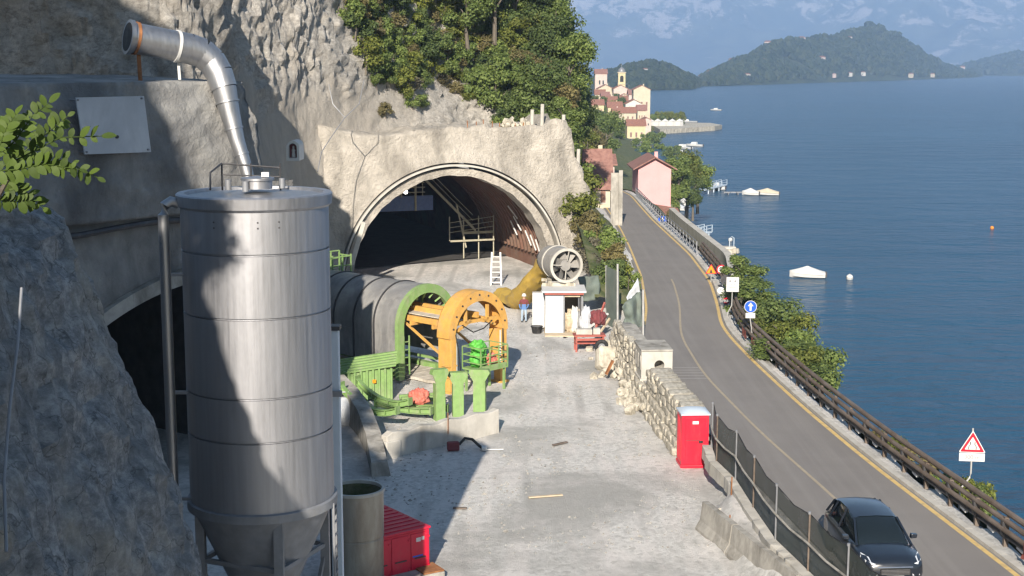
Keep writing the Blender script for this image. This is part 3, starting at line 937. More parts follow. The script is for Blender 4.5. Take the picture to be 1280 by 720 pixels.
hb = MB(); hb.box((.3, -.3, 13.33), (.16, .1, .1)); obj('latch', hb, 'white', hat)
for px_, py_ in ((-.55, -.1), (-.1, -.5), (.55, .35)):
    hb = MB(); hb.cyl((px_, py_, 12.98), (px_, py_, 13.2), .07, n=12); obj('roof_valve', hb, 'steel_grey', silo, True)
rb = MB()
for x in (-.85, -.2, .45):
    rb.tube([(x, .75, 12.9), (x, .75, 13.5)], .022, 6)
rb.tube([(-.85, .75, 13.5), (.45, .75, 13.4)], .022, 6); rb.tube([(-.85, .75, 13.25), (.45, .75, 13.2)], .018, 6); rb.tube([(-.85, .75, 13.5), (-.95, 0, 13.35), (-.9, -.3, 13.0)], .022, 6)
obj('roof_railing', rb, 'steel_dark', silo, True)
for a in (45, 135, 225, 315):
    x, y = 1.42 * math.cos(R(a - 22)), 1.42 * math.sin(R(a - 22))
    lb = MB(); lb.box((x, y, 3.0), (.2, .2, 6.0)); obj('leg', lb, 'steel_grey', silo)
cs = [(1.42 * math.cos(R(a - 22)), 1.42 * math.sin(R(a - 22))) for a in (45, 135, 225, 315)]
for i in range(4):
    p, q = cs[i], cs[(i + 1) % 4]
    lb = MB(); lb.bar((*p, .6), (*q, 4.6), .08); lb.bar((*p, 4.75), (*q, 4.75), .1); obj('brace', lb, 'steel_grey', silo)
fp = MB(); fp.tube([(-1.55, -.55, 12.72), (-1.68, -.62, 12.78), (-1.80, -.68, 12.70), (-1.84, -.70, 12.5), (-1.84, -.70, 3.0), (-1.84, -.7, .4)], .115, 14); fpo = obj('fill_pipe', fp, 'galv', silo, True)
for z in (11.2, 8.6, 6.2):
    cb = MB(); cb.bar((-1.78, -.66, z), (-1.36, -.66, z), .07); obj('clamp', cb, 'steel_grey', fpo)
ld = MB()
lx, ly = 1.63, -.35
for z in [1.0 + .3 * i for i in range(17)]:
    ld.bar((lx, ly, z), (lx + .02, ly + .42, z), .03)
ld.bar((lx, ly, .4), (lx, ly, 6.0), .05); ld.bar((lx, ly + .42, .4), (lx, ly + .42, 6.0), .05)
obj('ladder', ld, 'steel_grey', silo)
# bolted lug rows below the rim
for ang in (-112, -78, -62):
    for z in (12.3, 12.42):
        vb = MB(); p = Vector((SR * math.cos(R(ang)), SR * math.sin(R(ang)), z)); vb.box(p, (.03, .03, .03))
        obj('bolt', vb, 'steel_dark', silo)
# pale vertical dust duct behind the silo
d0 = onY(417, 412, 34.5); d1 = onY(418, 590, 34.5)
du = thing('dust_duct', 'pale blue grey upright dust duct beside the silo', 'duct', (d0.x, 34.5, 0))
b = MB(); b.box((0, 0, (d0.z) / 2), (.26, .3, d0.z)); obj('duct_body', b, 'white_blue', du, bev=.02)
b = MB(); b.box((0, 0, d0.z + .06), (.34, .38, .1)); obj('duct_cap', b, 'steel_dark', du)
b = MB(); b.box((.02, -.18, onY(418, 490, 34.5).z), (.36, .12, .14)); obj('duct_flange', b, 'steel_grey', du)

# ============================================================ OPEN TANK, RED BOX AND PALLET
tk = thing('open_tank', 'open beige steel drum tank standing between silo and red box', 'tank', (-4.72, 41.6, 0))
b = MB(); b.lathe([(.83, 0.15), (.83, 1.55), (.815, 1.57), (.815, 1.6), (.83, 1.62), (.83, 3.0)], 48); obj('wall', b, 'tank', tk, True)
b = MB(); b.lathe([(.83, 2.96), (.87, 2.97), (.87, 3.06), (.78, 3.06), (.78, 2.96)], 48); obj('rim', b, 'concrete', tk, True)
b = MB(); b.lathe([(.79, 3.0), (.79, 2.3), (.001, 2.3)], 40); obj('inner_wall', b, 'bank', tk, True)
b = MB(); b.lathe([(.86, 0.0), (.95, 0.0), (.95, .2), (.86, .2)], 40); obj('base_ring', b, 'timber', tk, True)
b = MB(); b.cyl((-.55, -.68, 0), (-.55, -.68, 2.75), .26, n=20); obj('side_column', b, 'steel_dark', tk, True)
b = MB(); b.cyl((.84, -.3, .32), (1.02, -.4, .32), .06, n=10); obj('valve', b, 'white', tk, True)

rz = R(37)
rbx = thing('tool_container', 'red metal tool container with door, white sticker and dark ribbed lid beside open tank', 'container', onz(537, 717, 0), rz)
# local frame: x along the door front (corner at the origin, front runs to -x), y into the box
W_, D_, H_ = 2.1, 2.6, 1.42
b = MB(); b.box((-W_ / 2, D_ / 2, H_ / 2 + .05), (W_, D_, H_)); obj('body', b, 'red_box', rbx, bev=.015)
b = MB(); b.box((-W_ / 2, D_ / 2, H_ + .1), (W_ + .08, D_ + .08, .07)); lid = obj('lid', b, 'red_box', rbx, bev=.015)
for k in range(8):
    b = MB(); b.box((-W_ / 2, .2 + k * .31, H_ + .145), (W_ - .1, .12, .03)); obj('lid_rib', b, 'red_box', lid)
for k in range(3):
    x0 = -.04 - k * .7
    b = MB(); b.box((x0 - .33, -.012, .77), (.63, .03, 1.26)); dr = obj('door', b, 'red_box', rbx, bev=.008)
    b = MB(); b.box((x0 - .33, -.04, .62), (.4, .03, .035)); obj('handle', b, 'steel_dark', dr)
    for z in (.3, 1.25):
        b = MB(); b.box((x0 - .02, -.035, z), (.09, .04, .06)); obj('hinge', b, 'red_box', dr)
b = MB(); b.box((-.42, -.032, 1.2), (.17, .006, .13)); b.box((-.26, -.032, 1.22), (.10, .006, .11)); obj('sticker', b, 'sign_white', rbx)
b = MB(); b.box((-.45, -.032, .68), (.38, .006, .05)); obj('brand_strip', b, 'sign_blue', rbx)
p = onz(500, 722, .1)
pl = thing('timber_tray', 'grey and rusty low tray in front of the red container', 'tray', (p.x, p.y, 0), R(30))
b = MB(); b.box((.3, -.15, .13), (1.9, .9, .25)); obj('tray_body', b, 'concrete_dirty', pl, bev=.02)
b = MB(); b.box((.9, -.15, .28), (.7, .8, .05)); obj('tray_lid', b, 'rust', pl)

# ============================================================ STEEL VENT DUCT ON THE SPRAYED BLOCK, WHITE SHEET, SHRINE
vd = thing('vent_duct', 'large galvanised vent duct bending down over the sprayed concrete block', 'duct', onY(250, 100, 53.5))
Yd = 53.0
pA, pB = onY(160, 46, 52.0), onY(237, 61, 53.2)
b = MB(); b.tube([pA, pB], .56, 28, cap=False); obj('straight_pipe', b, 'galv', vd, True, world=True)
b = MB(); b.tube([pA + (pA - pB).normalized() * .02, pA + (pB - pA).normalized() * .12], .63, 28); obj('end_flange', b, 'galv', vd, True, world=True)
b = MB(); b.tube([pA + (pA - pB).normalized() * .03, pA + (pA - pB).normalized() * .01], .52, 24); obj('mouth', b, 'black', vd, True, world=True)
for f in (.12, .78):
    q = pA.lerp(pB, f); dd = (pB - pA).normalized()
    b = MB(); b.tube([q - dd * .05, q + dd * .05], .6, 28); obj('band', b, 'white' if f > .5 else 'rust', vd, True, world=True)
bend = [pB, onY(252, 66, 53.4), onY(265, 77, 53.5), onY(274, 92, 53.4), onY(280, 110, 53.3)]
for k in range(4):
    b = MB(); a0, a1 = bend[k], bend[k + 1]; dd = (a1 - a0) * .06
    b.tube([a0 - dd, a1 + dd], [.57 - .02 * k, .55 - .02 * k], 24, cap=False); obj('elbow_segment', b, 'galv', vd, True, world=True)
low = [onY(280, 110, 53.3), onY(287, 140, 53.2), onY(296, 175, 53.1), onY(306, 205, 53), onY(316, 245, 52.9)]
b = MB(); b.tube(low, [.46, .38, .29, .24, .22], 20, cap=False); obj('drop_pipe', b, 'galv', vd, True, world=True)
for f in (0, 1, 2):
    q = low[f].lerp(low[f + 1], .6); dd = (low[f + 1] - low[f]).normalized()
    b = MB(); b.tube([q - dd * .03, q + dd * .03], [.46, .36, .29][f], 20); obj('band', b, 'galv', vd, True, world=True)
b = MB(); q = pA.lerp(pB, .15); b.bar(q, q + Vector((0, .2, -1.6)), .12); obj('stand', b, 'rust', vd, world=True)
b = MB(); q = pA.lerp(pB, .8); b.bar(q, q + Vector((0, .2, -1.2)), .1); obj('stand', b, 'white', vd, world=True)

def on_wall(x, y, off):   # where a view direction meets the block's face
    a, c = ray(x, y)
    # WA.x+WD.x*s - a*(WA.y+WD.y*s) = ... with offset off along WN
    P = WA + WN * off
    s = (a * P.y - P.x) / (WD.x - a * WD.y)
    Y = P.y + WD.y * s
    return Vector((a * Y, Y, CAM.z + c * Y))
ws = [on_wall(x, y, o_) for x, y, o_ in ((95, 122, -.74), (180, 120, -.95), (189, 190, -.95), (106, 193, -.74))]
b = MB(); nn = Vector((WN.x, WN.y, 0)) * .05
b.loft([[p for p in ws], [p + nn for p in ws]])
sh = thing('wall_sheet', 'plain white sheet fixed on the shaded sprayed concrete block', 'sheet', (ws[2] + ws[3]) / 2)
obj('sheet', b, 'panel', sh, world=True)
c = on_wall(147, 171, -.9)
b = MB(); b.cyl(c, c + nn * 2, .06, n=10); obj('bolt', b, 'steel_dark', sh, world=True)
for (x, y) in ((98, 125), (178, 123), (186, 187), (109, 190)):
    c = on_wall(x, y, -.79 if x < 140 else -1.0); b = MB(); b.cyl(c, c + nn * 9, .035, n=8); obj('anchor', b, 'steel_grey', sh, world=True)

# small shrine niche on the cliff
SHY = 89.5
sc_ = onY(367, 188, SHY - .8)
sn = thing('shrine_niche', 'small arched shrine niche with white figure on the pale cliff', 'shrine', sc_)
def arch2(w, h, n=12):
    return [(-w, -h)] + [(-w * math.cos(math.pi * i / n), h - w + w * math.sin(math.pi * i / n)) for i in range(n + 1)] + [(w, -h)]
b = MB()
b.loft([[Vector((u, -.35, v)) for u, v in arch2(.40, .62)], [Vector((u, -.35, v)) for u, v in arch2(.25, .45)], [Vector((u, .1, v)) for u, v in arch2(.25, .45)]], cap=False)
b.loft([[Vector((u, -.35, v)) for u, v in arch2(.40, .62)], [Vector((u, 1.6, v)) for u, v in arch2(.40, .62)]], cap=False)
obj('niche_frame', b, 'white', sn, True)
b = MB(); b.poly([Vector((u, .08, v)) for u, v in arch2(.26, .46)]); obj('niche_back', b, 'cloth_red', sn)
b = MB(); b.lathe([(.001, -.42), (.13, -.42), (.1, -.1), (.12, .02), (.06, .12), (.07, .2), (.05, .27), (.001, .29)], 16); obj('figure', b, 'white', sn, True)
# cables on the cliff
def cliff_cable(pts, label, r=.03):
    P = []
    for x, y, Y in pts: P.append(onY(x, y, Y))
    b = MB(); b.tube(P, r, 6); tag(obj('hanging_cable', b, 'steel_grey', None, True), label, 'cable', 'cables on the cliff')
cliff_cable([(455, 100, 98), (449, 130, 97), (431, 147, 96.5), (415, 170, 95), (402, 190, 93), (397, 215, 92)], 'long dark cable hanging across the pale cliff near the shrine')
cliff_cable([(411, 105, 97), (416, 130, 96.5), (431, 147, 96.5)], 'short dark cable joining the long cable on the pale cliff')
cliff_cable([(27, 360, 18), (22, 430, 17.5), (12, 510, 17), (5, 600, 16.5), (8, 690, 16)], 'dark cable hanging down the shaded foreground rock', .02)

# ============================================================ FORMWORK AND ORANGE GANTRY
FZ = math.atan2(.72, .69)
FO = Vector((-1.75, 68.75, 0))
def archprof(w, h, n=22, leg=0.0):
    """open profile: left leg, round top, right leg"""
    zc = h - w
    return [(-w, leg)] + [(-w * math.cos(math.pi * i / n), zc + w * math.sin(math.pi * i / n)) for i in range(n + 1)] + [(w, leg)]
def archband(w0, h0, w1, h1, y0, y1, leg=0.0, n=22):
    b = MB(); A = archprof(w0, h0, n, leg); B = archprof(w1, h1, n, leg)
    b.loft([[(a[0], y0, a[1]), (c[0], y0, c[1]), (c[0], y1, c[1]), (a[0], y1, a[1])] for a, c in zip(A, B)])
    return b
fw = thing('tunnel_formwork', 'grey barrel shaped steel formwork with green end arch beside orange gantry', 'formwork', FO, FZ)
for k in range(5):
    y0 = 3.75 + k * 1.6
    A = archprof(2.0, 4.75, 26, .9); zsplit = 2.35
    b = MB(); T = [(x, z) for x, z in A if z >= zsplit]
    T = [(-2.0, zsplit)] + T[0:] + [(2.0, zsplit)]
    b.loft([[(x, y0 + .012, z), (x, y0 + 1.588, z), (x * .95, y0 + 1.588, z * .975), (x * .95, y0 + .012, z * .975)] for x, z in T])
    obj('roof_panel', b, 'formwork', fw, True)
    for sx in (-1, 1):
        b = MB(); b.box((sx * 1.96, y0 + .8, 1.6), (.07, 1.576, 1.48)); obj('side_panel', b, 'formwork', fw, bev=.01)
for y0 in (3.5, 11.75):
    obj('end_arch', archband(2.02, 4.8, 1.62, 4.35, y0, y0 + .25, .1), 'green', fw, True)
ea = [o for o in fw.children if o.name.startswith('end_arch')][0]
for i in range(9):
    a = R(10 + 20 * i); zc = 4.8 - 2.02
    b = MB(); b.bar((-1.60 * math.cos(a), 3.65, zc + 1.6 * math.sin(a)), (-1.3 * math.cos(a), 3.85, zc + 1.3 * math.sin(a)), .12, .08); obj('arch_lug', b, 'green', ea)
for k in range(1, 5):
    y0 = 3.75 + k * 1.6; A = archprof(2.06, 4.81, 26, .9); B = archprof(1.99, 4.74, 26, .9)
    b = MB(); b.loft([[(a[0], y0 - .04, a[1]), (c[0], y0 - .04, c[1]), (c[0], y0 + .04, c[1]), (a[0], y0 + .04, a[1])] for a, c in zip(A, B)]); obj('seam_rib', b, 'steel_dark', fw, True)
# inner ladder frame and green rails
b = MB()
for z in (.8, 1.2, 1.6, 2.0): b.bar((-1.55, 3.6, z), (-1.2, 3.6, z), .05)
b.bar((-1.2, 3.6, .3), (-1.2, 3.6, 2.3), .06); b.bar((-1.55, 3.6, .3), (-1.55, 3.6, 2.3), .06)
obj('ladder_frame', b, 'green', fw)
b = MB()
for x in (-1.3, 1.3):
    b.box((x, 8, .25), (.35, 7.6, .3)); b.box((x, 8, .65), (.12, 7.6, .12))
obj('track_beam', b, 'green', fw)
for k in range(5):
    b = MB(); b.bar((-1.85, 5 + 1.6 * k, 2.9), (1.85, 5 + 1.6 * k, 2.9), .12); b.bar((-1.0, 5 + 1.6 * k, 2.9), (-1.0, 5 + 1.6 * k, 4.4), .1); b.bar((1.0, 5 + 1.6 * k, 2.9), (1.0, 5 + 1.6 * k, 4.4), .1); obj('inner_strut', b, 'green', fw)
# railing cage at the far end, on top
rl = MB()
for x in (-1.9, -1.2, -.5, .2, .9, 1.5):
    rl.bar((x, 12.3, 4.3), (x, 12.3, 6.2 if x < .3 else 5.6), .07)
    rl.bar((x, 11.3, 4.3), (x, 11.3, 5.5), .07)
for z in (4.75, 5.2, 5.6):
    rl.bar((-1.9, 12.3, z), (1.5, 12.3, z), .06)
rl.bar((-1.9, 12.3, 6.2), (.2, 12.3, 6.2), .06)
for z in (4.9, 5.4): rl.bar((-1.9, 11.3, z), (1.5, 11.3, z), .06)
for x in (-1.9, 1.5): rl.bar((x, 11.3, 5.4), (x, 12.3, 5.4), .06)
obj('end_railing', rl, 'green', fw)
# boarded floor between gantry and formwork
bf = thing('board_floor', 'pale boarded floor strip leading under the grey formwork', 'floor', FO, FZ)
for k in range(14):
    b = MB(); b.box((0, 1.2 + k * .42, .1 + .012 * (k % 3)), (2.2, .40, .14)); obj('board', b, 'sand_timber', bf)

og = thing('orange_gantry', 'orange steel arch gantry on two legs in front of grey formwork', 'gantry', FO, FZ)
A0 = archprof(2.0, 4.85, 24, 2.7); A1 = archprof(1.64, 4.34, 24, 2.7)
b = MB()
b.loft([[(a[0], -.22, a[1]), (c[0], -.22, c[1]), (c[0], -.18, c[1]), (a[0], -.18, a[1])] for a, c in zip(A0, A1)])
obj('arch_plate', b, 'orange', og)
b = MB(); b.loft([[(a[0], -.2, a[1]), (a[0] * .985, -.2, a[1] - .03), (a[0] * .985, .72, a[1] - .03), (a[0], .72, a[1])] for a in A0]); obj('arch_skin', b, 'orange', og, True)
b = MB(); b.loft([[(a[0], .68, a[1]), (c[0], .68, c[1]), (c[0], .72, c[1]), (a[0], .72, a[1])] for a, c in zip(A0, A1)]); obj('arch_plate', b, 'orange', og)
b = MB()   # cross tie plate with openings below the crown
b.box((0, .0, 3.35), (2.8, .12, .16)); b.box((-.75, .0, 3.7), (.14, .12, .75)); b.box((.75, .0, 3.7), (.14, .12, .75)); b.bar((-1.3, 0, 3.0), (-.4, 0, 3.4), .12); b.bar((1.3, 0, 3.0), (.4, 0, 3.4), .12)
obj('cross_tie', b, 'orange', og)
for sx in (-1, 1):
    b = MB(); b.box((sx * 1.75, .24, 1.75), (.36, .9, 1.95)); lg = obj('leg', b, 'orange', og, bev=.02)
    b = MB(); b.box((sx * 1.75, .1, .45), (.38, .46, .75)); obj('lower_leg', b, 'orange', lg)
    b = MB(); b.box((sx * 1.75, .1, .05), (.6, .7, .1)); obj('foot_plate', b, 'orange', lg)
    for z in (.8, 1.0, 1.35):
        b = MB(); b.box((sx * 1.75, .1, z), (.52, .6, .06)); obj('flange', b, 'orange', lg)
    b = MB(); b.bar((sx * 1.52, -.16, .8), (sx * 1.52, -.16, 2.7), .05); obj('leg_cable', b, 'white', lg)
for x, z in ((-1.15, 3.2), (-.4, 3.55), (.4, 3.55), (1.15, 3.2)):
    b = MB(); b.box((x, 3.0, z), (.16, 5.4, .28)); obj('long_beam', b, 'orange', og)
for y in (1.6, 3.2, 4.6):
    b = MB(); b.box((0, y, 3.0), (2.9, .14, .2)); obj('cross_beam', b, 'orange' if y < 4 else 'sand_timber', og)
b = MB(); b.box((-.75, 2.5, 3.42), (.7, 4.4, .05)); obj('walk_board', b, 'sand_timber', og)
for s_ in (-1, 1):
    b = MB(); b.bar((s_ * 1.2, .4, 1.2), (s_ * 1.2, 4.2, 3.1), .1); obj('raker', b, 'orange', og)

for hp in ([(-1.7, -.3, 2.9), (-1.6, -.4, 2.0), (-1.45, -.35, 1.2), (-1.5, -.3, .5)], [(-1.2, -.25, 3.3), (-.6, -.4, 2.9), (.1, -.4, 3.0), (.8, -.3, 3.3)], [(1.55, -.3, 2.8), (1.4, -.45, 1.9), (1.5, -.4, 1.0)], [(-1.1, .5, 3.4), (-1.0, 1.6, 2.9), (-1.1, 3.0, 3.3)]):
    b = MB(); P = [Vector(q) for q in hp]; b.tube(P, .03, 7); obj('hydraulic_hose', b, 'black', og, True)
for sx in (-1, 1):
    for k in range(7):
        a_ = R(12 + 26 * k) if sx < 0 else 0
for k in range(9):
    a_ = R(10 + 20 * k); zc = 4.85 - 2.0
    b = MB(); b.cyl((-1.8 * math.cos(a_), -.25, zc + 1.8 * math.sin(a_)), (-1.8 * math.cos(a_), -.22, zc + 1.8 * math.sin(a_)), .05, n=8); obj('plate_bolt', b, 'steel_dark', og)
# green work basket with railing, sacks beside it
def P2(lx, ly, z): # gantry local to world
    c, s = math.cos(FZ), math.sin(FZ); return Vector((FO.x + lx * c - ly * s, FO.y + lx * s + ly * c, z))
wk = thing('work_basket', 'green work platform with railing under the orange arch', 'work platform', P2(-.15, -.75, 0), FZ)
b = MB(); b.box((0, 0, 1.15), (1.9, 1.3, .09)); obj('deck', b, 'green', wk)
for x, y in ((-.8, -.5), (.8, -.5), (-.8, .5), (.8, .5)):
    b = MB(); b.box((x, y, .57), (.1, .1, 1.1)); obj('leg', b, 'green', wk)
b = MB()
for x in (-.93, -.31, .31, .93):
    for y in (-.63, .63): b.bar((x, y, 1.2), (x, y, 2.25), .05)
for z in (1.5, 1.85, 2.25):
    for y in (-.63, .63): b.bar((-.93, y, z), (.93, y, z), .045)
    for x in (-.93, .93): b.bar((x, -.63, z), (x, .63, z), .045)
obj('railing', b, 'green', wk)
b = MB(); b.box((-.1, -.64, 1.3), (1.85, .03, .2)); obj('toe_board', b, 'green', wk)
def sack(name, c, d, mat, seed, label, cat, group=None):
    random.seed(seed)
    def fn(u, v):
        t = 2 * math.pi * u; ph = math.pi * (v - .5)
        p = Vector((math.cos(t) * math.cos(ph), math.sin(t) * math.cos(ph), math.sin(ph)))
        k = (abs(p.x) ** 3.2 + abs(p.y) ** 3.2 + abs(p.z) ** 3.2) ** (-1 / 3.2)
        q = p * k
        q += Vector(p) * .3 * fr(p * 1.0 + Vector((seed, 0, 0)), 2.2, 4)
        q += Vector(p) * (.07 * math.sin(t * 9 + seed) * (1 - abs(p.z)) + .10 * fr(p + Vector((0, seed, 0)), 5, 3))
        return Vector((q.x * d[0], q.y * d[1], q.z * d[2] + d[2])) 
    o = obj(name, grid_mb(44, 24, fn), mat, None, 'all'); o.location = c; o.rotation_euler = (0, 0, FZ)
    return tag(o, label, cat, group)
sack('green_sack', P2(-.55, -.6, 1.2), (.34, .3, .36), 'green_bright', 2, 'bright green sack at the bottom of the pile on the work platform', 'sack', 'sacks on the work platform')
sack('green_sack', P2(-.1, -.35, 1.2), (.3, .3, .52), 'green_bright', 5, 'tall bright green sack on the work platform behind the striped one', 'sack', 'sacks on the work platform')
sack('green_sack', P2(-.45, -.55, 1.9), (.34, .3, .3), 'green_bright', 8, 'bright green sack lying on top of another green sack', 'sack', 'sacks on the work platform')
sack('striped_sack', P2(-.02, -1.05, 1.2), (.22, .2, .34), 'tarp_red', 3, 'red and white sack standing on the green work platform', 'sack', 'sacks on the work platform')
sack('rubble_bag', onz(524, 505, .5) , (.42, .38, .34), 'tarp_red', 11, 'big crumpled red and white bag lying on green steel frame', 'bag')

# upright green flared steel posts
def flared(name, px_, py_, h, w, rot, label):
    p = onz(px_, py_, 0)
    t_ = thing(name, label, 'steel post', p, rot, 'upright green formwork posts')
    b = MB(); prof = [(-w / 2, 0), (-w / 2, h * .72), (-w * .95, h * .93), (-w * .8, h), (w * .8, h), (w * .95, h * .93), (w / 2, h * .72), (w / 2, 0)]
    b.prism(prof, -.03, .03, lambda u, v, d: (u, d, v)); obj('web', b, 'green', t_)
    for sx in (-1, 1):
        b = MB(); b.box((sx * w / 2, .16, h * .36), (.04, .34, h * .72)); obj('flange', b, 'green', t_)
    b = MB(); b.prism([(-w * .95, h * .9), (-w * .8, h), (w * .8, h), (w * .95, h * .9)], .02, .34, lambda u, v, d: (u, d, v)); obj('head', b, 'green', t_)
    for z in (.25, .5):
        b = MB(); b.box((0, .16, h * z), (w, .3, .03)); obj('stiffener', b, 'green', t_)
flared('formwork_post', 551, 526, 2.35, .42, R(25), 'tallest upright green steel post beside the red and white bag')
flared('formwork_post', 573, 521, 2.05, .46, R(10), 'upright green steel post between two others behind the white wall')
flared('formwork_post', 599, 517, 2.05, .52, R(-8), 'upright green steel post next to the orange gantry leg')

# green stacks, bent ribs and frames
def gp(x, y, z=0.0): return onz(x, y, z)
gs = thing('formwork_stack', 'stack of ribbed green formwork panels behind the bent green ribs', 'formwork panels', gp(458, 500), R(14))
b = MB(); b.box((0, .5, .75), (2.5, 1.3, 1.4)); obj('panel_body', b, 'green', gs)
for k in range(9):
    b = MB(); b.box((-1.15 + .29 * k, -.2, .78), (.1, .12, 1.5)); obj('upright_rib', b, 'green', gs)
for k in range(6):
    b = MB(); b.box((-.05 + .06 * k, -.18 + .28 * k, 1.52 + .07 * k), (2.9, .2, .09), Matrix.Rotation(R(-6), 3, 'Y')); obj('top_slat', b, 'green', gs)
b = MB(); b.box((.35, -.29, .95), (.16, .05, .16)); obj('orange_tag', b, 'sign_orange', gs)
def bent_rib(x, y, L, rot, tilt, label, z0=.35):
    t_ = thing('bent_rib', label, 'steel rib', gp(x, y), rot, 'bent green ribs by the white wall')
    pts = [(-L / 2 + L * i / 10, .0, z0 + .55 * (i / 10 - .45) ** 2 * 2.2 * tilt + (1 - i / 10) * tilt * .55) for i in range(11)]
    for dz, nm_ in ((.12, 'top_flange'), (-.12, 'bottom_flange')):
        b = MB(); b.loft([[(q[0], -.13, q[2] + dz - .015), (q[0], .13, q[2] + dz - .015), (q[0], .13, q[2] + dz + .015), (q[0], -.13, q[2] + dz + .015)] for q in pts]); obj(nm_, b, 'green', t_)
    b = MB(); b.loft([[(q[0], -.015, q[2] - .12), (q[0], .015, q[2] - .12), (q[0], .015, q[2] + .12), (q[0], -.015, q[2] + .12)] for q in pts]); obj('web', b, 'green', t_)
    q = pts[0]; b = MB(); b.box((q[0], 0, q[2]), (.05, .46, .5)); obj('end_plate', b, 'green', t_)
    q = pts[-1]; b = MB(); b.box((q[0], 0, q[2]), (.05, .36, .34)); obj('end_plate', b, 'green', t_)
    for k in (3, 6, 8):
        q = pts[k]; b = MB(); b.box((q[0], 0, q[2]), (.03, .26, .24)); obj('stiffener', b, 'green', t_)
bent_rib(462, 534, 3.0, R(-30), 1.6, 'bent green rib with the high flared end, lowest in the heap')
bent_rib(480, 522, 2.8, R(-28), 1.5, 'bent green rib lying in the middle of the green heap')
bent_rib(505, 524, 2.7, R(-20), .4, 'nearly straight green rib lying beside the white wall')
bent_rib(530, 520, 2.2, R(-8), .15, 'short flat green rib under the red and white bag')
gf = thing('steel_cradle', 'low green steel frame carrying the red and white bag', 'cradle', gp(528, 508), R(15))
for y in (-.5, .0, .5):
    b = MB(); b.box((0, y, .42), (2.0, .14, .16)); obj('cross_bar', b, 'green', gf)
for x in (-.9, 0, .9):
    b = MB(); b.box((x, 0, .28), (.16, 1.2, .12)); obj('long_bar', b, 'green', gf)
for x in (-.9, .9):
    for y in (-.5, .5):
        b = MB(); b.box((x, y, .11), (.14, .14, .22)); obj('foot', b, 'green', gf)
bw = thing('white_bag', 'pale bulk bag slumped behind the green bent ribs', 'bag', gp(432, 530))
def bagfn(u, v):
    t = 2 * math.pi * u; r = .62 * math.sin(math.pi * min(.98, v * .9 + .1)) ** .6; z = v * 1.25
    q = Vector((r * math.cos(t), r * math.sin(t), z)); return q * (1 + .10 * noise.noise(q * 3))
obj('bag_body', grid_mb(24, 12, bagfn), 'panel', bw, 'all')
b = MB(); b.tube([(-.3, 0, 1.15), (-.15, 0, 1.45), (.15, 0, 1.45), (.3, 0, 1.15)], .03, 6); obj('strap', b, 'panel', bw, True)

# white concrete L wall in front of the green heap
cw0, cw1 = onz(484, 574, 0), onz(624, 541, 0)
dv = (cw1 - cw0); L = dv.length; ang = math.atan2(dv.y, dv.x)
cw = thing('retaining_wall', 'low white concrete wall in front of the green steel heap', 'wall', cw0, ang)
def cwf(u, v):
    return (u, v)
b = MB(); tops = [(i * L / 20, 1.02 + .05 * math.sin(i * 1.3) - (.0 if i else .1)) for i in range(21)]
b.loft([[(x, -.02 + .03 * noise.noise(Vector((x, 0, 0))), -.1), (x, .0, z), (x, .38, z), (x, .38, -.1)] for x, z in tops]); obj('wall_body', b, 'concrete', cw, bev=.03)
b = MB(); b.box((.28, .2, .35), (.75, .6, .75)); obj('wall_foot', b, 'concrete', cw, bev=.04)
b = MB(); b.cyl((L * .52, -.05, .5), (L * .52, -.05, 1.4), .02, n=6); obj('lifting_bar', b, 'rust', cw)
# curved concrete ledge dropping behind the tank, in shade
P_ = [(428, 500), (446, 512), (462, 530), (473, 552), (481, 582)]
b = MB(); rg = []
for i, (x, y) in enumerate(P_):
    q = onz(x, y + 14, 0); h = 1.7 - .28 * i
    rg.append([q + Vector((-.5, -.1, -.1)), q + Vector((-.5, -.1, h)), q + Vector((.1, .1, h)), q + Vector((.25, .1, -.1))])
b.loft(rg); tag(obj('concrete_ledge', b, 'concrete_dirty', None, True), 'curved grey concrete ledge in shade between tank and white wall', 'ledge')
# compressor-like debris on the gravel
dbp = onz(577, 563, 0)
db = thing('dark_pump', 'small dark red pump with hose lying by the white wall', 'pump', dbp, R(10))
b = MB(); b.box((-.35, 0, .2), (.5, .3, .36)); obj('pump_body', b, 'cloth_red', db, bev=.05)
b = MB(); b.tube([(-.1, 0, .25), (.15, .05, .5), (.45, .0, .45), (.7, -.05, .2), (.85, -.1, .08)], .06, 8); obj('hose', b, 'black', db, True)
b = MB(); b.cyl((.8, -.25, .1), (1.0, -.25, .1), .1, n=12); b.bar((.9, -.25, .06), (1.7, -.3, .05), .04); obj('nozzle', b, 'white', db)
# ============================================================ STONE WALL BETWEEN YARD AND ROAD
random.seed(3)
sw = thing('stone_wall', 'crumbling pale stone wall between gravel yard and road', 'wall', (6.8, 66, 0))
WF = [(53.5, 7.2), (57.4, 6.75), (66, 6.05), (74.3, 5.5), (80, 5.75)]     # yard face of the wall
def wfx(y): return lerp_tab(WF, y)
WTOP = [(53.5, 1.95), (63.9, 1.95), (64.2, 1.15), (67.6, 1.1), (68, 2.3), (73, 2.5), (77, 1.9), (80, .9)]
b = MB(); rg = []
for i in range(49):
    y = 56.0 + .5 * i; t = lerp_tab(WTOP, y) - .12; x = wfx(y) + .14
    rg.append([(x, y, -.2), (x, y, t), (x + .75, y, t), (x + .75, y, -.2)])
b.loft(rg); obj('wall_core', b, 'concrete_dirty', sw, world=True)
ico8 = [(-1, -1, -1), (1, -1, -1), (1, 1, -1), (-1, 1, -1), (-1, -1, 1), (1, -1, 1), (1, 1, 1), (-1, 1, 1)]
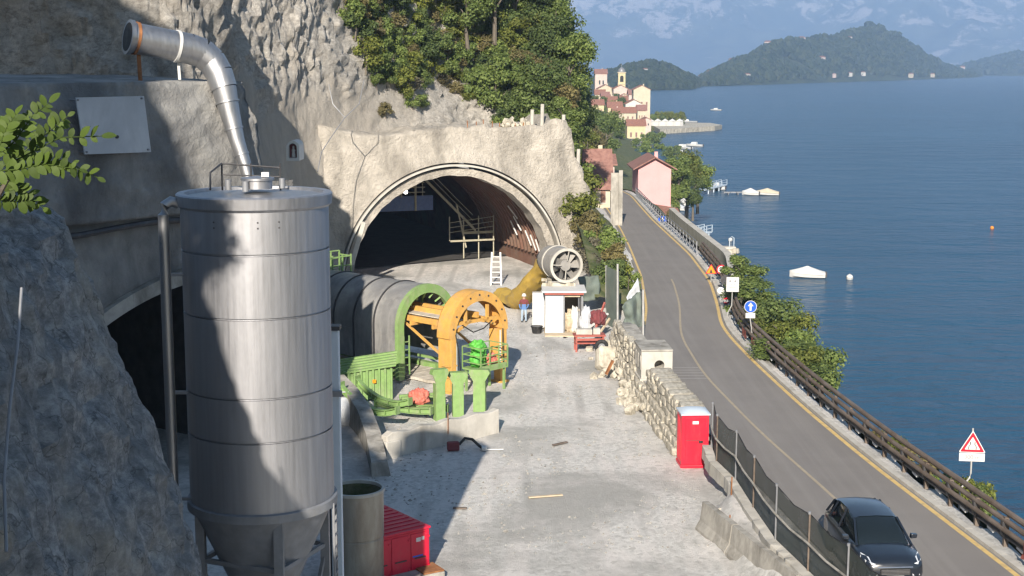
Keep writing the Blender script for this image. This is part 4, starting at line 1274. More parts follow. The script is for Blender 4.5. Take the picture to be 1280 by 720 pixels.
def stone_mesh(sd):
    random.seed(sd); bm = bmesh.new()
    bmesh.ops.create_cube(bm, size=2)
    bmesh.ops.bevel(bm, geom=bm.edges[:], offset=.28, segments=1, affect='EDGES')
    for v in bm.verts: v.co += Vector((random.uniform(-.13, .13), random.uniform(-.13, .13), random.uniform(-.13, .13)))
    me = bpy.data.meshes.new('stone'); bm.to_mesh(me); bm.free(); me.materials.append(M['stone']); return me
STN = [stone_mesh(100 + k) for k in range(7)]
random.seed(4)
def put_stone(parent, c, d, rot, name='stone'):
    o = bpy.data.objects.new(name, random.choice(STN)); COL.objects.link(o)
    o.parent = parent; o.matrix_parent_inverse = parent.matrix_basis.inverted()
    o.location = c; o.scale = (d[0] / 2, d[1] / 2, d[2] / 2); o.rotation_euler = rot
    return o
for row in range(7):
    y = 56.0 + random.uniform(0, .4)
    while y < 79:
        L_ = random.uniform(.45, .95); z = .16 + .33 * row
        if z + .1 < lerp_tab(WTOP, y + L_ / 2) and random.random() > (.0 if y < 66 else .06):
            yaw = math.atan2(wfx(y + .5) - wfx(y), .5)
            put_stone(sw, (wfx(y + L_ / 2) + .12 + random.uniform(-.06, .06) - (.10 * (3 - row) if row < 3 else 0), y + L_ / 2, z),
                      (.34, L_ * .97, .32), (random.uniform(-.08, .08), random.uniform(-.08, .08), -yaw + random.uniform(-.05, .05)))
        y += L_
# coping slabs
y = 56.1
while y < 63.5:
    L_ = random.uniform(.8, 1.3)
    put_stone(sw, (wfx(y + L_ / 2) + .48, y + L_ / 2, 2.0), (.98, L_ * .98, .2), (0, 0, R(4)), 'coping_stone'); y += L_
# fallen stones at its foot
for k in range(46):
    y = random.uniform(62, 80); r = abs(random.gauss(0, .55)); s_ = random.uniform(.12, .42)
    o = put_stone(sw, (wfx(y) - .15 - r, y, s_ * .35 + max(0, .5 - r) * .5), (s_ * 1.3, s_ * 1.5, s_), (random.random() * 3, random.random() * 3, random.random() * 3), 'fallen_stone')
# big tilted slab leaning at the yard side
for (x, y, zz, d, rot, lab) in ((762, 462, .5, (1.5, .5, 1.3), (R(-28), R(12), R(25)), 'big pale tilted slab lying against the crumbling wall'),
                                (800, 488, .3, (.9, .6, .7), (R(20), R(-15), R(60)), 'small pale boulder at the foot of the crumbling wall')):
    o = bpy.data.objects.new('fallen_slab', STN[1]); COL.objects.link(o); o.location = onz(x, y, 0) + Vector((0, .3, zz)); o.scale = tuple(v / 2 for v in d); o.rotation_euler = rot
    tag(o, lab, 'slab')
b = MB(); q = onz(757, 460, .6); b.bar(q + Vector((0, -.35, -.25)), q + Vector((.35, -.25, .45)), .22, .08); tag(obj('rusty_plate', b, 'rust'), 'small rusty brown plate stuck in the pale slab', 'plate')

# white block with round hole, on the wall
bk = thing('pierced_block', 'white concrete block with round hole and rough grey top on the stone wall', 'block', (6.85, 65.9, 1.05), R(3))
b = MB(); n_ = 28; w2, h2 = .74, .66; hr = .24
sq = []; ci = []
for i in range(n_):
    t_ = 2 * math.pi * i / n_ + math.pi / 4; c_, s_ = math.cos(t_), math.sin(t_); k = 1 / max(abs(c_), abs(s_))
    sq.append((c_ * k * w2, s_ * k * h2)); ci.append((c_ * hr + .12, s_ * hr))
fr_ = [(u, 0, v + h2) for u, v in sq]; fi = [(u, 0, v + h2) for u, v in ci]; bi = [(u, 1.0, v + h2) for u, v in ci]; bo = [(u, 2.4, v + h2) for u, v in sq]
b.loft([bi, fi, fr_, bo], cap=True)
obj('block_body', b, 'concrete', bk, bev=.0)
b = MB(); b.box((0, 1.2, 1.37), (1.52, 2.5, .1)); obj('rough_top', b, 'concrete_dirty', bk, bev=.03)
b = MB(); b.box((0, 1.2, -.06), (1.62, 2.6, .16)); obj('plinth', b, 'concrete', bk, bev=.02)
for k in range(3):
    b = MB(); b.box((-.76, .4 + .75 * k, .75), (.05, .5, .7)); obj('side_recess', b, 'concrete_dirty', bk, bev=.01)

# ============================================================ PORTABLE TOILET
pt_ = onz(867, 585, 0)
tl = thing('portable_toilet', 'red portable toilet cabin with pale roof against the stone wall', 'portable toilet', (7.18, 54.95, 0), R(3))
b = MB(); b.box((0, 0, 1.13), (1.08, 1.1, 2.06)); obj('cabin', b, 'red_plastic', tl, bev=.03)
b = MB(); b.box((0, 0, .05), (1.14, 1.16, .12)); obj('base', b, 'red_plastic', tl, bev=.02)
def roof(u, v):
    x = (u - .5) * 1.16; y = (v - .5) * 1.2
    return (x, y, 2.17 + .13 * (1 - (2 * abs(v - .5)) ** 2.2) * (1 - (2 * abs(u - .5)) ** 4) + .02)
b = grid_mb(14, 14, roof); b.box((0, 0, 2.16), (1.16, 1.2, .05)); obj('roof', b, 'white_blue', tl, True)
b = MB(); b.box((.02, -.56, 1.1), (.82, .03, 1.88)); dr = obj('door', b, 'red_plastic', tl, bev=.01)
b = MB(); b.box((.0, -.585, 1.84), (.24, .012, .12)); obj('sticker', b, 'sign_white', dr)
b = MB(); b.box((.22, -.59, 1.06), (.16, .03, .1)); obj('lock', b, 'black', dr)
b = MB(); b.box((-.1, -.583, 1.12), (.55, .012, .03)); obj('door_groove', b, 'cloth_red', dr)
for x in (-.22, 0, .22):
    b = MB(); b.box((x, -.582, 1.5), (.10, .012, .5)); obj('door_rib', b, 'red_plastic', dr)
for k in range(3):
    b = MB(); b.box((-.545, -.3 + .3 * k, 1.1), (.02, .12, 1.7)); obj('wall_rib', b, 'red_plastic', tl)

# ============================================================ JERSEY BARRIERS AND LEDGE
def barrier(p0, p1, label, h=.98):
    d = p1 - p0; L = d.length
    t_ = thing('concrete_barrier', label, 'barrier', p0, math.atan2(d.y, d.x), 'concrete barriers along the fence ledge')
    b = MB(); prof = [(.0, -.05), (.0, .1), (.16, .35), (.24, h), (.46, h), (.54, .35), (.7, .1), (.7, -.05)]
    b.loft([[(x, u + .012 * noise.noise(Vector((x * 2, v * 4, 1))), v) for u, v in prof] for x in [.01 + (L - .02) * i / 10 for i in range(11)]])
    obj('barrier_body', b, 'concrete_dirty', t_)
    b = MB(); b.box((.015, .35, h * .5), (.06, .1, h * .8)); obj('joint_key', b, 'concrete', t_)
    return t_
q0 = onz(893, 660, 0); q1 = onz(966, 720, 0); dd = (q1 - q0).normalized()
barrier(q1 + dd * 2.6, q0 + dd * 2.62, 'grey concrete barrier beside the meshed fence ending at the frame')
barrier(q0 + dd * 2.58, q0, 'weathered concrete barrier with broken yellowish end by the meshed fence')
b = MB(); b.box((q0 + Vector((.12, .1, .34))), (.5, .42, .62), Matrix.Rotation(R(20), 3, 'Z') @ Matrix.Rotation(R(-20), 3, 'X')); tag(obj('broken_stone', b, 'stone', bev=.04), 'pale yellow broken stone at the barrier end', 'stone')
for x, y in ((913, 612), (911, 640)):
    q = onz(x, y + 36, 0); b = MB(); b.tube([q, q + Vector((.02, 0, 1.5 if y < 630 else .9))], .025, 6); tag(obj('thin_rod', b, 'rust', None, True), 'tall thin rod at the barrier end' if y < 630 else 'short thin rod at the barrier end', 'rod')

# ============================================================ SCREENED FENCE
fpts = [(53.6, 7.75), (51.7, 7.66), (49.3, 8.0), (46.0, 8.08), (42.7, 8.22), (39.9, 8.66), (37.1, 9.14), (34.3, 9.6)]
fe = thing('screen_fence', 'fence of steel posts with dark green screen mesh along the road', 'fence', (8.1, 46, .92))
for k, (y, x) in enumerate(fpts):
    b = MB(); b.tube([(x, y, .7), (x + .01, y, 2.78)], .03, 8); po = obj('post', b, 'corten' if k % 2 else 'steel_grey', fe, True, world=True)
    b = MB(); b.cyl((x, y, 2.77), (x, y, 2.85), .045, n=8); obj('post_cap', b, 'steel_grey', po, world=True)
for (y0, x0), (y1, x1) in zip(fpts, fpts[1:]):
    def mf(u, v, y0=y0, x0=x0, y1=y1, x1=x1):
        y = y0 + (y1 - y0) * u; x = x0 + (x1 - x0) * u
        s_ = math.sin(math.pi * u)
        return (x + .05 + .05 * noise.noise(Vector((y * 1.3, v * 2, 0))) * s_, y, .95 + 1.78 * v - .12 * s_ * v)
    obj('mesh_panel', grid_mb(10, 5, mf), 'mesh', fe, 'all', world=True)
    b = MB(); b.tube([(x0 - .04, y0, 1.9), ((x0 + x1) / 2 - .04, (y0 + y1) / 2, 1.84), (x1 - .04, y1, 1.9)], .035, 6); obj('mid_rail', b, 'concrete_dirty', fe, True, world=True)
    b = MB(); b.tube([(x0 + .05, y0, 2.74), ((x0 + x1) / 2 + .05, (y0 + y1) / 2, 2.6), (x1 + .05, y1, 2.74)], .015, 5); obj('top_wire', b, 'black', fe, True, world=True)
lg_ = MB(); P = []
for i in range(60):
    y = 34.5 + .33 * i; x = lerp_tab(sorted(fpts), y)
    w_ = .05 * noise.noise(Vector((y * 2, 0, 0))) + .05 * noise.noise(Vector((y * 5, 0, 3)))
    P.append([(x - .34 - w_, y, .6), (x - .32 - w_, y, 1.06 + w_), (x + .02, y, 1.05), (x + .02, y, .6)])
lg_.loft(P); tag(obj('fence_kerb', lg_, 'concrete', None), 'rough pale concrete kerb under the screen fence', 'kerb')

# ============================================================ CRUMPLED MESH AND NETTING AT THE SHACK END
gm = thing('mesh_screen', 'upright dark green mesh screen on posts behind the rubble', 'screen', onz(765, 415, .5))
for x, y0, y1, Y in ((758, 332, 425, 86), (772, 330, 440, 84)):
    b = MB(); b.tube([onY(x, y1, Y), onY(x, y0, Y)], .06, 8); obj('post', b, 'pole', gm, True, world=True)
def scr(u, v):
    p = onY(757 + 17 * u, 408 - 76 * v + 8 * u, 86 - 1.8 * u); return p + Vector((0, .15 * noise.noise(p * 1.2), 0))
obj('mesh_sheet', grid_mb(6, 12, scr), 'mesh_green', gm, 'all', world=True)
def tarp(name, px_, Y, mat, label, wav=.25):
    P = [[onY(x, y, Y + (i * .6)) for i, (x, y) in enumerate(r)] for r in px_]
    def fn(u, v):
        j = v * (len(P) - 1); a = min(len(P) - 2, int(j)); f = j - a
        i = u * (len(P[0]) - 1); c = min(len(P[0]) - 2, int(i)); g = i - c
        p = P[a][c].lerp(P[a][c + 1], g).lerp(P[a + 1][c].lerp(P[a + 1][c + 1], g), f)
        return p + Vector((0, wav * fr(p, 1.2, 3), wav * .4 * fr(p + Vector((3, 3, 3)), 1.0, 3)))
    o = obj(name, grid_mb(16, 12, fn), mat, None, 'all'); md = o.modifiers.new('thick', 'SOLIDIFY'); md.thickness = .03
    return tag(o, label, 'tarpaulin')
tarp('tarpaulin', [[(722, 346), (748, 344)], [(726, 362), (750, 358)], [(722, 378), (748, 374)]], 88, 'mesh_green', 'green grey tarpaulin hung beside the ventilation fan')
tarp('netting', [[(777, 384), (790, 372), (801, 364)], [(782, 398), (792, 392), (803, 396)], [(776, 412), (790, 412), (802, 418)]], 79, 'mesh_green', 'dark crumpled netting draped over the wall end by the road', .5)
tarp('netting', [[(783, 372), (797, 346)], [(790, 392), (804, 385)], [(794, 398), (805, 397)]], 82, 'panel', 'pale sheet of netting hanging beside the road bend', .3)
gpst = thing('grey_post', 'slim grey post standing at the road edge by the netting', 'post', onz(804, 428, 1))
b = MB(); b.tube([onY(804, 428, 76), onY(804, 362, 76)], .06, 8); obj('shaft', b, 'pole', gpst, True, world=True)
b = MB(); b.box(onY(804, 430, 76), (.25, .25, .1)); obj('foot', b, 'pole', gpst, world=True)

# ============================================================ SHACK, FAN, YELLOW DUCT
shk = thing('site_shack', 'small site shack with white door panel and open dark doorway', 'shack', (3.0, 82.9, 0))
SX0, SX1, SY = 1.95, 4.2, 82.9
b = MB(); b.box((SX0 + .06, SY + 1.1, 1.25), (.1, 2.2, 2.5)); obj('side_wall', b, 'concrete_dirty', shk, world=True)
b = MB(); b.box((SX1 - .06, SY + 1.1, 1.25), (.1, 2.2, 2.5)); obj('side_wall', b, 'steel_grey', shk, world=True)
b = MB(); b.box(((SX0 + SX1) / 2, SY + 2.2, 1.25), (2.2, .1, 2.5)); obj('back_wall', b, 'timber', shk, world=True)
b = MB(); b.box(((SX0 + SX1) / 2, SY + 1.0, 2.58), (2.6, 2.6, .1)); obj('roof', b, 'white', shk, world=True)
b = MB(); b.box(((SX0 + SX1) / 2, SY - .2, 2.48), (2.3, .08, .16)); obj('fascia', b, 'red_dull', shk, world=True)
b = MB(); b.box((SX0 + .55, SY - .05, 1.2), (1.06, .06, 2.3)); pnl = obj('door_panel', b, 'panel', shk, bev=.01, world=True)
for z in (.45, 1.05, 1.75):
    b = MB(); b.box((SX0 + .55, SY - .09, z), (1.0, .02, .05)); obj('panel_batten', b, 'white', pnl, world=True)
b = MB(); b.box((SX0 + 1.12, SY - .03, 1.2), (.08, .1, 2.3)); obj('door_post', b, 'steel_grey', shk, world=True)
b = MB(); b.box((SX0 + 1.6, SY - .02, 2.3), (.95, .08, .1)); obj('lintel', b, 'timber', shk, world=True)
for k in range(4):
    b = MB(); b.box((SX1 - .28 + .09 * k, SY - .04, 1.15), (.03, .05, 2.1)); obj('grille_bar', b, 'steel_grey', shk, world=True)
b = MB(); b.box(((SX0 + SX1) / 2, SY + .5, .06), (2.3, 3.0, .1)); obj('floor_slab', b, 'timber', shk, world=True)
cb_ = thing('white_cabinet', 'tall white cabinet standing against the left side of the shack', 'cabinet', (1.6, 84.6, 0))
b = MB(); b.box((0, 0, 1.2), (.75, .6, 2.1)); obj('cabinet_body', b, 'white', cb_, bev=.02)
b = MB(); b.box((0, -.31, 1.0), (.68, .02, .9)); obj('cabinet_door', b, 'panel', cb_)
b = MB(); b.box((0, -.31, 1.85), (.68, .02, .65)); obj('cabinet_door', b, 'panel', cb_)
b = MB(); b.box((0, 0, .08), (.7, .55, .16)); obj('plinth', b, 'black', cb_)
sack('cement_sack', Vector((3.35, 83.3, .1)), (.25, .3, .55), 'timber', 31, 'tan sack standing inside the shack doorway', 'sack')
sack('cement_sack', Vector((3.75, 83.2, .1)), (.22, .25, .72), 'white', 33, 'tall white sack standing inside the shack doorway', 'sack')
bkt = thing('black_bucket', 'black bucket standing on gravel left of the shack', 'bucket', onz(671, 417, 0))
b = MB(); b.lathe([(.001, .02), (.26, .02), (.34, .42), (.37, .42), (.37, .46), (.32, .46), (.24, .1), (.001, .1)], 20); obj('bucket_body', b, 'black', bkt, True)
b = MB(); b.tube([(-.35, 0, .42), (-.2, -.25, .5), (.2, -.25, .5), (.35, 0, .42)], .015, 6); obj('handle', b, 'steel_grey', bkt, True)
# fan: two-stage cylinder on a cradle, grille faces the camera and right
fa = onY(708, 332, 84.5); fb = onY(688, 324, 87.0)
fn_ = thing('ventilation_fan', 'large grey ventilation fan with round guard grille on the shack roof', 'fan', (fa + fb) / 2)
ax = (fb - fa).normalized(); fa2 = fa; L_ = (fb - fa).length
def rad_ring(c, r, th, mat, name, parent, tl_=.06):
    b = MB(); b.tube([c - ax * tl_, c + ax * tl_], r, 36, cap=False); b.tube([c - ax * tl_, c + ax * tl_], r - th, 36, cap=False)
    n = 36; k = len(b.v) - 4 * n
    for i in range(n):
        j = (i + 1) % n
        b.f.append([k + i, k + j, k + 2 * n + j, k + 2 * n + i]); b.f.append([k + n + i, k + n + j, k + 3 * n + j, k + 3 * n + i])
    return obj(name, b, mat, parent, True, world=True)
FR_ = 1.0
b = MB(); b.tube([fa, fa + ax * L_ * .55], FR_, 40, cap=False); b.tube([fa + ax * .02, fa + ax * L_ * .55], FR_ - .05, 40, cap=False); obj('casing', b, 'fan_grey', fn_, True, world=True)
b = MB(); b.tube([fa + ax * L_ * .55, fa + ax * L_ * 1.0], [FR_, .86], 40, cap=False); obj('rear_casing', b, 'fan_grey', fn_, True, world=True)
rad_ring(fa, FR_ + .05, .16, 'concrete', 'front_ring', fn_)
rad_ring(fa + ax * L_ * .55, FR_ + .04, .1, 'concrete', 'middle_ring', fn_)
b = MB(); b.tube([fa + ax * .12, fa + ax * .8], .34, 24); obj('motor_hub', b, 'fan_grey', fn_, True, world=True)
b = MB(); b.tube([fa + ax * .95, fa + ax * .99], FR_ - .06, 36); obj('inner_disc', b, 'steel_dark', fn_, True, world=True)
x_ = ax.cross(Vector((0, 0, 1))).normalized(); y_ = x_.cross(ax).normalized()
for a in (80, 175, 265, 350):
    b = MB(); d_ = x_ * math.cos(R(a)) + y_ * math.sin(R(a)); b.bar(fa + d_ * .3, fa + d_ * (FR_ - .02), .04, .06); obj('guard_spoke', b, 'concrete_dirty', fn_, world=True)
for k in range(7):
    a = R(51.4 * k); d_ = x_ * math.cos(a) + y_ * math.sin(a); e_ = -x_ * math.sin(a) + y_ * math.cos(a)
    b = MB(); c0 = fa + ax * .45
    b.loft([[c0 + d_ * r_ + e_ * w_ + ax * (.18 * w_ / .2) for w_ in (-.2, .2)] + [c0 + d_ * r_ + e_ * w_ + ax * (.18 * w_ / .2 + .03) for w_ in (.2, -.2)] for r_ in (.3, .65, 1.02)]); obj('blade', b, 'fan_grey', fn_, True, world=True)
b = MB(); cx_ = (fa + fb) / 2
for s_ in (-.6, .6): b.box((cx_.x + s_ * .9, cx_.y, 2.79), (.25, 2.4, .3))
b.box((cx_.x, cx_.y - 1, 2.72), (2.0, .2, .18)); b.box((cx_.x, cx_.y + .9, 2.72), (2.0, .2, .18)); obj('cradle', b, 'stone', fn_, world=True)
# duct: gathers at the fan and droops into the tunnel
yd = thing('yellow_duct', 'drooping yellow fabric air duct running from fan into the tunnel', 'air duct', onz(640, 388, 0))
DP = [fb + Vector((0, 0, -.05)), onY(676, 338, 88), onY(667, 352, 89), onY(658, 366, 90.5), onY(646, 377, 92), onY(628, 382, 95)]
b = MB(); rg = []
for i in range(26):
    k = i / 25 * 5; a = min(4, int(k)); f = k - a; p = DP[a].lerp(DP[a + 1], f)
    p = Vector((p.x, p.y, max(p.z, .5)))
    d_ = (DP[a + 1] - DP[a]).normalized(); u_ = d_.cross(Vector((0, 0, 1))).normalized(); w_ = u_.cross(d_).normalized()
    r_ = lerp_tab([(0, .85), (1, .62), (2, .7), (3.2, .85), (5, .6)], k)
    rg.append([p + (u_ * math.cos(2 * math.pi * j / 22) * r_ + w_ * math.sin(2 * math.pi * j / 22) * r_ * .75) * (1 + .13 * noise.noise(Vector((j * .7, i * .35, 0))) + .05 * math.sin(j * 2 + i)) for j in range(22)])
b.loft(rg); obj('duct_sleeve', b, 'yellow_fabric', yd, True, world=True)
b = MB(); b.tube([DP[0] + (DP[1] - DP[0]) * .05, DP[0] + (DP[1] - DP[0]) * .15], .86, 28); obj('clamp_ring', b, 'steel_dark', yd, True, world=True)
# bench and odds beside the shack
bn = thing('red_bench', 'faded red timber workbench in front of the shack', 'workbench', onz(737, 440, 0), R(4))
b = MB(); b.box((0, .3, .92), (1.75, .9, .09)); obj('bench_top', b, 'red_dull', bn, bev=.01)
b = MB(); b.box((0, .3, .5), (1.6, .8, .06)); obj('shelf', b, 'red_dull', bn)
for x in (-.75, .75):
    for y in (-.05, .65):
        b = MB(); b.box((x, y, .45), (.1, .1, .88)); obj('leg', b, 'red_dull', bn)
b = MB(); b.box((0, -.1, .72), (1.6, .05, .12)); obj('apron', b, 'red_dull', bn)
for k, (x, z, d, lab) in enumerate(((-.3, 1.1, (.9, .5, .3), 'pale box lying on the red workbench'), (.4, 1.12, (.4, .4, .35), 'small pale box on the right end of the red workbench'))):
    p = onz(737, 440, 0); b = MB(); b.box(p + Vector((x, .35, z)), d); tag(obj('bench_box', b, 'concrete', bev=.03), lab, 'box')
wl = thing('spare_wheel', 'dark spare wheel with pale hub leaning on the red workbench', 'wheel', onz(746, 440, 0) + Vector((.25, -.25, .36)))
b = MB(); tor = []
for i in range(29):
    t_ = 2 * math.pi * i / 28; c_ = Vector((math.cos(t_) * .28, 0, math.sin(t_) * .28)); e_ = c_.normalized()
    tor.append([c_ + e_ * .12 * math.cos(2 * math.pi * j / 10) + Vector((0, 1, 0)) * .1 * math.sin(2 * math.pi * j / 10) for j in range(10)])
b.loft(tor, cap=False); obj('tyre', b, 'black', wl, True)
b = MB(); b.cyl((0, -.06, 0), (0, .06, 0), .19, n=18); rm = obj('rim', b, 'steel_grey', wl, True)
b = MB(); b.cyl((0, -.1, 0), (0, -.06, 0), .07, n=12); obj('hub', b, 'white', rm, True)
for k, (x0, y0, x1, y1, m_, lab) in enumerate(((728, 420, 752, 396, 'steel_grey', 'grey metal pole leaning over the scrap pile'), (742, 418, 756, 378, 'red_dull', 'dull red pole leaning over the scrap pile'), (733, 412, 760, 392, 'white', 'white plastic pipe leaning over the scrap pile'),
                                               (746, 428, 762, 398, 'timber', 'timber batten leaning over the scrap pile'), (705, 424, 722, 427, 'black', 'black tube lying in front of the shack floor'))):
    a = onY(x0, y0, 81.5); c = onY(x1, y1, 82.5); a.z = max(a.z, .08)
    b = MB(); b.bar(a, c, .1); tag(obj('scrap_pole', b, m_), lab, 'pole', 'loose poles beside the shack')
sack('scrap_bag', onz(742, 425, 0) + Vector((.3, 1.0, .7)), (.42, .4, .42), 'cloth_red', 41, 'dark red bag on the scrap pile beside the shack', 'bag')
sack('scrap_bag', onz(722, 425, 0) + Vector((.55, 1.4, .0)), (.3, .3, .85), 'panel', 44, 'tall pale bundle standing right of the shack', 'bag')

# ============================================================ WORKER
wp = onz(655, 403, 0)
wk_ = thing('person', 'worker in white helmet, dark red top and blue waist jacket standing by the white cabinet', 'person', wp)
me = bpy.data.meshes.new('body')
V = [(0, 0, .92), (0, 0, 1.15), (0, -.01, 1.36), (0, -.02, 1.47), (0, -.03, 1.6), (0, -.02, 1.7), (.1, 0, .86), (.11, -.02, .48), (.12, .03, .08), (.12, -.12, .04), (-.1, 0, .86), (-.12, .02, .48), (-.13, .05, .08), (-.14, -.1, .04),
     (.2, -.01, 1.38), (.27, -.02, 1.12), (.2, -.2, .95), (.16, -.28, .96), (-.2, -.01, 1.38), (-.28, .0, 1.12), (-.24, -.16, .92), (-.2, -.24, .93)]
E_ = [(0, 1), (1, 2), (2, 3), (3, 4), (4, 5), (0, 6), (6, 7), (7, 8), (8, 9), (0, 10), (10, 11), (11, 12), (12, 13), (2, 14), (14, 15), (15, 16), (16, 17), (2, 18), (18, 19), (19, 20), (20, 21)]
RD = [.15, .14, .16, .06, .095, .075, .1, .07, .05, .045, .1, .07, .05, .045, .07, .05, .04, .045, .07, .05, .04, .045]
me.from_pydata(V, E_, [])
bo_ = link('body', me, wk_)
bpy.context.view_layer.objects.active = bo_
sk = bo_.modifiers.new('skin', 'SKIN')
for i, v in enumerate(me.skin_vertices[0].data):
    v.radius = (RD[i], RD[i] * (.7 if i < 3 else 1)); v.use_root = (i == 0)
bo_.modifiers.new('sub', 'SUBSURF').render_levels = 1
def bodymat():
    m, t, b_ = nm('worker clothes')
    tc = t.nodes.new('ShaderNodeTexCoord'); sp = t.nodes.new('ShaderNodeSeparateXYZ'); t.links.new(tc.outputs['Object'], sp.inputs[0])
    r = t.nodes.new('ShaderNodeValToRGB'); r.color_ramp.interpolation = 'CONSTANT'
    e = r.color_ramp.elements; e[0].position = 0; e[0].color = (.03, .03, .03, 1); e[1].position = .055; e[1].color = (.33, .42, .52, 1)
    for p_, c_ in ((.45, (.10, .2, .42, 1)), (.64, (.16, .04, .045, 1)), (.815, (.45, .27, .19, 1))):
        x = e.new(p_); x.color = c_
    mr = t.nodes.new('ShaderNodeMath'); mr.operation = 'DIVIDE'; mr.inputs[1].default_value = 1.8
    t.links.new(sp.outputs['Z'], mr.inputs[0]); t.links.new(mr.outputs[0], r.inputs[0]); t.links.new(r.outputs[0], b_.inputs['Base Color']); b_.inputs['Roughness'].default_value = .9
    return m
me.materials.append(bodymat())
b = MB(); b.lathe([(.16, 1.66), (.135, 1.68), (.125, 1.75), (.08, 1.82), (.001, 1.84)], 20, (0, -.02, 0)); obj('helmet', b, 'white', wk_, True)
for sx in (-.035, .035):
    b = MB(); b.lathe([(.001, -.012), (.012, 0), (.001, .012)], 8, (sx, -.125, 1.63)); obj('eye', b, 'black', wk_, True)
b = MB(); b.box((0, -.135, 1.605), (.025, .03, .04)); obj('nose', b, 'skin', wk_, bev=.008)

# ============================================================ THINGS INSIDE THE SUNLIT TUNNEL
tg = thing('tunnel_scaffold', 'dark steel stair scaffold with blue beam inside the sunlit tunnel', 'scaffold', wb(0, 0, 12))
GD = 11.5
b = MB(); b.box(wb(-3.2, 4.7, GD), (10.2, .5, 1.2), Matrix.Rotation(math.atan2(BU.y, BU.x), 3, 'Z')); obj('blue_beam', b, 'blue_steel', tg, world=True)
def brp(a, c, w, name, mat='scaffold'):
    b = MB(); b.bar(wb(*a), wb(*c), w); obj(name, b, mat, tg, world=True)
for z in (5.6, 6.0, 6.4): brp((-7.0, z, GD - .3), (1.2, z, GD - .3), .07, 'rail')
for u in (-7, -5, -3, -1, 1.0): brp((u, 5.3, GD - .3), (u, 6.4, GD - .3), .07, 'rail_post')
brp((.4, 4.1, GD - .3), (.4, 8.0, GD - .3), .16, 'hanger'); brp((-.8, 5.2, GD - .3), (-.8, 8.0, GD - .3), .12, 'hanger')
for o_ in (0, .55): brp((1.0, 6.8 - o_ * .3, GD - .6 - o_), (5.2, 2.6 - o_ * .3, GD - .6 - o_), .16, 'stair_stringer')
for z in (.55, 1.0): brp((1.0, 6.8 + z, GD - .6), (5.2, 2.6 + z, GD - .6), .05, 'stair_rail')
for k in range(9): 
    f = k / 8; brp((1.0 + 4.2 * f, 6.75 - 4.2 * f, GD - .6), (1.0 + 4.2 * f, 6.6 - 4.2 * f, GD - 1.2), .12, 'tread')
brp((4.2, 2.2, GD - 1), (6.8, 2.2, GD - 1), .2, 'landing'); brp((3.0, 1.6, GD - 1.4), (6.8, 1.6, GD - 1.4), .14, 'landing_edge')
for u in (3.0, 4.2, 5.5, 6.8): brp((u, .0 if u > 4 else 1.6, GD - 1.2), (u, 3.6, GD - 1.2), .09, 'upright')
for z in (2.7, 3.1, 3.5): brp((3.0, z - .4, GD - 1.3), (6.8, z, GD - 1.3), .05, 'guard_rail')
brp((3.6, 4.6, GD - 1.2), (4.4, 1.0, GD - 1.2), .12, 'diagonal')
for o_ in tg.children: pass
wlad = thing('white_ladder', 'white step ladder standing in the tunnel beside the brown wall', 'ladder', onz(621, 356, 0))
la = onz(620, 357, 0)
for s_ in (-.38, .38):
    b = MB(); b.bar(la + Vector((s_, 0, 0)), la + Vector((s_ * .8, 1.0, 2.3)), .12, .1); obj('stile', b, 'white', wlad, world=True)
for k in range(6):
    f = .1 + k / 6.5; b = MB(); b.bar(la + Vector((-.36, f, 2.3 * f)), la + Vector((.36, f, 2.3 * f)), .2, .06); obj('step', b, 'white', wlad, world=True)
lp = onY(507, 240, 110)
lt = thing('work_light', 'small lit white work lamp hanging under the tunnel crown', 'lamp', lp)
b = MB(); b.lathe([(.001, -.16), (.12, -.1), (.16, 0), (.12, .1), (.001, .16)], 16); m, t, b_ = nm('lamp glow'); b_.inputs['Emission Color'].default_value = (1, .97, .9, 1); b_.inputs['Emission Strength'].default_value = 6; obj('bulb', b, m, lt, True)
b = MB(); b.cyl((0, 0, .12), (0, 0, .3), .17, .06, n=14); b.tube([(0, 0, .3), (0, 0, 1.2)], .02, 6); obj('lamp_holder', b, 'black', lt, True)
# tunnel arch stub pieces at left springing
b = MB(); q = onY(440, 330, 100); b.bar(q, q + Vector((.9, 0, 3.0)), .4, .3); tag(obj('arch_prop', b, 'concrete'), 'pale leaning prop at the left foot of the sunlit arch', 'prop')

# ============================================================ GUARDRAIL
gr = thing('guardrail', 'weathered brown guardrail with three rails between road and lake', 'guardrail', (roadR(60) + .8, 60, 1.0))
GY = [26 + 2.05 * i for i in range(42)]
def gx(y): return roadR(y) + .82
for y in GY:
    x = gx(y); z = roadZ(y)
    b = MB(); b.box((x + .08, y, z + .40), (.14, .16, .95)); po = obj('post', b, 'corten', gr, world=True)
    b = MB(); b.box((x - .02, y, z + .55), (.1, .2, .4)); obj('bracket', b, 'steel_dark', po, world=True)
    b = MB(); b.box((x - .03, y + 1.0, z + .17), (.08, .55, .09)); obj('reflector_bar', b, 'sign_white', po, world=True)
yy_ = [24.5 + 1.0 * i for i in range(88)]
for off, z, r_ in ((-.05, .52, .085), (.05, .76, .09), (.18, .97, .10)):
    b = MB(); b.tube([(gx(y) + off, y, roadZ(y) + z) for y in yy_], r_, 10); obj('rail', b, 'corten', gr, True, world=True)
b = MB(); b.tube([(gx(y) + .1, y, roadZ(y) + .28) for y in yy_], .09, 8); obj('lower_rail', b, 'steel_dark', gr, True, world=True)
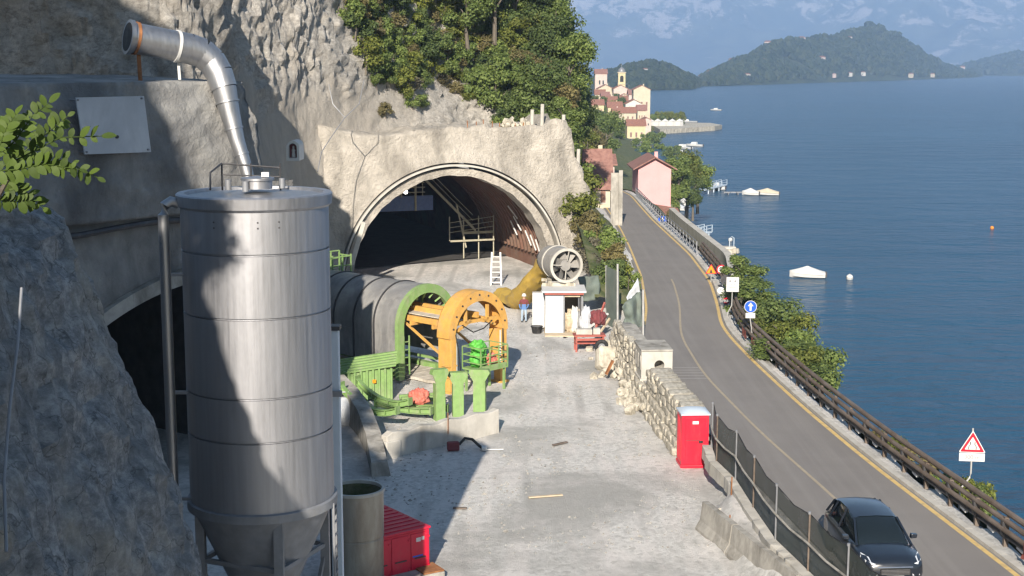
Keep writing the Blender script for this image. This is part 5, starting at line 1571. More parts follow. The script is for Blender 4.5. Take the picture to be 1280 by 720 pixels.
# far steel railing in front of the pink house
fr2 = thing('roadside_railing', 'slim grey railing along the road bend before the pink house', 'railing', (roadR(125) + .7, 125, 1))
ya = [112 + 2.0 * i for i in range(29)]
for y in ya:
    b = MB(); b.box((roadR(y) + .6, y, roadZ(y) + .5), (.08, .08, 1.0)); obj('post', b, 'steel_grey', fr2, world=True)
for z in (.35, .68, 1.0):
    b = MB(); b.tube([(roadR(y) + .6, y, roadZ(y) + z) for y in ya], .035, 6); obj('rail', b, 'steel_grey', fr2, True, world=True)
# concrete lakeside parapet
b = MB(); rg = []
for i in range(25):
    y = 99 + 2.0 * i; x = roadR(y) + 1.7 + .9 * sstep(99, 112, y); z = roadZ(y)
    rg.append([(x, y, z - 2.5), (x, y, z + .25), (x + .55, y, z + .28), (x + .9, y, z - 6.5)])
b.loft(rg); tag(obj('parapet_wall', b, 'concrete', None), 'pale concrete parapet wall dropping to the lake beyond the guardrail', 'wall')
b = MB(); rg = []
for i in range(20):
    y = 36 + 3.4 * i
random.seed(12)
for k in range(4):
    y = [40.2, 38.6, 76, 73.5][k]; x = gx(y) - .22
    def rf(u, v, x=x, y=y):
        p = Vector((x, y - .6 + 1.2 * u, roadZ(y) + .12 + .45 * v)); return p + Vector((.10 * noise.noise(p * 5), 0, .1 * noise.noise(p * 4 + Vector((5, 0, 0)))))
    tag(obj('warning_tape', grid_mb(8, 3, rf), 'red_dull', None, 'all'), ['torn red tape tied low on the guardrail post near the narrowing sign', 'torn red tape on the guardrail foot', 'red tape strip on the guardrail by the blue arrow sign', 'faded red tape on the guardrail bend'][k], 'tape', 'red tape on the guardrail')

# ============================================================ ROAD SIGNS
FONT = bpy.data.fonts.new if False else None
def text_mesh(body, size, mat, parent, loc, rot):
    cu = bpy.data.curves.new('lettering', 'FONT'); cu.body = body; cu.size = size; cu.align_x = 'CENTER'; cu.align_y = 'CENTER'; cu.extrude = .002
    o = bpy.data.objects.new('lettering', cu)
    dg = bpy.context.evaluated_depsgraph_get()
    COL.objects.link(o); bpy.context.view_layer.update()
    me = bpy.data.meshes.new_from_object(o.evaluated_get(bpy.context.evaluated_depsgraph_get()))
    bpy.data.objects.remove(o); me.materials.clear(); me.materials.append(M[mat])
    p = bpy.data.objects.new('lettering', me); COL.objects.link(p); p.parent = parent; p.location = loc; p.rotation_euler = rot
    return p
XZ = lambda u, v, d: (u, d, v)
def disc(r, n=32): return [(r * math.cos(2 * math.pi * i / n), r * math.sin(2 * math.pi * i / n)) for i in range(n)]
def rrect(w, h): return [(-w / 2, -h / 2), (w / 2, -h / 2), (w / 2, h / 2), (-w / 2, h / 2)]
def tri(s_, c=.06):
    pts = []
    for k in range(3):
        a = R(90 + 120 * k); cx, cy = s_ * math.cos(a), s_ * math.sin(a)
        for j in (-1, 1):
            a2 = R(90 + 120 * k + j * 55); pts.append((cx * (1 - c) + c * s_ * math.cos(a2) * .8, cy * (1 - c) + c * s_ * math.sin(a2) * .8))
    return pts
def shp(poly, d0, d1, c=(0, 0)): 
    b = MB(); b.prism([(u + c[0], v + c[1]) for u, v in poly], d0, d1, XZ); return b
def post(parent, pts, r=.03): 
    b = MB(); b.tube(pts, r, 8); obj('post', b, 'pole', parent, True)
# narrowing sign
p0 = Vector((15.28, 46.9, .55))
ts = thing('warning_sign', 'red triangle road narrows sign with distance plate on bent grey post', 'road sign', p0, R(-8))
post(ts, [(0, 0, -.6), (0, 0, .75), (.04, 0, .9), (.30, 0, 1.27), (.33, 0, 1.42), (.33, 0, 3.0)], .03)
tc_ = (.33, 2.42)
pl_ = obj('plate', shp(tri(.50), -.055, -.035, tc_), 'sign_white', ts)
obj('red_border', shp(tri(.445), -.062, -.055, tc_), 'sign_red', pl_)
obj('white_field', shp(tri(.29), -.068, -.062, tc_), 'sign_white', pl_)
for sx in (-1, 1):
    b = MB(); c0 = tc_[0] + sx * .075
    b.poly([(c0 - .014 + sx * .045, -.071, tc_[1] - .14), (c0 + .014 + sx * .045, -.071, tc_[1] - .14), (c0 + .014 + sx * .045, -.071, tc_[1] - .04), (c0 + .014, -.071, tc_[1] + .02), (c0 + .014, -.071, tc_[1] + .12), (c0 - .014, -.071, tc_[1] + .12), (c0 - .014, -.071, tc_[1] + .02), (c0 - .014 + sx * .045, -.071, tc_[1] - .04)])
    obj('road_mark', b, 'sign_black', pl_)
dp = obj('distance_plate', shp(rrect(.84, .28), -.055, -.035, (.33, 2.0)), 'sign_white', ts)
text_mesh('300 m', .2, 'steel_grey', dp, (.33, -.06, 2.0), (R(90), 0, 0))
# blue arrow sign
bs = thing('direction_sign', 'round blue sign with white up arrow and small white plate on leaning post', 'road sign', onz(940, 432, .9), R(-6))
post(bs, [(0, 0, -.4), (0, 0, .2), (-.03, 0, .8), (-.14, 0, 1.5), (-.13, 0, 2.3)], .028)
bp = obj('plate', shp(disc(.33), -.05, -.03, (-.13, 2.12)), 'sign_white', bs)
obj('blue_field', shp(disc(.305), -.057, -.05, (-.13, 2.12)), 'sign_blue', bp)
obj('arrow', shp([(-.05, -.22), (.05, -.22), (.05, .03), (.15, .03), (0, .23), (-.15, .03), (-.05, .03)], -.064, -.057, (-.13, 2.12)), 'sign_white', bp)
obj('lower_plate', shp(rrect(.5, .28), -.05, -.03, (-.13, 1.64)), 'sign_white', bs)
# white information board
ib = thing('information_board', 'white rectangular board with faint grey pictograms on bent post', 'road sign', onz(909, 398, .9), R(-8))
post(ib, [(0, 0, -.4), (-.0, 0, .3), (.25, 0, .8), (.27, 0, 2.4)], .03)
ip = obj('board', shp(rrect(.72, .86), -.05, -.03, (.27, 2.05)), 'sign_white', ib)
obj('edge_trim', shp(rrect(.78, .92), -.03, -.02, (.27, 2.05)), 'steel_dark', ib)
for (u, v, r_) in ((-.15, .2, .06), (.15, .2, .06), (-.05, .02, .035), (.1, .02, .03)):
    obj('pictogram', shp(disc(r_, 12), -.055, -.05, (.27 + u, 2.05 + v)), 'steel_grey', ip)
for v in (-.18, -.27): obj('text_line', shp(rrect(.4, .03), -.055, -.05, (.27, 2.05 + v)), 'steel_grey', ip)
# orange triangle, speed limit, small discs
q = onY(889, 338, 97)
ow = thing('warning_sign', 'orange triangle roadworks sign beside the speed limit sign', 'road sign', (q.x, 97, 1), R(-10))
post(ow, [(0, 0, -.5), (0, 0, q.z - 1)], .03)
op_ = obj('plate', shp(tri(.44), -.05, -.03, (0, q.z - 1)), 'sign_red', ow)
obj('orange_field', shp(tri(.36), -.056, -.05, (0, q.z - 1)), 'sign_orange', op_)
obj('worker_mark', shp([(-.1, -.14), (.1, -.14), (.02, .1), (-.04, .1)], -.062, -.056, (0, q.z - 1.03)), 'sign_black', op_)
q = onY(902, 337, 97.5)
sl = thing('speed_sign', 'round speed limit sign with red ring and 10 beside the orange triangle', 'road sign', (q.x, 97.5, 1), R(-10))
post(sl, [(.12, 0, -.5), (.12, 0, q.z - .7)], .03)
sp_ = obj('plate', shp(disc(.34), -.05, -.03, (0, q.z - 1)), 'sign_red', sl)
obj('white_field', shp(disc(.26), -.056, -.05, (0, q.z - 1)), 'sign_white', sp_)
text_mesh('10', .3, 'sign_black', sp_, (0, -.062, q.z - 1), (R(90), 0, 0))
q = onY(907, 350, 92)
ms = thing('grey_sign', 'dark round back of a road sign between speed sign and white board', 'road sign', (q.x, 92, 1), R(-10))
post(ms, [(0, 0, -.5), (0, 0, q.z - 1)], .03); obj('plate', shp(disc(.33), -.05, -.03, (0, q.z - 1)), 'steel_dark', ms)
q = onY(901, 363, 89)
ws_ = thing('marker_disc', 'small white round marker left of the white board', 'road sign', (q.x, 89, 1), R(-10))
post(ws_, [(0, 0, -.3), (0, 0, q.z - 1)], .025); obj('plate', shp(disc(.22), -.05, -.03, (0, q.z - 1)), 'sign_white', ws_)
q = onY(908, 375, 88)
rs = thing('red_marker', 'small red and white marker board below the white board', 'road sign', (q.x, 88, 1), R(-10))
post(rs, [(0, 0, -.3), (0, 0, q.z - .7)], .025)
for k in range(3): obj('stripe', shp(rrect(.34, .14), -.05, -.03, (0, q.z - 1.2 + .15 * k)), 'sign_red' if k % 2 == 0 else 'sign_white', rs)
q = onY(828, 275, 137)
fs = thing('direction_sign', 'far round blue sign with small plates by the pink house', 'road sign', (q.x, 137, roadZ(137)), R(-5))
post(fs, [(0, 0, -1.5), (0, 0, q.z - 1)], .04); fp_ = obj('plate', shp(disc(.42), -.05, -.03, (0, q.z - 1)), 'sign_blue', fs)
obj('arrow', shp([(-.05, -.25), (.05, -.25), (.05, .03), (.18, .03), (0, .27), (-.18, .03), (-.05, .03)], -.06, -.05, (0, q.z - 1)), 'sign_white', fp_)
obj('lower_plate', shp(rrect(.7, .35), -.05, -.03, (.5, q.z - 1.55)), 'sign_white', fs)
# ============================================================ VEGETATION KIT
def crown_mesh(name, seed, rx, rz, nl, leaf, lobes, mat, cz, spread=1.0, droop=0.0):
    rng = random.Random(seed); v = []; f = []
    L = []
    for k in range(lobes):
        a = rng.uniform(0, 2 * math.pi); r = rx * .68 * math.sqrt(rng.random()) * spread; h = rng.uniform(-.75, .8)
        L.append((Vector((r * math.cos(a), r * math.sin(a), cz + h * rz * math.sqrt(max(.1, 1 - (r / rx) ** 2)))), rng.uniform(.28, .5) * rx))
    for k in range(nl):
        c, r = L[rng.randrange(lobes)]
        d = Vector((rng.gauss(0, 1), rng.gauss(0, 1), rng.gauss(.25, 1))).normalized()
        p = c + Vector((d.x, d.y, d.z * .8)) * r * (rng.random() ** .45) * rng.uniform(.85, 1.15)
        p.z -= droop * rng.random() * r
        nrm = (d + Vector((rng.uniform(-.8, .8), rng.uniform(-.8, .8), rng.uniform(-.4, .9)))).normalized()
        t = nrm.orthogonal().normalized(); t.rotate(Quaternion(nrm, rng.uniform(0, 6.28))); s = nrm.cross(t)
        ln = leaf * rng.uniform(.6, 1.35); wd = ln * rng.uniform(.45, .8); n = len(v)
        v += [tuple(p - t * ln), tuple(p + s * wd + nrm * ln * .15), tuple(p + t * ln), tuple(p - s * wd + nrm * ln * .15)]
        f.append((n, n + 1, n + 2, n + 3))
    me = bpy.data.meshes.new(name); me.from_pydata(v, [], f); me.materials.append(M[mat]); return me
def trunk_mesh(seed, h, r, lean=.3):
    rng = random.Random(seed); b = MB()
    top = Vector((rng.uniform(-lean, lean), rng.uniform(-lean, lean), h))
    P = [Vector((0, 0, -.6)), top * .35 + Vector((.05 * h * rng.uniform(-1, 1), 0, 0)), top * .7, top]
    b.tube(P, [r * 1.2, r * .85, r * .55, r * .2], 7)
    for k in range(4):
        a = rng.uniform(0, 6.28); s0 = P[1].lerp(P[3], rng.uniform(.1, .7)); e = s0 + Vector((math.cos(a), math.sin(a), rng.uniform(.5, 1.1))) * h * .3
        b.tube([s0, s0.lerp(e, .5) + Vector((0, 0, .05 * h)), e], [r * .45, r * .3, r * .1], 5)
    return b.mesh('trunk', 'bark', True)
KIT = {}
for mt, nm_ in (('leaf_mid', 'mid'), ('leaf_dark', 'dark'), ('leaf_yellow', 'yel'), ('leaf_olive', 'olive'), ('leaf_grey', 'grey')):
    for k in range(2):
        sd = hash(nm_) % 50 if False else {'mid': 1, 'dark': 2, 'yel': 3, 'olive': 4, 'grey': 5}[nm_] * 10 + k
        KIT['tree_' + nm_ + str(k)] = (crown_mesh('crown', sd, 2.5 + .3 * k, 3.0, 5200, .135, 13 + 3 * k, mt, 4.6), trunk_mesh(sd, 6.0, .2))
        KIT['bush_' + nm_ + str(k)] = (crown_mesh('crown', sd + 200, 1.25, .85, 2000 if nm_ != 'grey' else 1200, .09, 9, mt, .85), trunk_mesh(sd + 7, 1.3, .06))
PLANTN = {'tree': ('leafy_tree', 'trunk', 'crown'), 'bush': ('leafy_shrub', 'stem', 'foliage')}
def plant(kind, p, s, label, cat, group=None, sz=None, name=None):
    nme, tn, cn = PLANTN[kind[:4]]
    t_ = thing(name or nme, label, cat, p, random.uniform(0, 6.28), group)
    t_.scale = (s, s, (sz or s))
    for n_, me_ in ((cn, KIT[kind][0]), (tn, KIT[kind][1])):
        o = bpy.data.objects.new(n_, me_); COL.objects.link(o); o.parent = t_
    return t_
def proj(p):
    d = p.y * math.cos(PITCH) - (p.z - CAM.z) * math.sin(PITCH); u = p.y * math.sin(PITCH) + (p.z - CAM.z) * math.cos(PITCH)
    return 640 + FPX * p.x / d, 360 - FPX * u / d
# hillside above the portal and along the road
random.seed(17)
low = [(430, -10), (440, 45), (455, 66), (480, 90), (505, 108), (525, 98), (560, 88), (590, 105), (615, 128), (640, 156), (700, 164), (790, 190)]     # bare rock shows below this line
NK = {'mid': 'mid green', 'dark': 'dark green', 'yel': 'yellow green', 'olive': 'dry olive brown', 'grey': 'bare greyish'}
cells = {}
for i in range(260):
    for j in range(90):
        s_ = .40 + .36 * i / 259; v_ = .02 + .96 * j / 89
        p, _ = cliff_raw(s_, v_)
        x, y = proj(p)
        if not (425 < x < 752) or not (-45 < y < 330) or p.z < 1: continue
        if x > 720 and p.y < 190: continue
        if p.y < 112 and x > 640 and p.z < 11: continue
        key = (int(x // 15), int(y // 13))
        if key not in cells or p.y < cells[key][0].y: cells[key] = (p, s_, v_, x, y)
for key, (p, s_, v_, x, y) in sorted(cells.items()):
    below = (y - lerp_tab(low, x) - 13) if x < 705 else -99
    if below > random.expovariate(1 / 16): continue
    if below > 48: continue
    pt2 = cliff_pt(s_, v_); r_ = random.random()
    if x < 600: col = 'mid' if r_ < .42 else ('olive' if r_ < .60 else ('yel' if r_ < .80 else ('grey' if r_ < .84 else 'dark')))
    else: col = 'dark' if r_ < .36 else ('mid' if r_ < .80 else ('yel' if r_ < .9 else 'olive'))
    tree = below < 0 and random.random() < (.06 if x < 560 else (.2 if x < 640 else .42))
    if tree and col == 'grey': col = 'mid'
    where = 'close above the bare rock over the portal' if (x < 705 and y > lerp_tab(low, x) - 30) else ('high on the slope beside the pale cliff' if x < 540 else ('on the steep slope above the tunnel portal' if x < 640 else 'on the wooded slope above the road'))
    if tree:
        plant('tree_' + col + str(random.randrange(2)), pt2 + Vector((0, .3, -1.8)), random.uniform(.6, .95) if x > 610 else random.uniform(.36, .52), NK[col] + ' leafy tree ' + where, 'tree', NK[col] + ' trees ' + where)
    else:
        plant('bush_' + col + str(random.randrange(2)), pt2 + Vector((random.uniform(-.4, .4), .1, -.3)), random.uniform(.75, 1.3) * max(1, p.y / 125) * (.62 if below > 6 else 1), NK[col] + ' shrub rooted ' + where, 'shrub', NK[col] + ' shrubs ' + where)
# tall skyline trees
for x, y, Y, s_, col in ((645, 30, 128, 1.15, 'dark'), (660, 55, 132, 1.1, 'dark'), (672, 70, 136, 1.2, 'dark'), (684, 88, 140, 1.15, 'mid'), (700, 98, 146, 1.2, 'dark'), (712, 112, 152, 1.15, 'dark'), (698, 125, 138, 1.0, 'yel'), (706, 150, 150, 1.05, 'mid'), (716, 165, 158, .95, 'mid'), (722, 150, 165, 1.0, 'dark'),
                         (640, 0, 130, 1.1, 'dark'), (662, -5, 134, 1.1, 'dark'), (618, 10, 124, .9, 'mid'), (585, 20, 122, .8, 'mid'), (600, -10, 128, .9, 'dark')):
    p = onY(x, y + 38, Y)
    plant('tree_' + col + str(random.randrange(2)), p, s_, NK[col] + ' tall tree on the skyline of the wooded slope', 'tree', NK[col] + ' skyline trees', s_ * 1.05)
# vegetation strip between portal block and road
for x, y, Y, s_, kd in ((722, 262, 108, 1.5, 'bush_yel0'), (728, 238, 112, 1.7, 'bush_yel1'), (716, 232, 114, 1.5, 'bush_yel0'), (738, 285, 104, 1.5, 'bush_olive0'), (748, 300, 100, 1.5, 'bush_mid0'), (752, 296, 106, 1.1, 'bush_olive1'), (764, 308, 98, 1.2, 'bush_mid1'),
                        (772, 318, 95, 1.1, 'bush_olive0'), (762, 330, 92, 1.0, 'bush_mid0'), (778, 335, 93, .9, 'bush_yel1'), (735, 310, 98, 1.1, 'bush_grey0'), (745, 325, 95, .9, 'bush_grey1'), (785, 345, 91, .7, 'bush_mid1'), (716, 212, 125, 1.6, 'bush_mid1'), (740, 285, 110, 1.0, 'bush_grey0'), (770, 345, 90, .8, 'bush_mid0')):
    p = onY(x, y + 14, Y); z = max(terrain(p.x, Y), p.z - 1.2)
    plant(kd, Vector((p.x, Y, p.z - .35 * s_)), s_, NK[{'yel': 'yel', 'oli': 'olive', 'mid': 'mid', 'gre': 'grey'}[kd[5:8]]] + ' shrub between the portal block and the road', 'shrub', kd[5:8] + ' shrubs by the portal block')
# earth mound carrying that strip
b = MB()
def mound(u, v):
    Y = 88 + 44 * u; x1 = roadL(Y) - .5; x0 = 5.2 - 1.5 * u; X = x0 + (x1 - x0) * v
    h = lerp_tab([(88, .4), (94, 2.2), (100, 3.2), (110, 3.6), (132, 4.5)], Y)
    z = 1.0 + h * (1 - v) ** .8
    return (X, Y, z + .35 * fr((X, Y, 2), .6, 5))
struct('bank', grid_mb(60, 16, mound), 'bank', 'all')
# trees on the lake side of the guardrail
for x, yt, Y, s_, kd, lab in ((930, 318, 92, .85, 'tree_mid0', 'tall feathery green tree behind the white board on the lake bank'), (950, 365, 87, .85, 'tree_yel1', 'yellow green tree on the lake bank beyond the blue arrow sign'), (972, 372, 80, .95, 'tree_mid1', 'broad green tree on the lake bank right of the blue arrow sign'),
                              (992, 395, 77, .9, 'tree_yel0', 'lower yellow green tree hanging over the lake past the guardrail'), (1016, 410, 74, .75, 'tree_mid0', 'small outermost green tree leaning over the lake water'), (978, 425, 71, .6, 'tree_mid1', 'small green tree close behind the guardrail bend'), (914, 360, 96, .5, 'tree_dark0', 'dark small tree behind the grey round sign'), (938, 350, 86, .9, 'tree_mid1', 'leafy green tree right behind the white board'), (1000, 440, 70, .7, 'tree_dark1', 'dark green tree lowest on the bank over the water'), (958, 400, 78, .8, 'tree_yel0', 'yellowish tree between the blue sign and the lake')):
    top = onY(x, yt, Y); zb = max(WATER + .3, roadZ(Y) - 1.9 * max(0, top.x - roadR(Y) - 1.4)); h_ = (top.z - zb) / 7.4
    plant(kd, Vector((top.x, Y, zb)), max(.7, min(s_ * 1.35, h_)), lab, 'tree', None, h_)
for x, yb, Y, s_, kd in ((930, 430, 84, 1.3, 'bush_olive0'), (950, 440, 79, 1.2, 'bush_mid0'), (985, 465, 71, 1.3, 'bush_mid1'), (1000, 475, 69, 1.1, 'bush_yel0'), (915, 420, 88, 1.1, 'bush_mid1')):
    p = onY(x, yb, Y); plant(kd, p + Vector((0, 0, -.3)), s_, NK[{'oli': 'olive', 'mid': 'mid', 'yel': 'yel'}[kd[5:8]]] + ' shrub filling the bank behind the guardrail bend', 'shrub', kd[5:8] + ' shrubs behind the guardrail')
for x, yb, Y, s_, kd in ((1098, 552, 57, .5, 'bush_olive0'), (1118, 562, 55.5, .5, 'bush_yel0'), (1132, 575, 54, .6, 'bush_olive1'), (1155, 590, 52, .55, 'bush_olive0'), (1178, 606, 49.8, .55, 'bush_mid0'), (1215, 628, 47.6, .75, 'bush_yel1'), (1235, 632, 47, .6, 'bush_mid1'), (1200, 618, 48.6, .5, 'bush_yel0')):
    p = onY(x, yb, Y); plant(kd, p + Vector((0, 0, -.75 * s_)), s_, NK[{'oli': 'olive', 'mid': 'mid', 'yel': 'yel'}[kd[5:8]]] + ' weedy shrub showing above the guardrail near the narrowing sign', 'shrub', kd[5:8] + ' weeds behind the guardrail')
# shade trees on the cliff behind the viewpoint
for X, Y, z, s_ in ((-9.2, 9, 20.0, .55), (-12.5, 9, 23.2, .6), (-15.5, 8, 28.0, .7)):
    plant('tree_mid0', Vector((X, Y, z)), s_, 'green tree on the cliff above the silo', 'tree', 'trees on the near cliff')

# ============================================================ ROBINIA BRANCH IN THE FOREGROUND
lm = bpy.data.meshes.new('leaflet')
lv = []; lf = []
for i in range(7):
    t = i / 6; w_ = .5 * math.sin(math.pi * min(1, t * .93 + .07)) ** .7
    lv += [(-w_ * .62, t, .06 * math.sin(t * 3)), (0, t, .10 * math.sin(t * 3) - .06), (w_ * .62, t, .06 * math.sin(t * 3))]
for i in range(6):
    a = i * 3; lf += [(a, a + 1, a + 4, a + 3), (a + 1, a + 2, a + 5, a + 4)]
lm.from_pydata(lv, [], lf); lm.materials.append(M['leaf_near']); lm.polygons.foreach_set('use_smooth', [True] * len(lm.polygons))
br = thing('robinia_branch', 'sunlit green leafy branch reaching in front of the white sheet', 'branch', onY(-60, 330, 6.2))
random.seed(5)
BY = 6.0
stemp = [onY(-140, 420, BY + .3), onY(-60, 330, BY + .2), onY(-10, 260, BY + .1), onY(20, 205, BY)]
b = MB(); b.tube(stemp, [.02, .016, .012, .008], 6); obj('stem', b, 'bark', br, True, world=True)
fronds = [[(-10, 215), (30, 195), (75, 172), (127, 170)], [(-10, 200), (20, 175), (40, 145), (62, 128)], [(-5, 225), (40, 205), (80, 200), (122, 222)], [(0, 210), (30, 190), (60, 165), (85, 145)],
          [(-15, 235), (10, 228), (30, 238), (54, 260)], [(-20, 205), (0, 180), (8, 160), (20, 143)], [(-20, 245), (0, 250), (20, 252), (40, 250)], [(-20, 215), (20, 212), (55, 205), (100, 212)]]
for fi, F in enumerate(fronds):
    Yf = BY + random.uniform(-.25, .25)
    Q = [onY(x, y, Yf + .06 * i) for i, (x, y) in enumerate(F)]
    b = MB(); b.tube(Q, [.004, .0035, .003, .002], 5); fo = obj('frond_stem', b, 'leaf_near', br, True, world=True)
    n = 11
    for k in range(n):
        t = .15 + .85 * k / (n - 1); kk = t * 3; a = min(2, int(kk)); p = Q[a].lerp(Q[a + 1], kk - a); d = (Q[a + 1] - Q[a]).normalized()
        for sd_ in ((-1, 1) if k < n - 1 else (0,)):
            side = d.cross(Vector((0, -1, 0))).normalized() * sd_
            dr_ = (d * (.55 if sd_ else 1) + side * .9 + Vector((random.uniform(-.25, .25), random.uniform(-.35, .1), random.uniform(-.2, .2)))).normalized()
            o = bpy.data.objects.new('leaflet', lm); COL.objects.link(o); o.parent = fo
            s_ = random.uniform(.034, .066)
            up = Vector((random.uniform(-.5, .5), -.75, .65 + random.uniform(-.3, .3)))
            z_ = (up - dr_ * up.dot(dr_)).normalized(); x_ = dr_.cross(z_).normalized()
            mt_ = Matrix((x_, dr_, z_)).transposed()
            o.location = p; o.rotation_euler = mt_.to_euler(); o.scale = (s_, s_, s_)

# ============================================================ HOUSES
def house(name, label, px0, px1, yeave, ybase, Y, depth, wall, roofm, ridge='x', rise=.45, drop=5.0, wins=(), cat='house', group=None, over=.35, chim=False):
    a = onY(px0, yeave, Y); c = onY(px1, yeave, Y); zb = onY(px0, ybase, Y).z; ze = a.z
    W = c.x - a.x; cx = (a.x + c.x) / 2; H = ze - zb
    t_ = thing(name, label, cat, (cx, Y, zb), 0, group)
    b = MB()
    if ridge == 'y':   # gable faces the viewer
        rh = W / 2 * rise
        b.prism([(-W / 2, -drop), (W / 2, -drop), (W / 2, H), (0, H + rh), (-W / 2, H)], 0, depth, lambda u, v, d: (u, d, v))
        obj('wall', b, wall, t_)
        for sx in (-1, 1):
            b = MB(); ox = W / 2 + over; oz = H - over * rise
            b.loft([[(0, -over, H + rh + .04), (sx * ox, -over, oz + .04), (sx * ox, -over, oz + .2), (0, -over, H + rh + .2)], [(0, depth + over, H + rh + .04), (sx * ox, depth + over, oz + .04), (sx * ox, depth + over, oz + .2), (0, depth + over, H + rh + .2)]])
            rf_ = obj('roof', b, roofm, t_)
        ctop = H + rh
    else:
        rh = depth / 2 * rise
        b.prism([(0, -drop), (depth, -drop), (depth, H), (depth / 2, H + rh), (0, H)], -W / 2, W / 2, lambda u, v, d: (d, u, v))
        obj('wall', b, wall, t_)
        for (y0, y1) in ((-over, depth / 2), (depth + over, depth / 2)):
            b = MB(); z0 = H - over * rise
            b.loft([[(-W / 2 - over, y0, z0 + .04), (-W / 2 - over, y1, H + rh + .04), (-W / 2 - over, y1, H + rh + .2), (-W / 2 - over, y0, z0 + .2)], [(W / 2 + over, y0, z0 + .04), (W / 2 + over, y1, H + rh + .04), (W / 2 + over, y1, H + rh + .2), (W / 2 + over, y0, z0 + .2)]])
            rf_ = obj('roof', b, roofm, t_)
        ctop = H + rh
    if chim:
        b = MB(); b.box((W * .15, depth * .55, ctop + .1), (.45, .45, .9)); obj('chimney', b, wall, rf_)
    for (u0, u1, v0, v1, mt) in wins:
        b = MB(); x0, x1 = -W / 2 + W * u0, -W / 2 + W * u1; z0, z1 = H * v0, H * v1
        b.box(((x0 + x1) / 2, -.02, (z0 + z1) / 2), (x1 - x0, .12, z1 - z0)); wn = obj('window', b, 'concrete', t_)
        b = MB(); b.box(((x0 + x1) / 2, -.05, (z0 + z1) / 2), ((x1 - x0) * .8, .12, (z1 - z0) * .84)); obj('shutter' if mt == 'shutter' else 'pane', b, mt, wn)
    return t_
# pink house
ph = house('pink_house', 'tall pink house with blank gable wall and dark red roof beside the lake', 798, 839, 209, 262, 183, 9.0, 'pink', 'tile_dark', 'y', .55, 4, chim=True, over=.7)
b = MB(); b.box((-1.4, -.08, .55), (1.4, .14, 1.5)); obj('white_patch', b, 'render_white', ph)
b = MB(); q = onY(826, 268, 176) - Vector(ph.location)
b.loft([[(q.x - 1.9, q.y + 2.6, q.z + 1.1), (q.x + 2.4, q.y + 2.6, q.z + .4), (q.x + 2.4, q.y + 2.6, q.z + .55), (q.x - 1.9, q.y + 2.6, q.z + 1.25)], [(q.x - 1.9, q.y - 1.0, q.z + .3), (q.x + 2.4, q.y - 1.0, q.z - .2), (q.x + 2.4, q.y - 1.0, q.z - .05), (q.x - 1.9, q.y - 1.0, q.z + .45)]]); obj('porch_roof', b, 'tile', ph)
b = MB(); b.box((q.x + .2, q.y + 1.2, q.z - 2.3), (3.6, 2.6, 4.4)); obj('porch_wall', b, 'tile_dark', ph)
# red roofed house behind the grey wall
rh_ = house('stone_house', 'small cream house with brown shutter and long red roof behind the grey wall', 734, 763, 233, 262, 150, 7.5, 'render_cream', 'tile_dark', 'x', .95, 3, wins=((.55, .82, .25, .92, 'shutter'),), chim=True, over=.4)
house('annex_house', 'low brownish house with dark roof behind the red roofed one', 742, 768, 206, 230, 165, 6, 'render_rose', 'tile_dark', 'x', .3, 4, chim=True)
gw = thing('roadside_wall', 'tall grey concrete wall with pale corner post along the road bend', 'wall', (9.0, 134, 1))
w0 = onY(764, 216, 133); w1 = onY(774, 218, 133)
b = MB(); b.loft([[(w0.x, 133, -.5), (w1.x, 133, -.5), (w1.x, 133, w0.z), (w0.x, 133, w0.z)], [(w0.x + .35, 137, -.5), (w1.x, 137, -.5), (w1.x, 137, w0.z - .3), (w0.x + .35, 137, w0.z - .3)]]); obj('wall_body', b, 'concrete_dirty', gw, world=True)
b = MB(); b.box((w1.x + .14, 132.9, (w0.z + .2) / 2), (.36, .36, w0.z + .3)); obj('corner_post', b, 'concrete_dirty', gw, world=True)

# headland under the village
XS = [(225, 27), (300, 31), (400, 40), (487, 45), (540, 48), (575, 54), (600, 70), (625, 78), (645, 66), (700, 58), (800, 40)]
def headland(u, v):
    Y = 240 + 540 * u; xs_ = lerp_tab(XS, Y); d = 150 * v ** 1.6 - 6; X = xs_ - d
    z = WATER - 1.2 + (min(d, 6) * .35 if d < 6 else 2.1 + (d - 6) * .34) if d > 0 else WATER - 1.2 + d * .3
    return (X, Y, z + (.8 * fr((X, Y, 0), .05, 4) if d > 2 else 0))
struct('headland', grid_mb(70, 40, headland), 'bank', 'all')
VG = 'houses of the lakeside village'
VIL = [
    (744, 759, 92, 112, 690, 'render_rose', 'tile_dark', 'x', 'rose brown house high at the edge of the village'),
    (747, 767, 111, 128, 665, 'render_cream', 'tile_dark', 'y', 'white gabled house left of the church'),
    (767, 785, 111, 126, 655, 'render_rose', 'tile', 'y', 'rose grey church nave with red roof under the bell tower'),
    (792, 813, 112, 150, 600, 'render_cream', 'tile_dark', 'y', 'tall white house at the lake end of the village'),
    (782, 803, 130, 150, 585, 'render_white', 'tile', 'y', 'white gabled house in front of the tall white one'),
    (757, 772, 127, 138, 610, 'render_rose', 'tile', 'x', 'small rose house with red roof in the village middle'),
    (770, 785, 126, 138, 620, 'render_white', 'tile', 'x', 'small white house with red roof below the church'),
    (740, 755, 131, 145, 590, 'render_yellow', 'tile', 'x', 'yellow house at the wooded edge of the village'),
    (760, 778, 134, 148, 570, 'render_yellow', 'tile', 'x', 'pale yellow house with wide red roof'),
    (775, 795, 141, 152, 560, 'render_cream', 'tile', 'x', 'cream house with orange red roof above the yellow villa'),
    (784, 807, 157, 178, 525, 'render_yellow', 'tile', 'x', 'yellow villa with red roof and dormers closest to the water'),
    (786, 798, 118, 130, 640, 'render_rose', 'tile_dark', 'x', 'narrow rose house right of the church'),
]
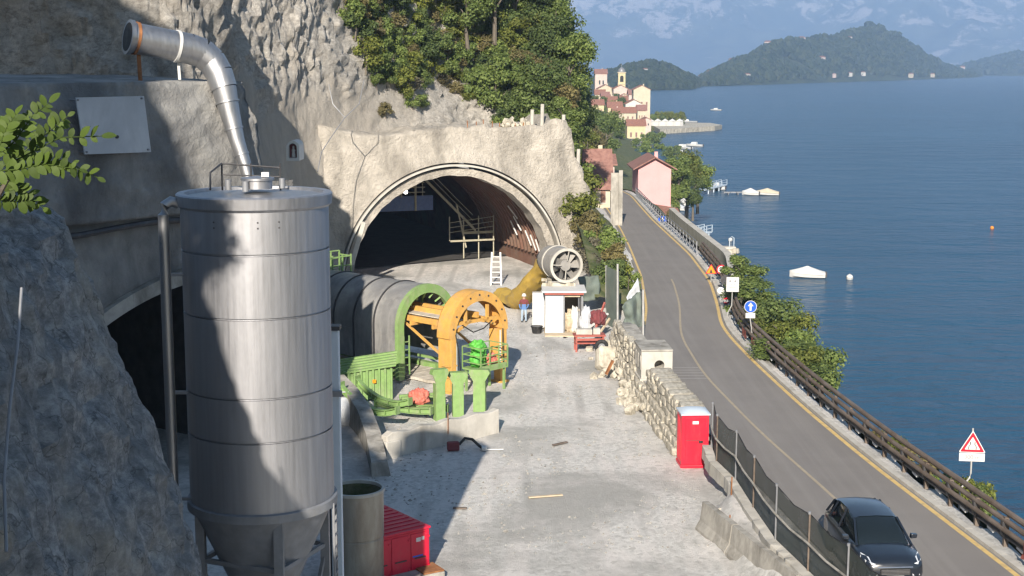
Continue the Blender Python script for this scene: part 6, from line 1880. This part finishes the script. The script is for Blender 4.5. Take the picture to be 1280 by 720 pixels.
VIL += [
    (752, 762, 121, 131, 630, 'render_cream', 'tile_dark', 'x', 'narrow cream house under the white gabled house'), (776, 786, 120, 131, 648, 'render_cream', 'tile', 'y', 'little cream gabled house below the nave'),
    (797, 808, 138, 153, 572, 'render_cream', 'tile_dark', 'x', 'low cream house at the foot of the tall white house'), (766, 776, 142, 152, 545, 'render_rose', 'tile', 'x', 'low rose house above the wooded shore'),
    (744, 757, 118, 128, 650, 'render_cream', 'tile', 'x', 'cream house between the rose house and the trees'), (803, 814, 150, 160, 560, 'render_rose', 'tile', 'y', 'small rose boathouse by the quay')]
for (x0, x1, ye, yb, Y, wm, rm_, rd, lab) in VIL:
    w3 = ((.15, .27, .3, .62, 'shutter'), (.44, .56, .3, .62, 'shutter'), (.73, .85, .3, .62, 'shutter')) if wm != 'render_rose' else ((.3, .45, .3, .6, 'darkglass'), (.6, .75, .3, .6, 'darkglass'))
    house('village_house', lab, x0, x1, ye, yb, Y, 9 if rd == 'y' else 8, wm, rm_, rd, .5, 9, wins=w3, group=VG, chim=True)
# bell tower
q = onY(777, 91, 660); q2 = onY(777, 128, 660); ct = thing('bell_tower', 'yellow church bell tower with grey dome above the village', 'bell tower', (q.x, 660, q2.z))
Ht = q.z - q2.z; wt = 3.3
b = MB(); b.box((0, 0, Ht / 2 - 3), (wt, wt, Ht + 6)); obj('shaft', b, 'render_yellow', ct)
b = MB(); b.box((0, 0, Ht + .15), (wt + .6, wt + .6, .35)); b.box((0, 0, Ht * .62), (wt + .4, wt + .4, .25)); obj('cornice', b, 'render_cream', ct)
for dx, dy in ((0, -1), (1, 0), (-1, 0)):
    b = MB(); b.prism([(u * 1.6, v * 1.6) for u, v in arch2(.5, .9)], -.03, .06, (lambda u, v, d: (u, -wt / 2 - d, Ht * .8 + v)) if dy else (lambda u, v, d, dx=dx: (dx * (wt / 2 + d), u, Ht * .8 + v))); obj('belfry_opening', b, 'black', ct)
b = MB(); b.lathe([(wt * .5, Ht + .3), (wt * .52, Ht + .9), (wt * .42, Ht + 1.7), (wt * .2, Ht + 2.3), (.12, Ht + 2.6), (.06, Ht + 4.2), (.001, Ht + 4.3)], 16); obj('dome', b, 'steel_grey', ct, True)
# quay, hedge trees, pier
b = MB(); qz = -8.2
b.prism([(58, 560), (84, 592), (89, 606), (87, 628), (60, 640)], -12, qz, lambda u, v, d: (u, v, d)); o = obj('stone_quay', b, 'stone'); tag(o, 'pale stone quay below the village', 'quay')
random.seed(31)
for k in range(9):
    x = 815 + 4.5 * k; p = onY(x, 152, 612); plant('bush_yel' + str(k % 2) if k % 3 else 'bush_mid0', Vector((p.x, 612 + random.uniform(-4, 4), qz - .2)), random.uniform(1.9, 2.6), 'clipped green promenade tree on the village quay', 'tree', 'promenade trees on the quay', 3.2)
for k in range(5):
    x = 812 + 9 * k; p = onY(x, 158, 600); b = MB(); b.lathe([(1.5, 0), (1.5, 1.9), (1.7, 1.9), (.001, 3.0)], 4); o = obj('white_parasol', b, 'white'); o.location = (p.x, 596, qz); tag(o, 'white square canopy on the village quay', 'canopy', 'white canopies on the quay')
def pier(label, a, c, w, ztop, mat, rail=False, name='pier'):
    d = c - a; t_ = thing(name, label, 'pier', a, math.atan2(d.y, d.x)); L = d.length
    n = max(3, int(L / 1.2)); nn = min(n, 24); step = L / nn
    for k in range(nn):
        b = MB(); b.box(((k + .5) * step, 0, ztop - .1), (step * .93, w, .2)); obj('deck_plank', b, mat, t_)
    for k in range(4):
        for sy in (-1, 1):
            b = MB(); b.cyl((L * (k + .5) / 4, sy * w * .4, -2.5), (L * (k + .5) / 4, sy * w * .4, ztop - .15), .13, n=8); obj('pile', b, mat, t_)
    if rail:
        for sy in (-1, 1):
            for z in (.5, 1.0):
                b = MB(); b.bar((0, sy * w * .48, ztop + z), (L, sy * w * .48, ztop + z), .09); obj('rail', b, mat, t_)
            for k in range(5):
                b = MB(); b.bar((L * k / 4, sy * w * .48, ztop - .1), (L * k / 4, sy * w * .48, ztop + 1), .09); obj('rail_post', b, mat, t_)
    return t_
W0 = lambda x, y: onz(x, y, WATER)
pier('long pale jetty running out from the village quay', W0(853, 158) , W0(900, 161), 2.2, 1.4, 'concrete')
pier('light blue steel landing stage with railings on the lake', W0(857, 303), W0(885, 297), 1.4, 1.0, 'white_blue', True)
pier('pale thin jetty beside the lakeside trees', W0(879, 243), W0(905, 236), 1.3, 1.0, 'white_blue', True)
# stone pier
a, c = W0(872, 318), W0(920, 318); sp = thing('stone_pier', 'low rubble stone pier with flat top in the lake', 'pier', a)
b = MB(); b.box(((c - a).x / 2, .8, .35), ((c - a).x, 1.6, 1.3)); obj('pier_top', b, 'concrete', sp)
for k in range(22):
    o = put_stone(sp, (a.x + (c - a).x * k / 21, a.y - .2 + random.uniform(-.2, .2), WATER + random.uniform(.1, .6)), (random.uniform(.5, .9), .8, random.uniform(.5, .8)), (0, 0, random.random()))
b = MB(); b.tube([((c - a).x - .2, .8, .9), ((c - a).x - .2, .8, 2.2), ((c - a).x - .5, .8, 2.4), ((c - a).x - .8, .8, 2.2), ((c - a).x - .8, .8, .9)], .05, 6); obj('ladder_hoop', b, 'white_blue', sp, True)

# boats, buoys
def hull(L, W, H, n=14):
    rg = []
    for i in range(n + 1):
        t = i / n; w_ = W / 2 * (1 - t ** 3.2) ** .6 * (.86 + .14 * min(1, t * 6)); z0 = .25 * t ** 4
        rg.append([(-w_, t * L - L / 2, H * (.85 + .25 * t)), (-w_ * .78, t * L - L / 2, .1 + z0), (0, t * L - L / 2, -.18 + z0), (w_ * .78, t * L - L / 2, .1 + z0), (w_, t * L - L / 2, H * (.85 + .25 * t))])
    b = MB(); b.loft(rg, closed=True); return b
def boat(label, p, L, W, rz, cover=None, cabin=False, mat='white', group='boats moored on the lake', cat='boat'):
    t_ = thing('moored_boat', label, cat, p, rz, group)
    obj('hull', hull(L, W, .75), mat, t_, True)
    if cover:
        rg = []
        for i in range(13):
            t = i / 12; w_ = W / 2 * 1.02 * (1 - t ** 3.2) ** .6 * (.88 + .12 * min(1, t * 6)); hz = .75 * (.85 + .25 * t); pk = lerp_tab([(0, .15), (.2, .35), (.5, .75), (.8, .3), (1, .05)], t)
            rg.append([(-w_, t * L - L / 2, hz - .2), (-w_ * 1.0, t * L - L / 2, hz + .04), (-w_ * .4, t * L - L / 2, hz + pk * .8), (0, t * L - L / 2, hz + pk), (w_ * .4, t * L - L / 2, hz + pk * .8), (w_, t * L - L / 2, hz + .04), (w_, t * L - L / 2, hz - .2)])
        b = MB(); b.loft(rg); obj('cover', b, cover, t_, True)
    if cabin:
        b = MB(); b.prism([(-L * .15, .6), (L * .22, .6), (L * .12, 1.45), (-L * .12, 1.5)], -W * .32, W * .32, lambda u, v, d: (d, u, v)); cb = obj('cabin', b, 'white', t_)
        b = MB(); b.box((0, L * .16, 1.1), (W * .5, .1, .4)); obj('windscreen', b, 'darkglass', cb)
    b = MB(); b.box((0, -L / 2 - .12, .45), (.3, .25, .7)); obj('outboard', b, 'steel_dark', t_)
    return t_
WM = 'white'
boat('white boat under a peaked white cover on open water', onz(1009, 347, WATER), 4.3, 1.8, R(80), cover='white')
boat('small white boat moored beside the pale thin jetty', onz(896, 237, WATER), 3.6, 1.5, R(70), cabin=True)
boat('white boat drifting out from the village quay', onz(895, 138, WATER), 7, 2.4, R(60), cabin=True)
boat('white boat lying between village and lakeside trees', onz(868, 183, WATER), 6, 2.2, R(60), cabin=True)
boat('white boat tied by the tall lakeside trees', onz(855, 256, WATER), 3.4, 1.5, R(10), cover='white')
boat('grey white dinghy near the pink house porch', onz(846, 263, WATER), 3.2, 1.4, R(60), cover='panel')
boat('large white boat at the end of the quay', onz(857, 153, WATER), 11, 4, R(80), cabin=True)
boat('white cabin boat left of a second one offshore from the trees', onz(846, 190, WATER), 6.5, 2.6, R(30), cabin=True)
boat('white cabin boat right of its twin offshore from the trees', onz(853, 186, WATER), 6.5, 2.6, R(50), cabin=True)
boat('small white boat behind the crown of the lakeside tree', onz(863, 208, WATER), 3.5, 1.5, R(80), cover='white')
# pontoon with two covered boats
pier('low dark floating pontoon with covered boats', W0(904, 243), W0(952, 243), 1.6, .55, 'steel_grey', name='pontoon')
boat('white covered boat moored at the middle of the pontoon', onz(938, 244, WATER), 3.4, 1.7, R(75), cover='white')
boat('cream covered boat moored at the end of the pontoon', onz(959, 244, WATER), 4.6, 2.0, R(80), cover='render_cream')
def buoy(x, y, r_, mat, label):
    t_ = thing('mooring_buoy', label, 'buoy', onz(x, y, WATER), 0, 'mooring buoys')
    b = MB(); b.lathe([(.001, -r_)] + [(r_ * math.cos(R(a)), r_ * math.sin(R(a))) for a in range(-80, 81, 16)] + [(.001, r_)], 18, (0, 0, r_ * .45)); obj('float', b, mat, t_, True)
    b = MB(); b.lathe([(r_ * 1.01, -.02), (r_ * 1.01, .04)], 18, (0, 0, r_ * .45)); obj('band', b, 'steel_dark', t_, True)
    b = MB(); b.cyl((0, 0, r_ * 1.3), (0, 0, r_ * 1.7), r_ * .15, n=8); obj('eye', b, 'steel_grey', t_, True)
buoy(1062, 349, .42, 'white', 'white round buoy right of the peaked covered boat')
buoy(883, 300, .33, 'white', 'white buoy close to the blue landing stage')
buoy(913, 301, .33, 'white', 'white buoy off the end of the stone pier')
buoy(1240, 286, .3, 'sign_orange', 'lone orange red buoy far out on the lake')

# trees around the pink house and down to the village
for x, yb, Y, s_, kd, lab in ((858, 268, 222, 1.35, 'tree_yel1', 'tall yellow green tree at the water right of the pink house'), (872, 262, 230, 1.2, 'tree_mid0', 'green waterside tree outermost beside the pink house'), (848, 262, 212, 1.1, 'tree_mid1', 'green tree touching the pink house wall'), (866, 272, 218, .9, 'tree_dark0', 'dark tree low at the waterline by the pink house'),
                              (845, 275, 205, .7, 'tree_mid0', 'small tree below the pink house by the porch')):
    plant(kd, onY(x, yb, Y), s_, lab, 'tree')
for x, yb, Y, s_, kd in ((812, 300, 150, .8, 'bush_mid0'), (840, 285, 170, 1.2, 'bush_olive0'), (850, 292, 160, 1.0, 'bush_mid1'), (862, 306, 145, 1.0, 'bush_olive1')):
    plant(kd, onY(x, yb, Y) , s_, 'scrubby shrub on the lake bank near the porch of the pink house', 'shrub', 'scrub on the lake bank')
random.seed(77)
for k in range(64):
    x = random.uniform(705, 815); yb = random.uniform(150, 212); 
    Y = lerp_tab([(145, 520), (165, 420), (185, 330), (215, 240)], yb) * random.uniform(.94, 1.06)
    if yb + 12 - 8.6 * 1.25 * FPX / Y < lerp_tab([(700, 112), (745, 130), (770, 150), (790, 172), (815, 190)], x): continue
    if x > 800 and yb > 195: continue
    col = random.choice(['dark', 'mid', 'mid', 'yel', 'olive', 'dark']); s_ = random.uniform(.9, 1.5)
    plant('tree_' + col + str(k % 2), onY(x, yb + 12, Y), s_, NK[col] + ' tree among the wooded shore before the village', 'tree', NK[col] + ' shore trees before the village')
for k, (x, yb, Y) in enumerate(((808, 180, 500), (815, 178, 510), (822, 182, 495), (812, 196, 440), (826, 192, 455), (800, 190, 460), (838, 200, 420))):
    plant('bush_mid' + str(k % 2), onY(x, yb, Y), random.uniform(2.2, 3.4), 'rounded green waterside shrub below the yellow villa', 'shrub', 'waterside shrubs below the villa')

random.seed(91)
for k in range(46):
    Y = random.uniform(470, 690); d = random.uniform(2, 40); X = lerp_tab(XS, Y) - d; z = WATER - 1.2 + (2.1 + (d - 6) * .34 if d > 6 else d * .35)
    kd = random.choice(['bush_mid0', 'bush_dark1', 'bush_yel0', 'bush_mid1']); s_ = random.uniform(1.6, 3.2)
    plant(kd, Vector((X, Y, z)), s_, 'rounded green garden shrub among the village houses', 'shrub', 'garden shrubs of the village')
# houses scattered on the far hills (built where the hill stands)
random.seed(9)
for pt_f, prof, lst in ((near_hill, (735, 890), ((806, 94),)), (far_hill, (862, 1242), ((886, 81), (892, 80), (876, 90), (882, 97), (914, 76), (958, 58), (1000, 54), (1060, 52), (1026, 77), (952, 80), (918, 102), (934, 100), (1042, 97), (1062, 96), (1078, 97), (1138, 99), (1165, 97), (1202, 83), (1238, 86)))):
    for (x, y) in lst:
        u = (x - prof[0]) / (prof[1] - prof[0]); best = None
        for k in range(51):
            p = pt_f(max(0.001, min(.999, u)), k / 100); yy = proj(p)[1]
            if best is None or abs(yy - y) < best[0]: best = (abs(yy - y), p)
        p = best[1]; w_ = random.uniform(7, 12) * (p.y / 2400) ** .6 * (1 if y < 94 else .8); h_ = w_ * random.uniform(.35, .5)
        t_ = thing('hill_villa', 'tiny white villa on the ' + ('low' if prof[0] == 735 else 'peninsula') + ' hill across the lake', 'house', p + Vector((0, -4, 1.0)), random.uniform(-.3, .3), 'villas on the far hills')
        b = MB(); b.box((0, 0, h_ * .5 + 2), (w_, w_ * .7, h_ + 4)); obj('wall', b, random.choice(['render_white', 'render_white', 'render_cream', 'render_rose']), t_)
        b = MB(); hh = h_ + 4; b.loft([[(-w_ * .55, -w_ * .4, hh), (w_ * .55, -w_ * .4, hh), (w_ * .55, w_ * .4, hh), (-w_ * .55, w_ * .4, hh)], [(-w_ * .3, -.1, hh + w_ * .2), (w_ * .3, -.1, hh + w_ * .2), (w_ * .3, .1, hh + w_ * .2), (-w_ * .3, .1, hh + w_ * .2)]]); obj('roof', b, 'tile', t_)

# ============================================================ CAR
def carpaint():
    m, t, b_ = nm('black blue car paint')
    b_.inputs['Base Color'].default_value = (0.010, 0.014, 0.022, 1); b_.inputs['Roughness'].default_value = .3; b_.inputs['Coat Weight'].default_value = .8; b_.inputs['Coat Roughness'].default_value = .06; return m
M['car'] = carpaint()
def glassm():
    m, t, b_ = nm('tinted car glass'); b_.inputs['Base Color'].default_value = (0.008, 0.012, 0.014, 1); b_.inputs['Roughness'].default_value = .06; b_.inputs['Specular IOR Level'].default_value = .7; return m
M['carglass'] = glassm()
M['chrome'] = paint('chrome trim', (.6, .6, .62), .2, .9, .05, amount=.05)
M['lampglass'] = paint('headlamp glass', (.75, .78, .82), .15, .3, .05, amount=.02)
car = thing('parked_car' if False else 'moving_car', 'black SUV driving along the road towards the camera', 'car', (10.76, 38.25, 1.004), R(3))
ST = [(0.0, .58, .34, .66, .52, .60, .76, .80), (.10, .74, .27, .82, .54, .74, .86, .92), (.40, .84, .23, .91, .56, .82, .95, 1.01), (1.15, .88, .22, .93, .62, .88, 1.01, 1.10), (2.2, .88, .22, .93, .64, .90, 1.04, 1.08), (3.6, .88, .22, .93, .66, .90, 1.07, 1.08), (4.2, .86, .28, .90, .68, .84, 1.05, 1.06), (4.45, .76, .38, .82, .66, .74, .98, 1.0)]
rg = []
for (y, w0_, z0, w1_, z1, w2_, z2, z3) in ST:
    h_ = [(w0_, z0), (w1_, z1), (w1_ * .985, (z1 + z2) / 2 + .03), (w2_, z2), (w2_ * .55, z3 - .015), (0, z3)]
    rg.append([(0, y, z0)] + [(u, y, v) for u, v in h_] + [(-u, y, v) for u, v in h_[-2::-1]])
b = MB(); b.loft(rg); cbod = obj('body', b, 'car', car, 'all')
GH = [(1.05, .80, 1.03, .72, 1.05), (1.5, .82, 1.04, .66, 1.36), (1.95, .83, 1.05, .62, 1.60), (2.6, .83, 1.05, .61, 1.68), (3.4, .83, 1.06, .60, 1.66), (4.0, .80, 1.06, .60, 1.53), (4.35, .76, 1.04, .66, 1.12)]
rg = [[(-w0_, y, z0 - .05), (-w1_, y, z1 - .04), (-w1_ * .8, y, z1), (0, y, z1 + .02), (w1_ * .8, y, z1), (w1_, y, z1 - .04), (w0_, y, z0 - .05)] for (y, w0_, z0, w1_, z1) in GH]
b = MB(); b.loft(rg); obj('side_glass', b, 'carglass', car, 'all')
rg = [[(-w1_ * 1.02, y, z1 - .04), (-w1_ * .8, y, z1 + .012), (0, y, z1 + .034), (w1_ * .8, y, z1 + .012), (w1_ * 1.02, y, z1 - .04)] for (y, w0_, z0, w1_, z1) in GH[2:6]]
b = MB(); b.loft(rg, closed=False, cap=False); obj('roof', b, 'car', car, 'all')
for sx in (-1, 1):
    for (ya, xa, za, yb2, xb, zb2) in ((1.05, .79, 1.03, 1.95, .615, 1.57), (2.75, .845, 1.04, 2.7, .615, 1.62), (3.75, .84, 1.05, 3.55, .61, 1.6), (4.36, .75, 1.04, 4.0, .60, 1.5)):
        b = MB(); b.bar((sx * (xa + .01), ya, za), (sx * (xb + .015), yb2, zb2), .06, .05); obj('pillar', b, 'car', car)
    b = MB(); b.prism([(0, 0), (.18, .02), (.20, .13), (.02, .14)], 1.42, 1.58, lambda u, v, d: (sx * (.9 + u), d, 1.08 + v)); obj('mirror', b, 'car', car, bev=.02)
    b = MB(); b.loft([[(sx * .40, .03, .74), (sx * .40, .05, .80), (sx * .42, .3, .86), (sx * .42, .2, .8)], [(sx * .66, .04, .76), (sx * .67, .06, .86), (sx * .69, .34, .955), (sx * .7, .2, .85)], [(sx * .80, .2, .80), (sx * .79, .22, .89), (sx * .82, .62, .99), (sx * .86, .5, .9)]]); obj('headlight', b, 'lampglass', car, True)
    b = MB(); b.loft([[(sx * .50, -.01, .50), (sx * .50, .0, .56), (sx * .70, .03, .58), (sx * .72, .03, .50)], [(sx * .50, .1, .50), (sx * .50, .1, .56), (sx * .70, .14, .58), (sx * .72, .14, .50)]]); obj('fog_lamp', b, 'lampglass', car)
    for yw in (.85, 3.55):
        w_ = MB(); tor = []
        for i in range(25):
            t_ = 2 * math.pi * i / 24; c_ = Vector((0, math.cos(t_) * .26, math.sin(t_) * .26)); e_ = c_.normalized()
            tor.append([Vector((sx * .82, yw, .35)) + c_ + e_ * .09 * math.cos(2 * math.pi * j / 8) + Vector((1, 0, 0)) * .12 * math.sin(2 * math.pi * j / 8) for j in range(8)])
        w_.loft(tor, cap=False); wo_ = obj('wheel', w_, 'black', car, True)
        w_ = MB(); w_.cyl((sx * .80, yw, .35), (sx * .90, yw, .35), .2, n=14); obj('rim', w_, 'steel_grey', wo_, True)
b = MB(); b.loft([[(-.5, -.015, .74), (.5, -.015, .74), (.5, .02, .79), (-.5, .02, .79)], [(-.5, .1, .74), (.5, .1, .74), (.5, .1, .79), (-.5, .1, .79)]]); obj('chrome_bar', b, 'chrome', car)
b = MB(); b.box((0, .0, .62), (.86, .06, .17)); gr_ = obj('grille', b, 'black', car)
for k in range(4): 
    b = MB(); b.box((0, -.035, .56 + .04 * k), (.8, .02, .012)); obj('grille_slat', b, 'chrome', gr_)
b = MB(); b.box((0, -.03, .45), (.5, .02, .11)); obj('number_plate', b, 'sign_white', car)
for sx in (-1, 1):
    b = MB(); b.bar((sx * .45, 1.15, 1.11), (sx * .05, 1.25, 1.13), .02); obj('wiper', b, 'black', car)
for x, y, L_, rz_, lab in ((682, 622, 1.3, .25, 'loose timber plank lying on the open gravel'), (575, 637, .5, -.1, 'short dark timber offcut on the gravel near the silo shadow'), (700, 556, .8, .7, 'weathered board lying on the gravel toward the red toilet')):
    b = MB(); b.box((0, 0, .04), (L_, .14, .05)); o = obj('loose_plank', b, 'timber' if L_ > 1 else 'corten', bev=.01); o.location = onz(x, y, 0) + Vector((0, 0, .02)); o.rotation_euler = (0, 0, rz_); tag(o, lab, 'plank')
# stones strewn over the yard: too many to count
random.seed(41); b = MB()
for k in range(3200):
    X = random.uniform(-6, 7); Y = random.uniform(38, 95)
    if X > stepX(Y) - .6: continue
    if noise.noise(Vector((X * .25, Y * .18, 4))) < -.05: continue
    s_ = random.uniform(.02, .06) * (1.7 if random.random() < .07 else 1); z = terrain(X, Y)
    n0 = len(b.v)
    for q in ((1, 0, .1), (0, 1, .2), (-1, 0, 0), (0, -1, .15), (.1, .1, .9), (0, 0, -.6)):
        b.v.append((X + q[0] * s_ * random.uniform(.7, 1.3), Y + q[1] * s_ * random.uniform(.7, 1.3), z + q[2] * s_))
    for t in ((0, 1, 4), (1, 2, 4), (2, 3, 4), (3, 0, 4), (1, 0, 5), (2, 1, 5), (3, 2, 5), (0, 3, 5)): b.f.append([n0 + i for i in t])
o = obj('loose_stones', b, 'concrete_dirty'); o['kind'] = 'stuff'; o['label'] = 'loose pale stones scattered over the gravel yard'; o['category'] = 'stones'
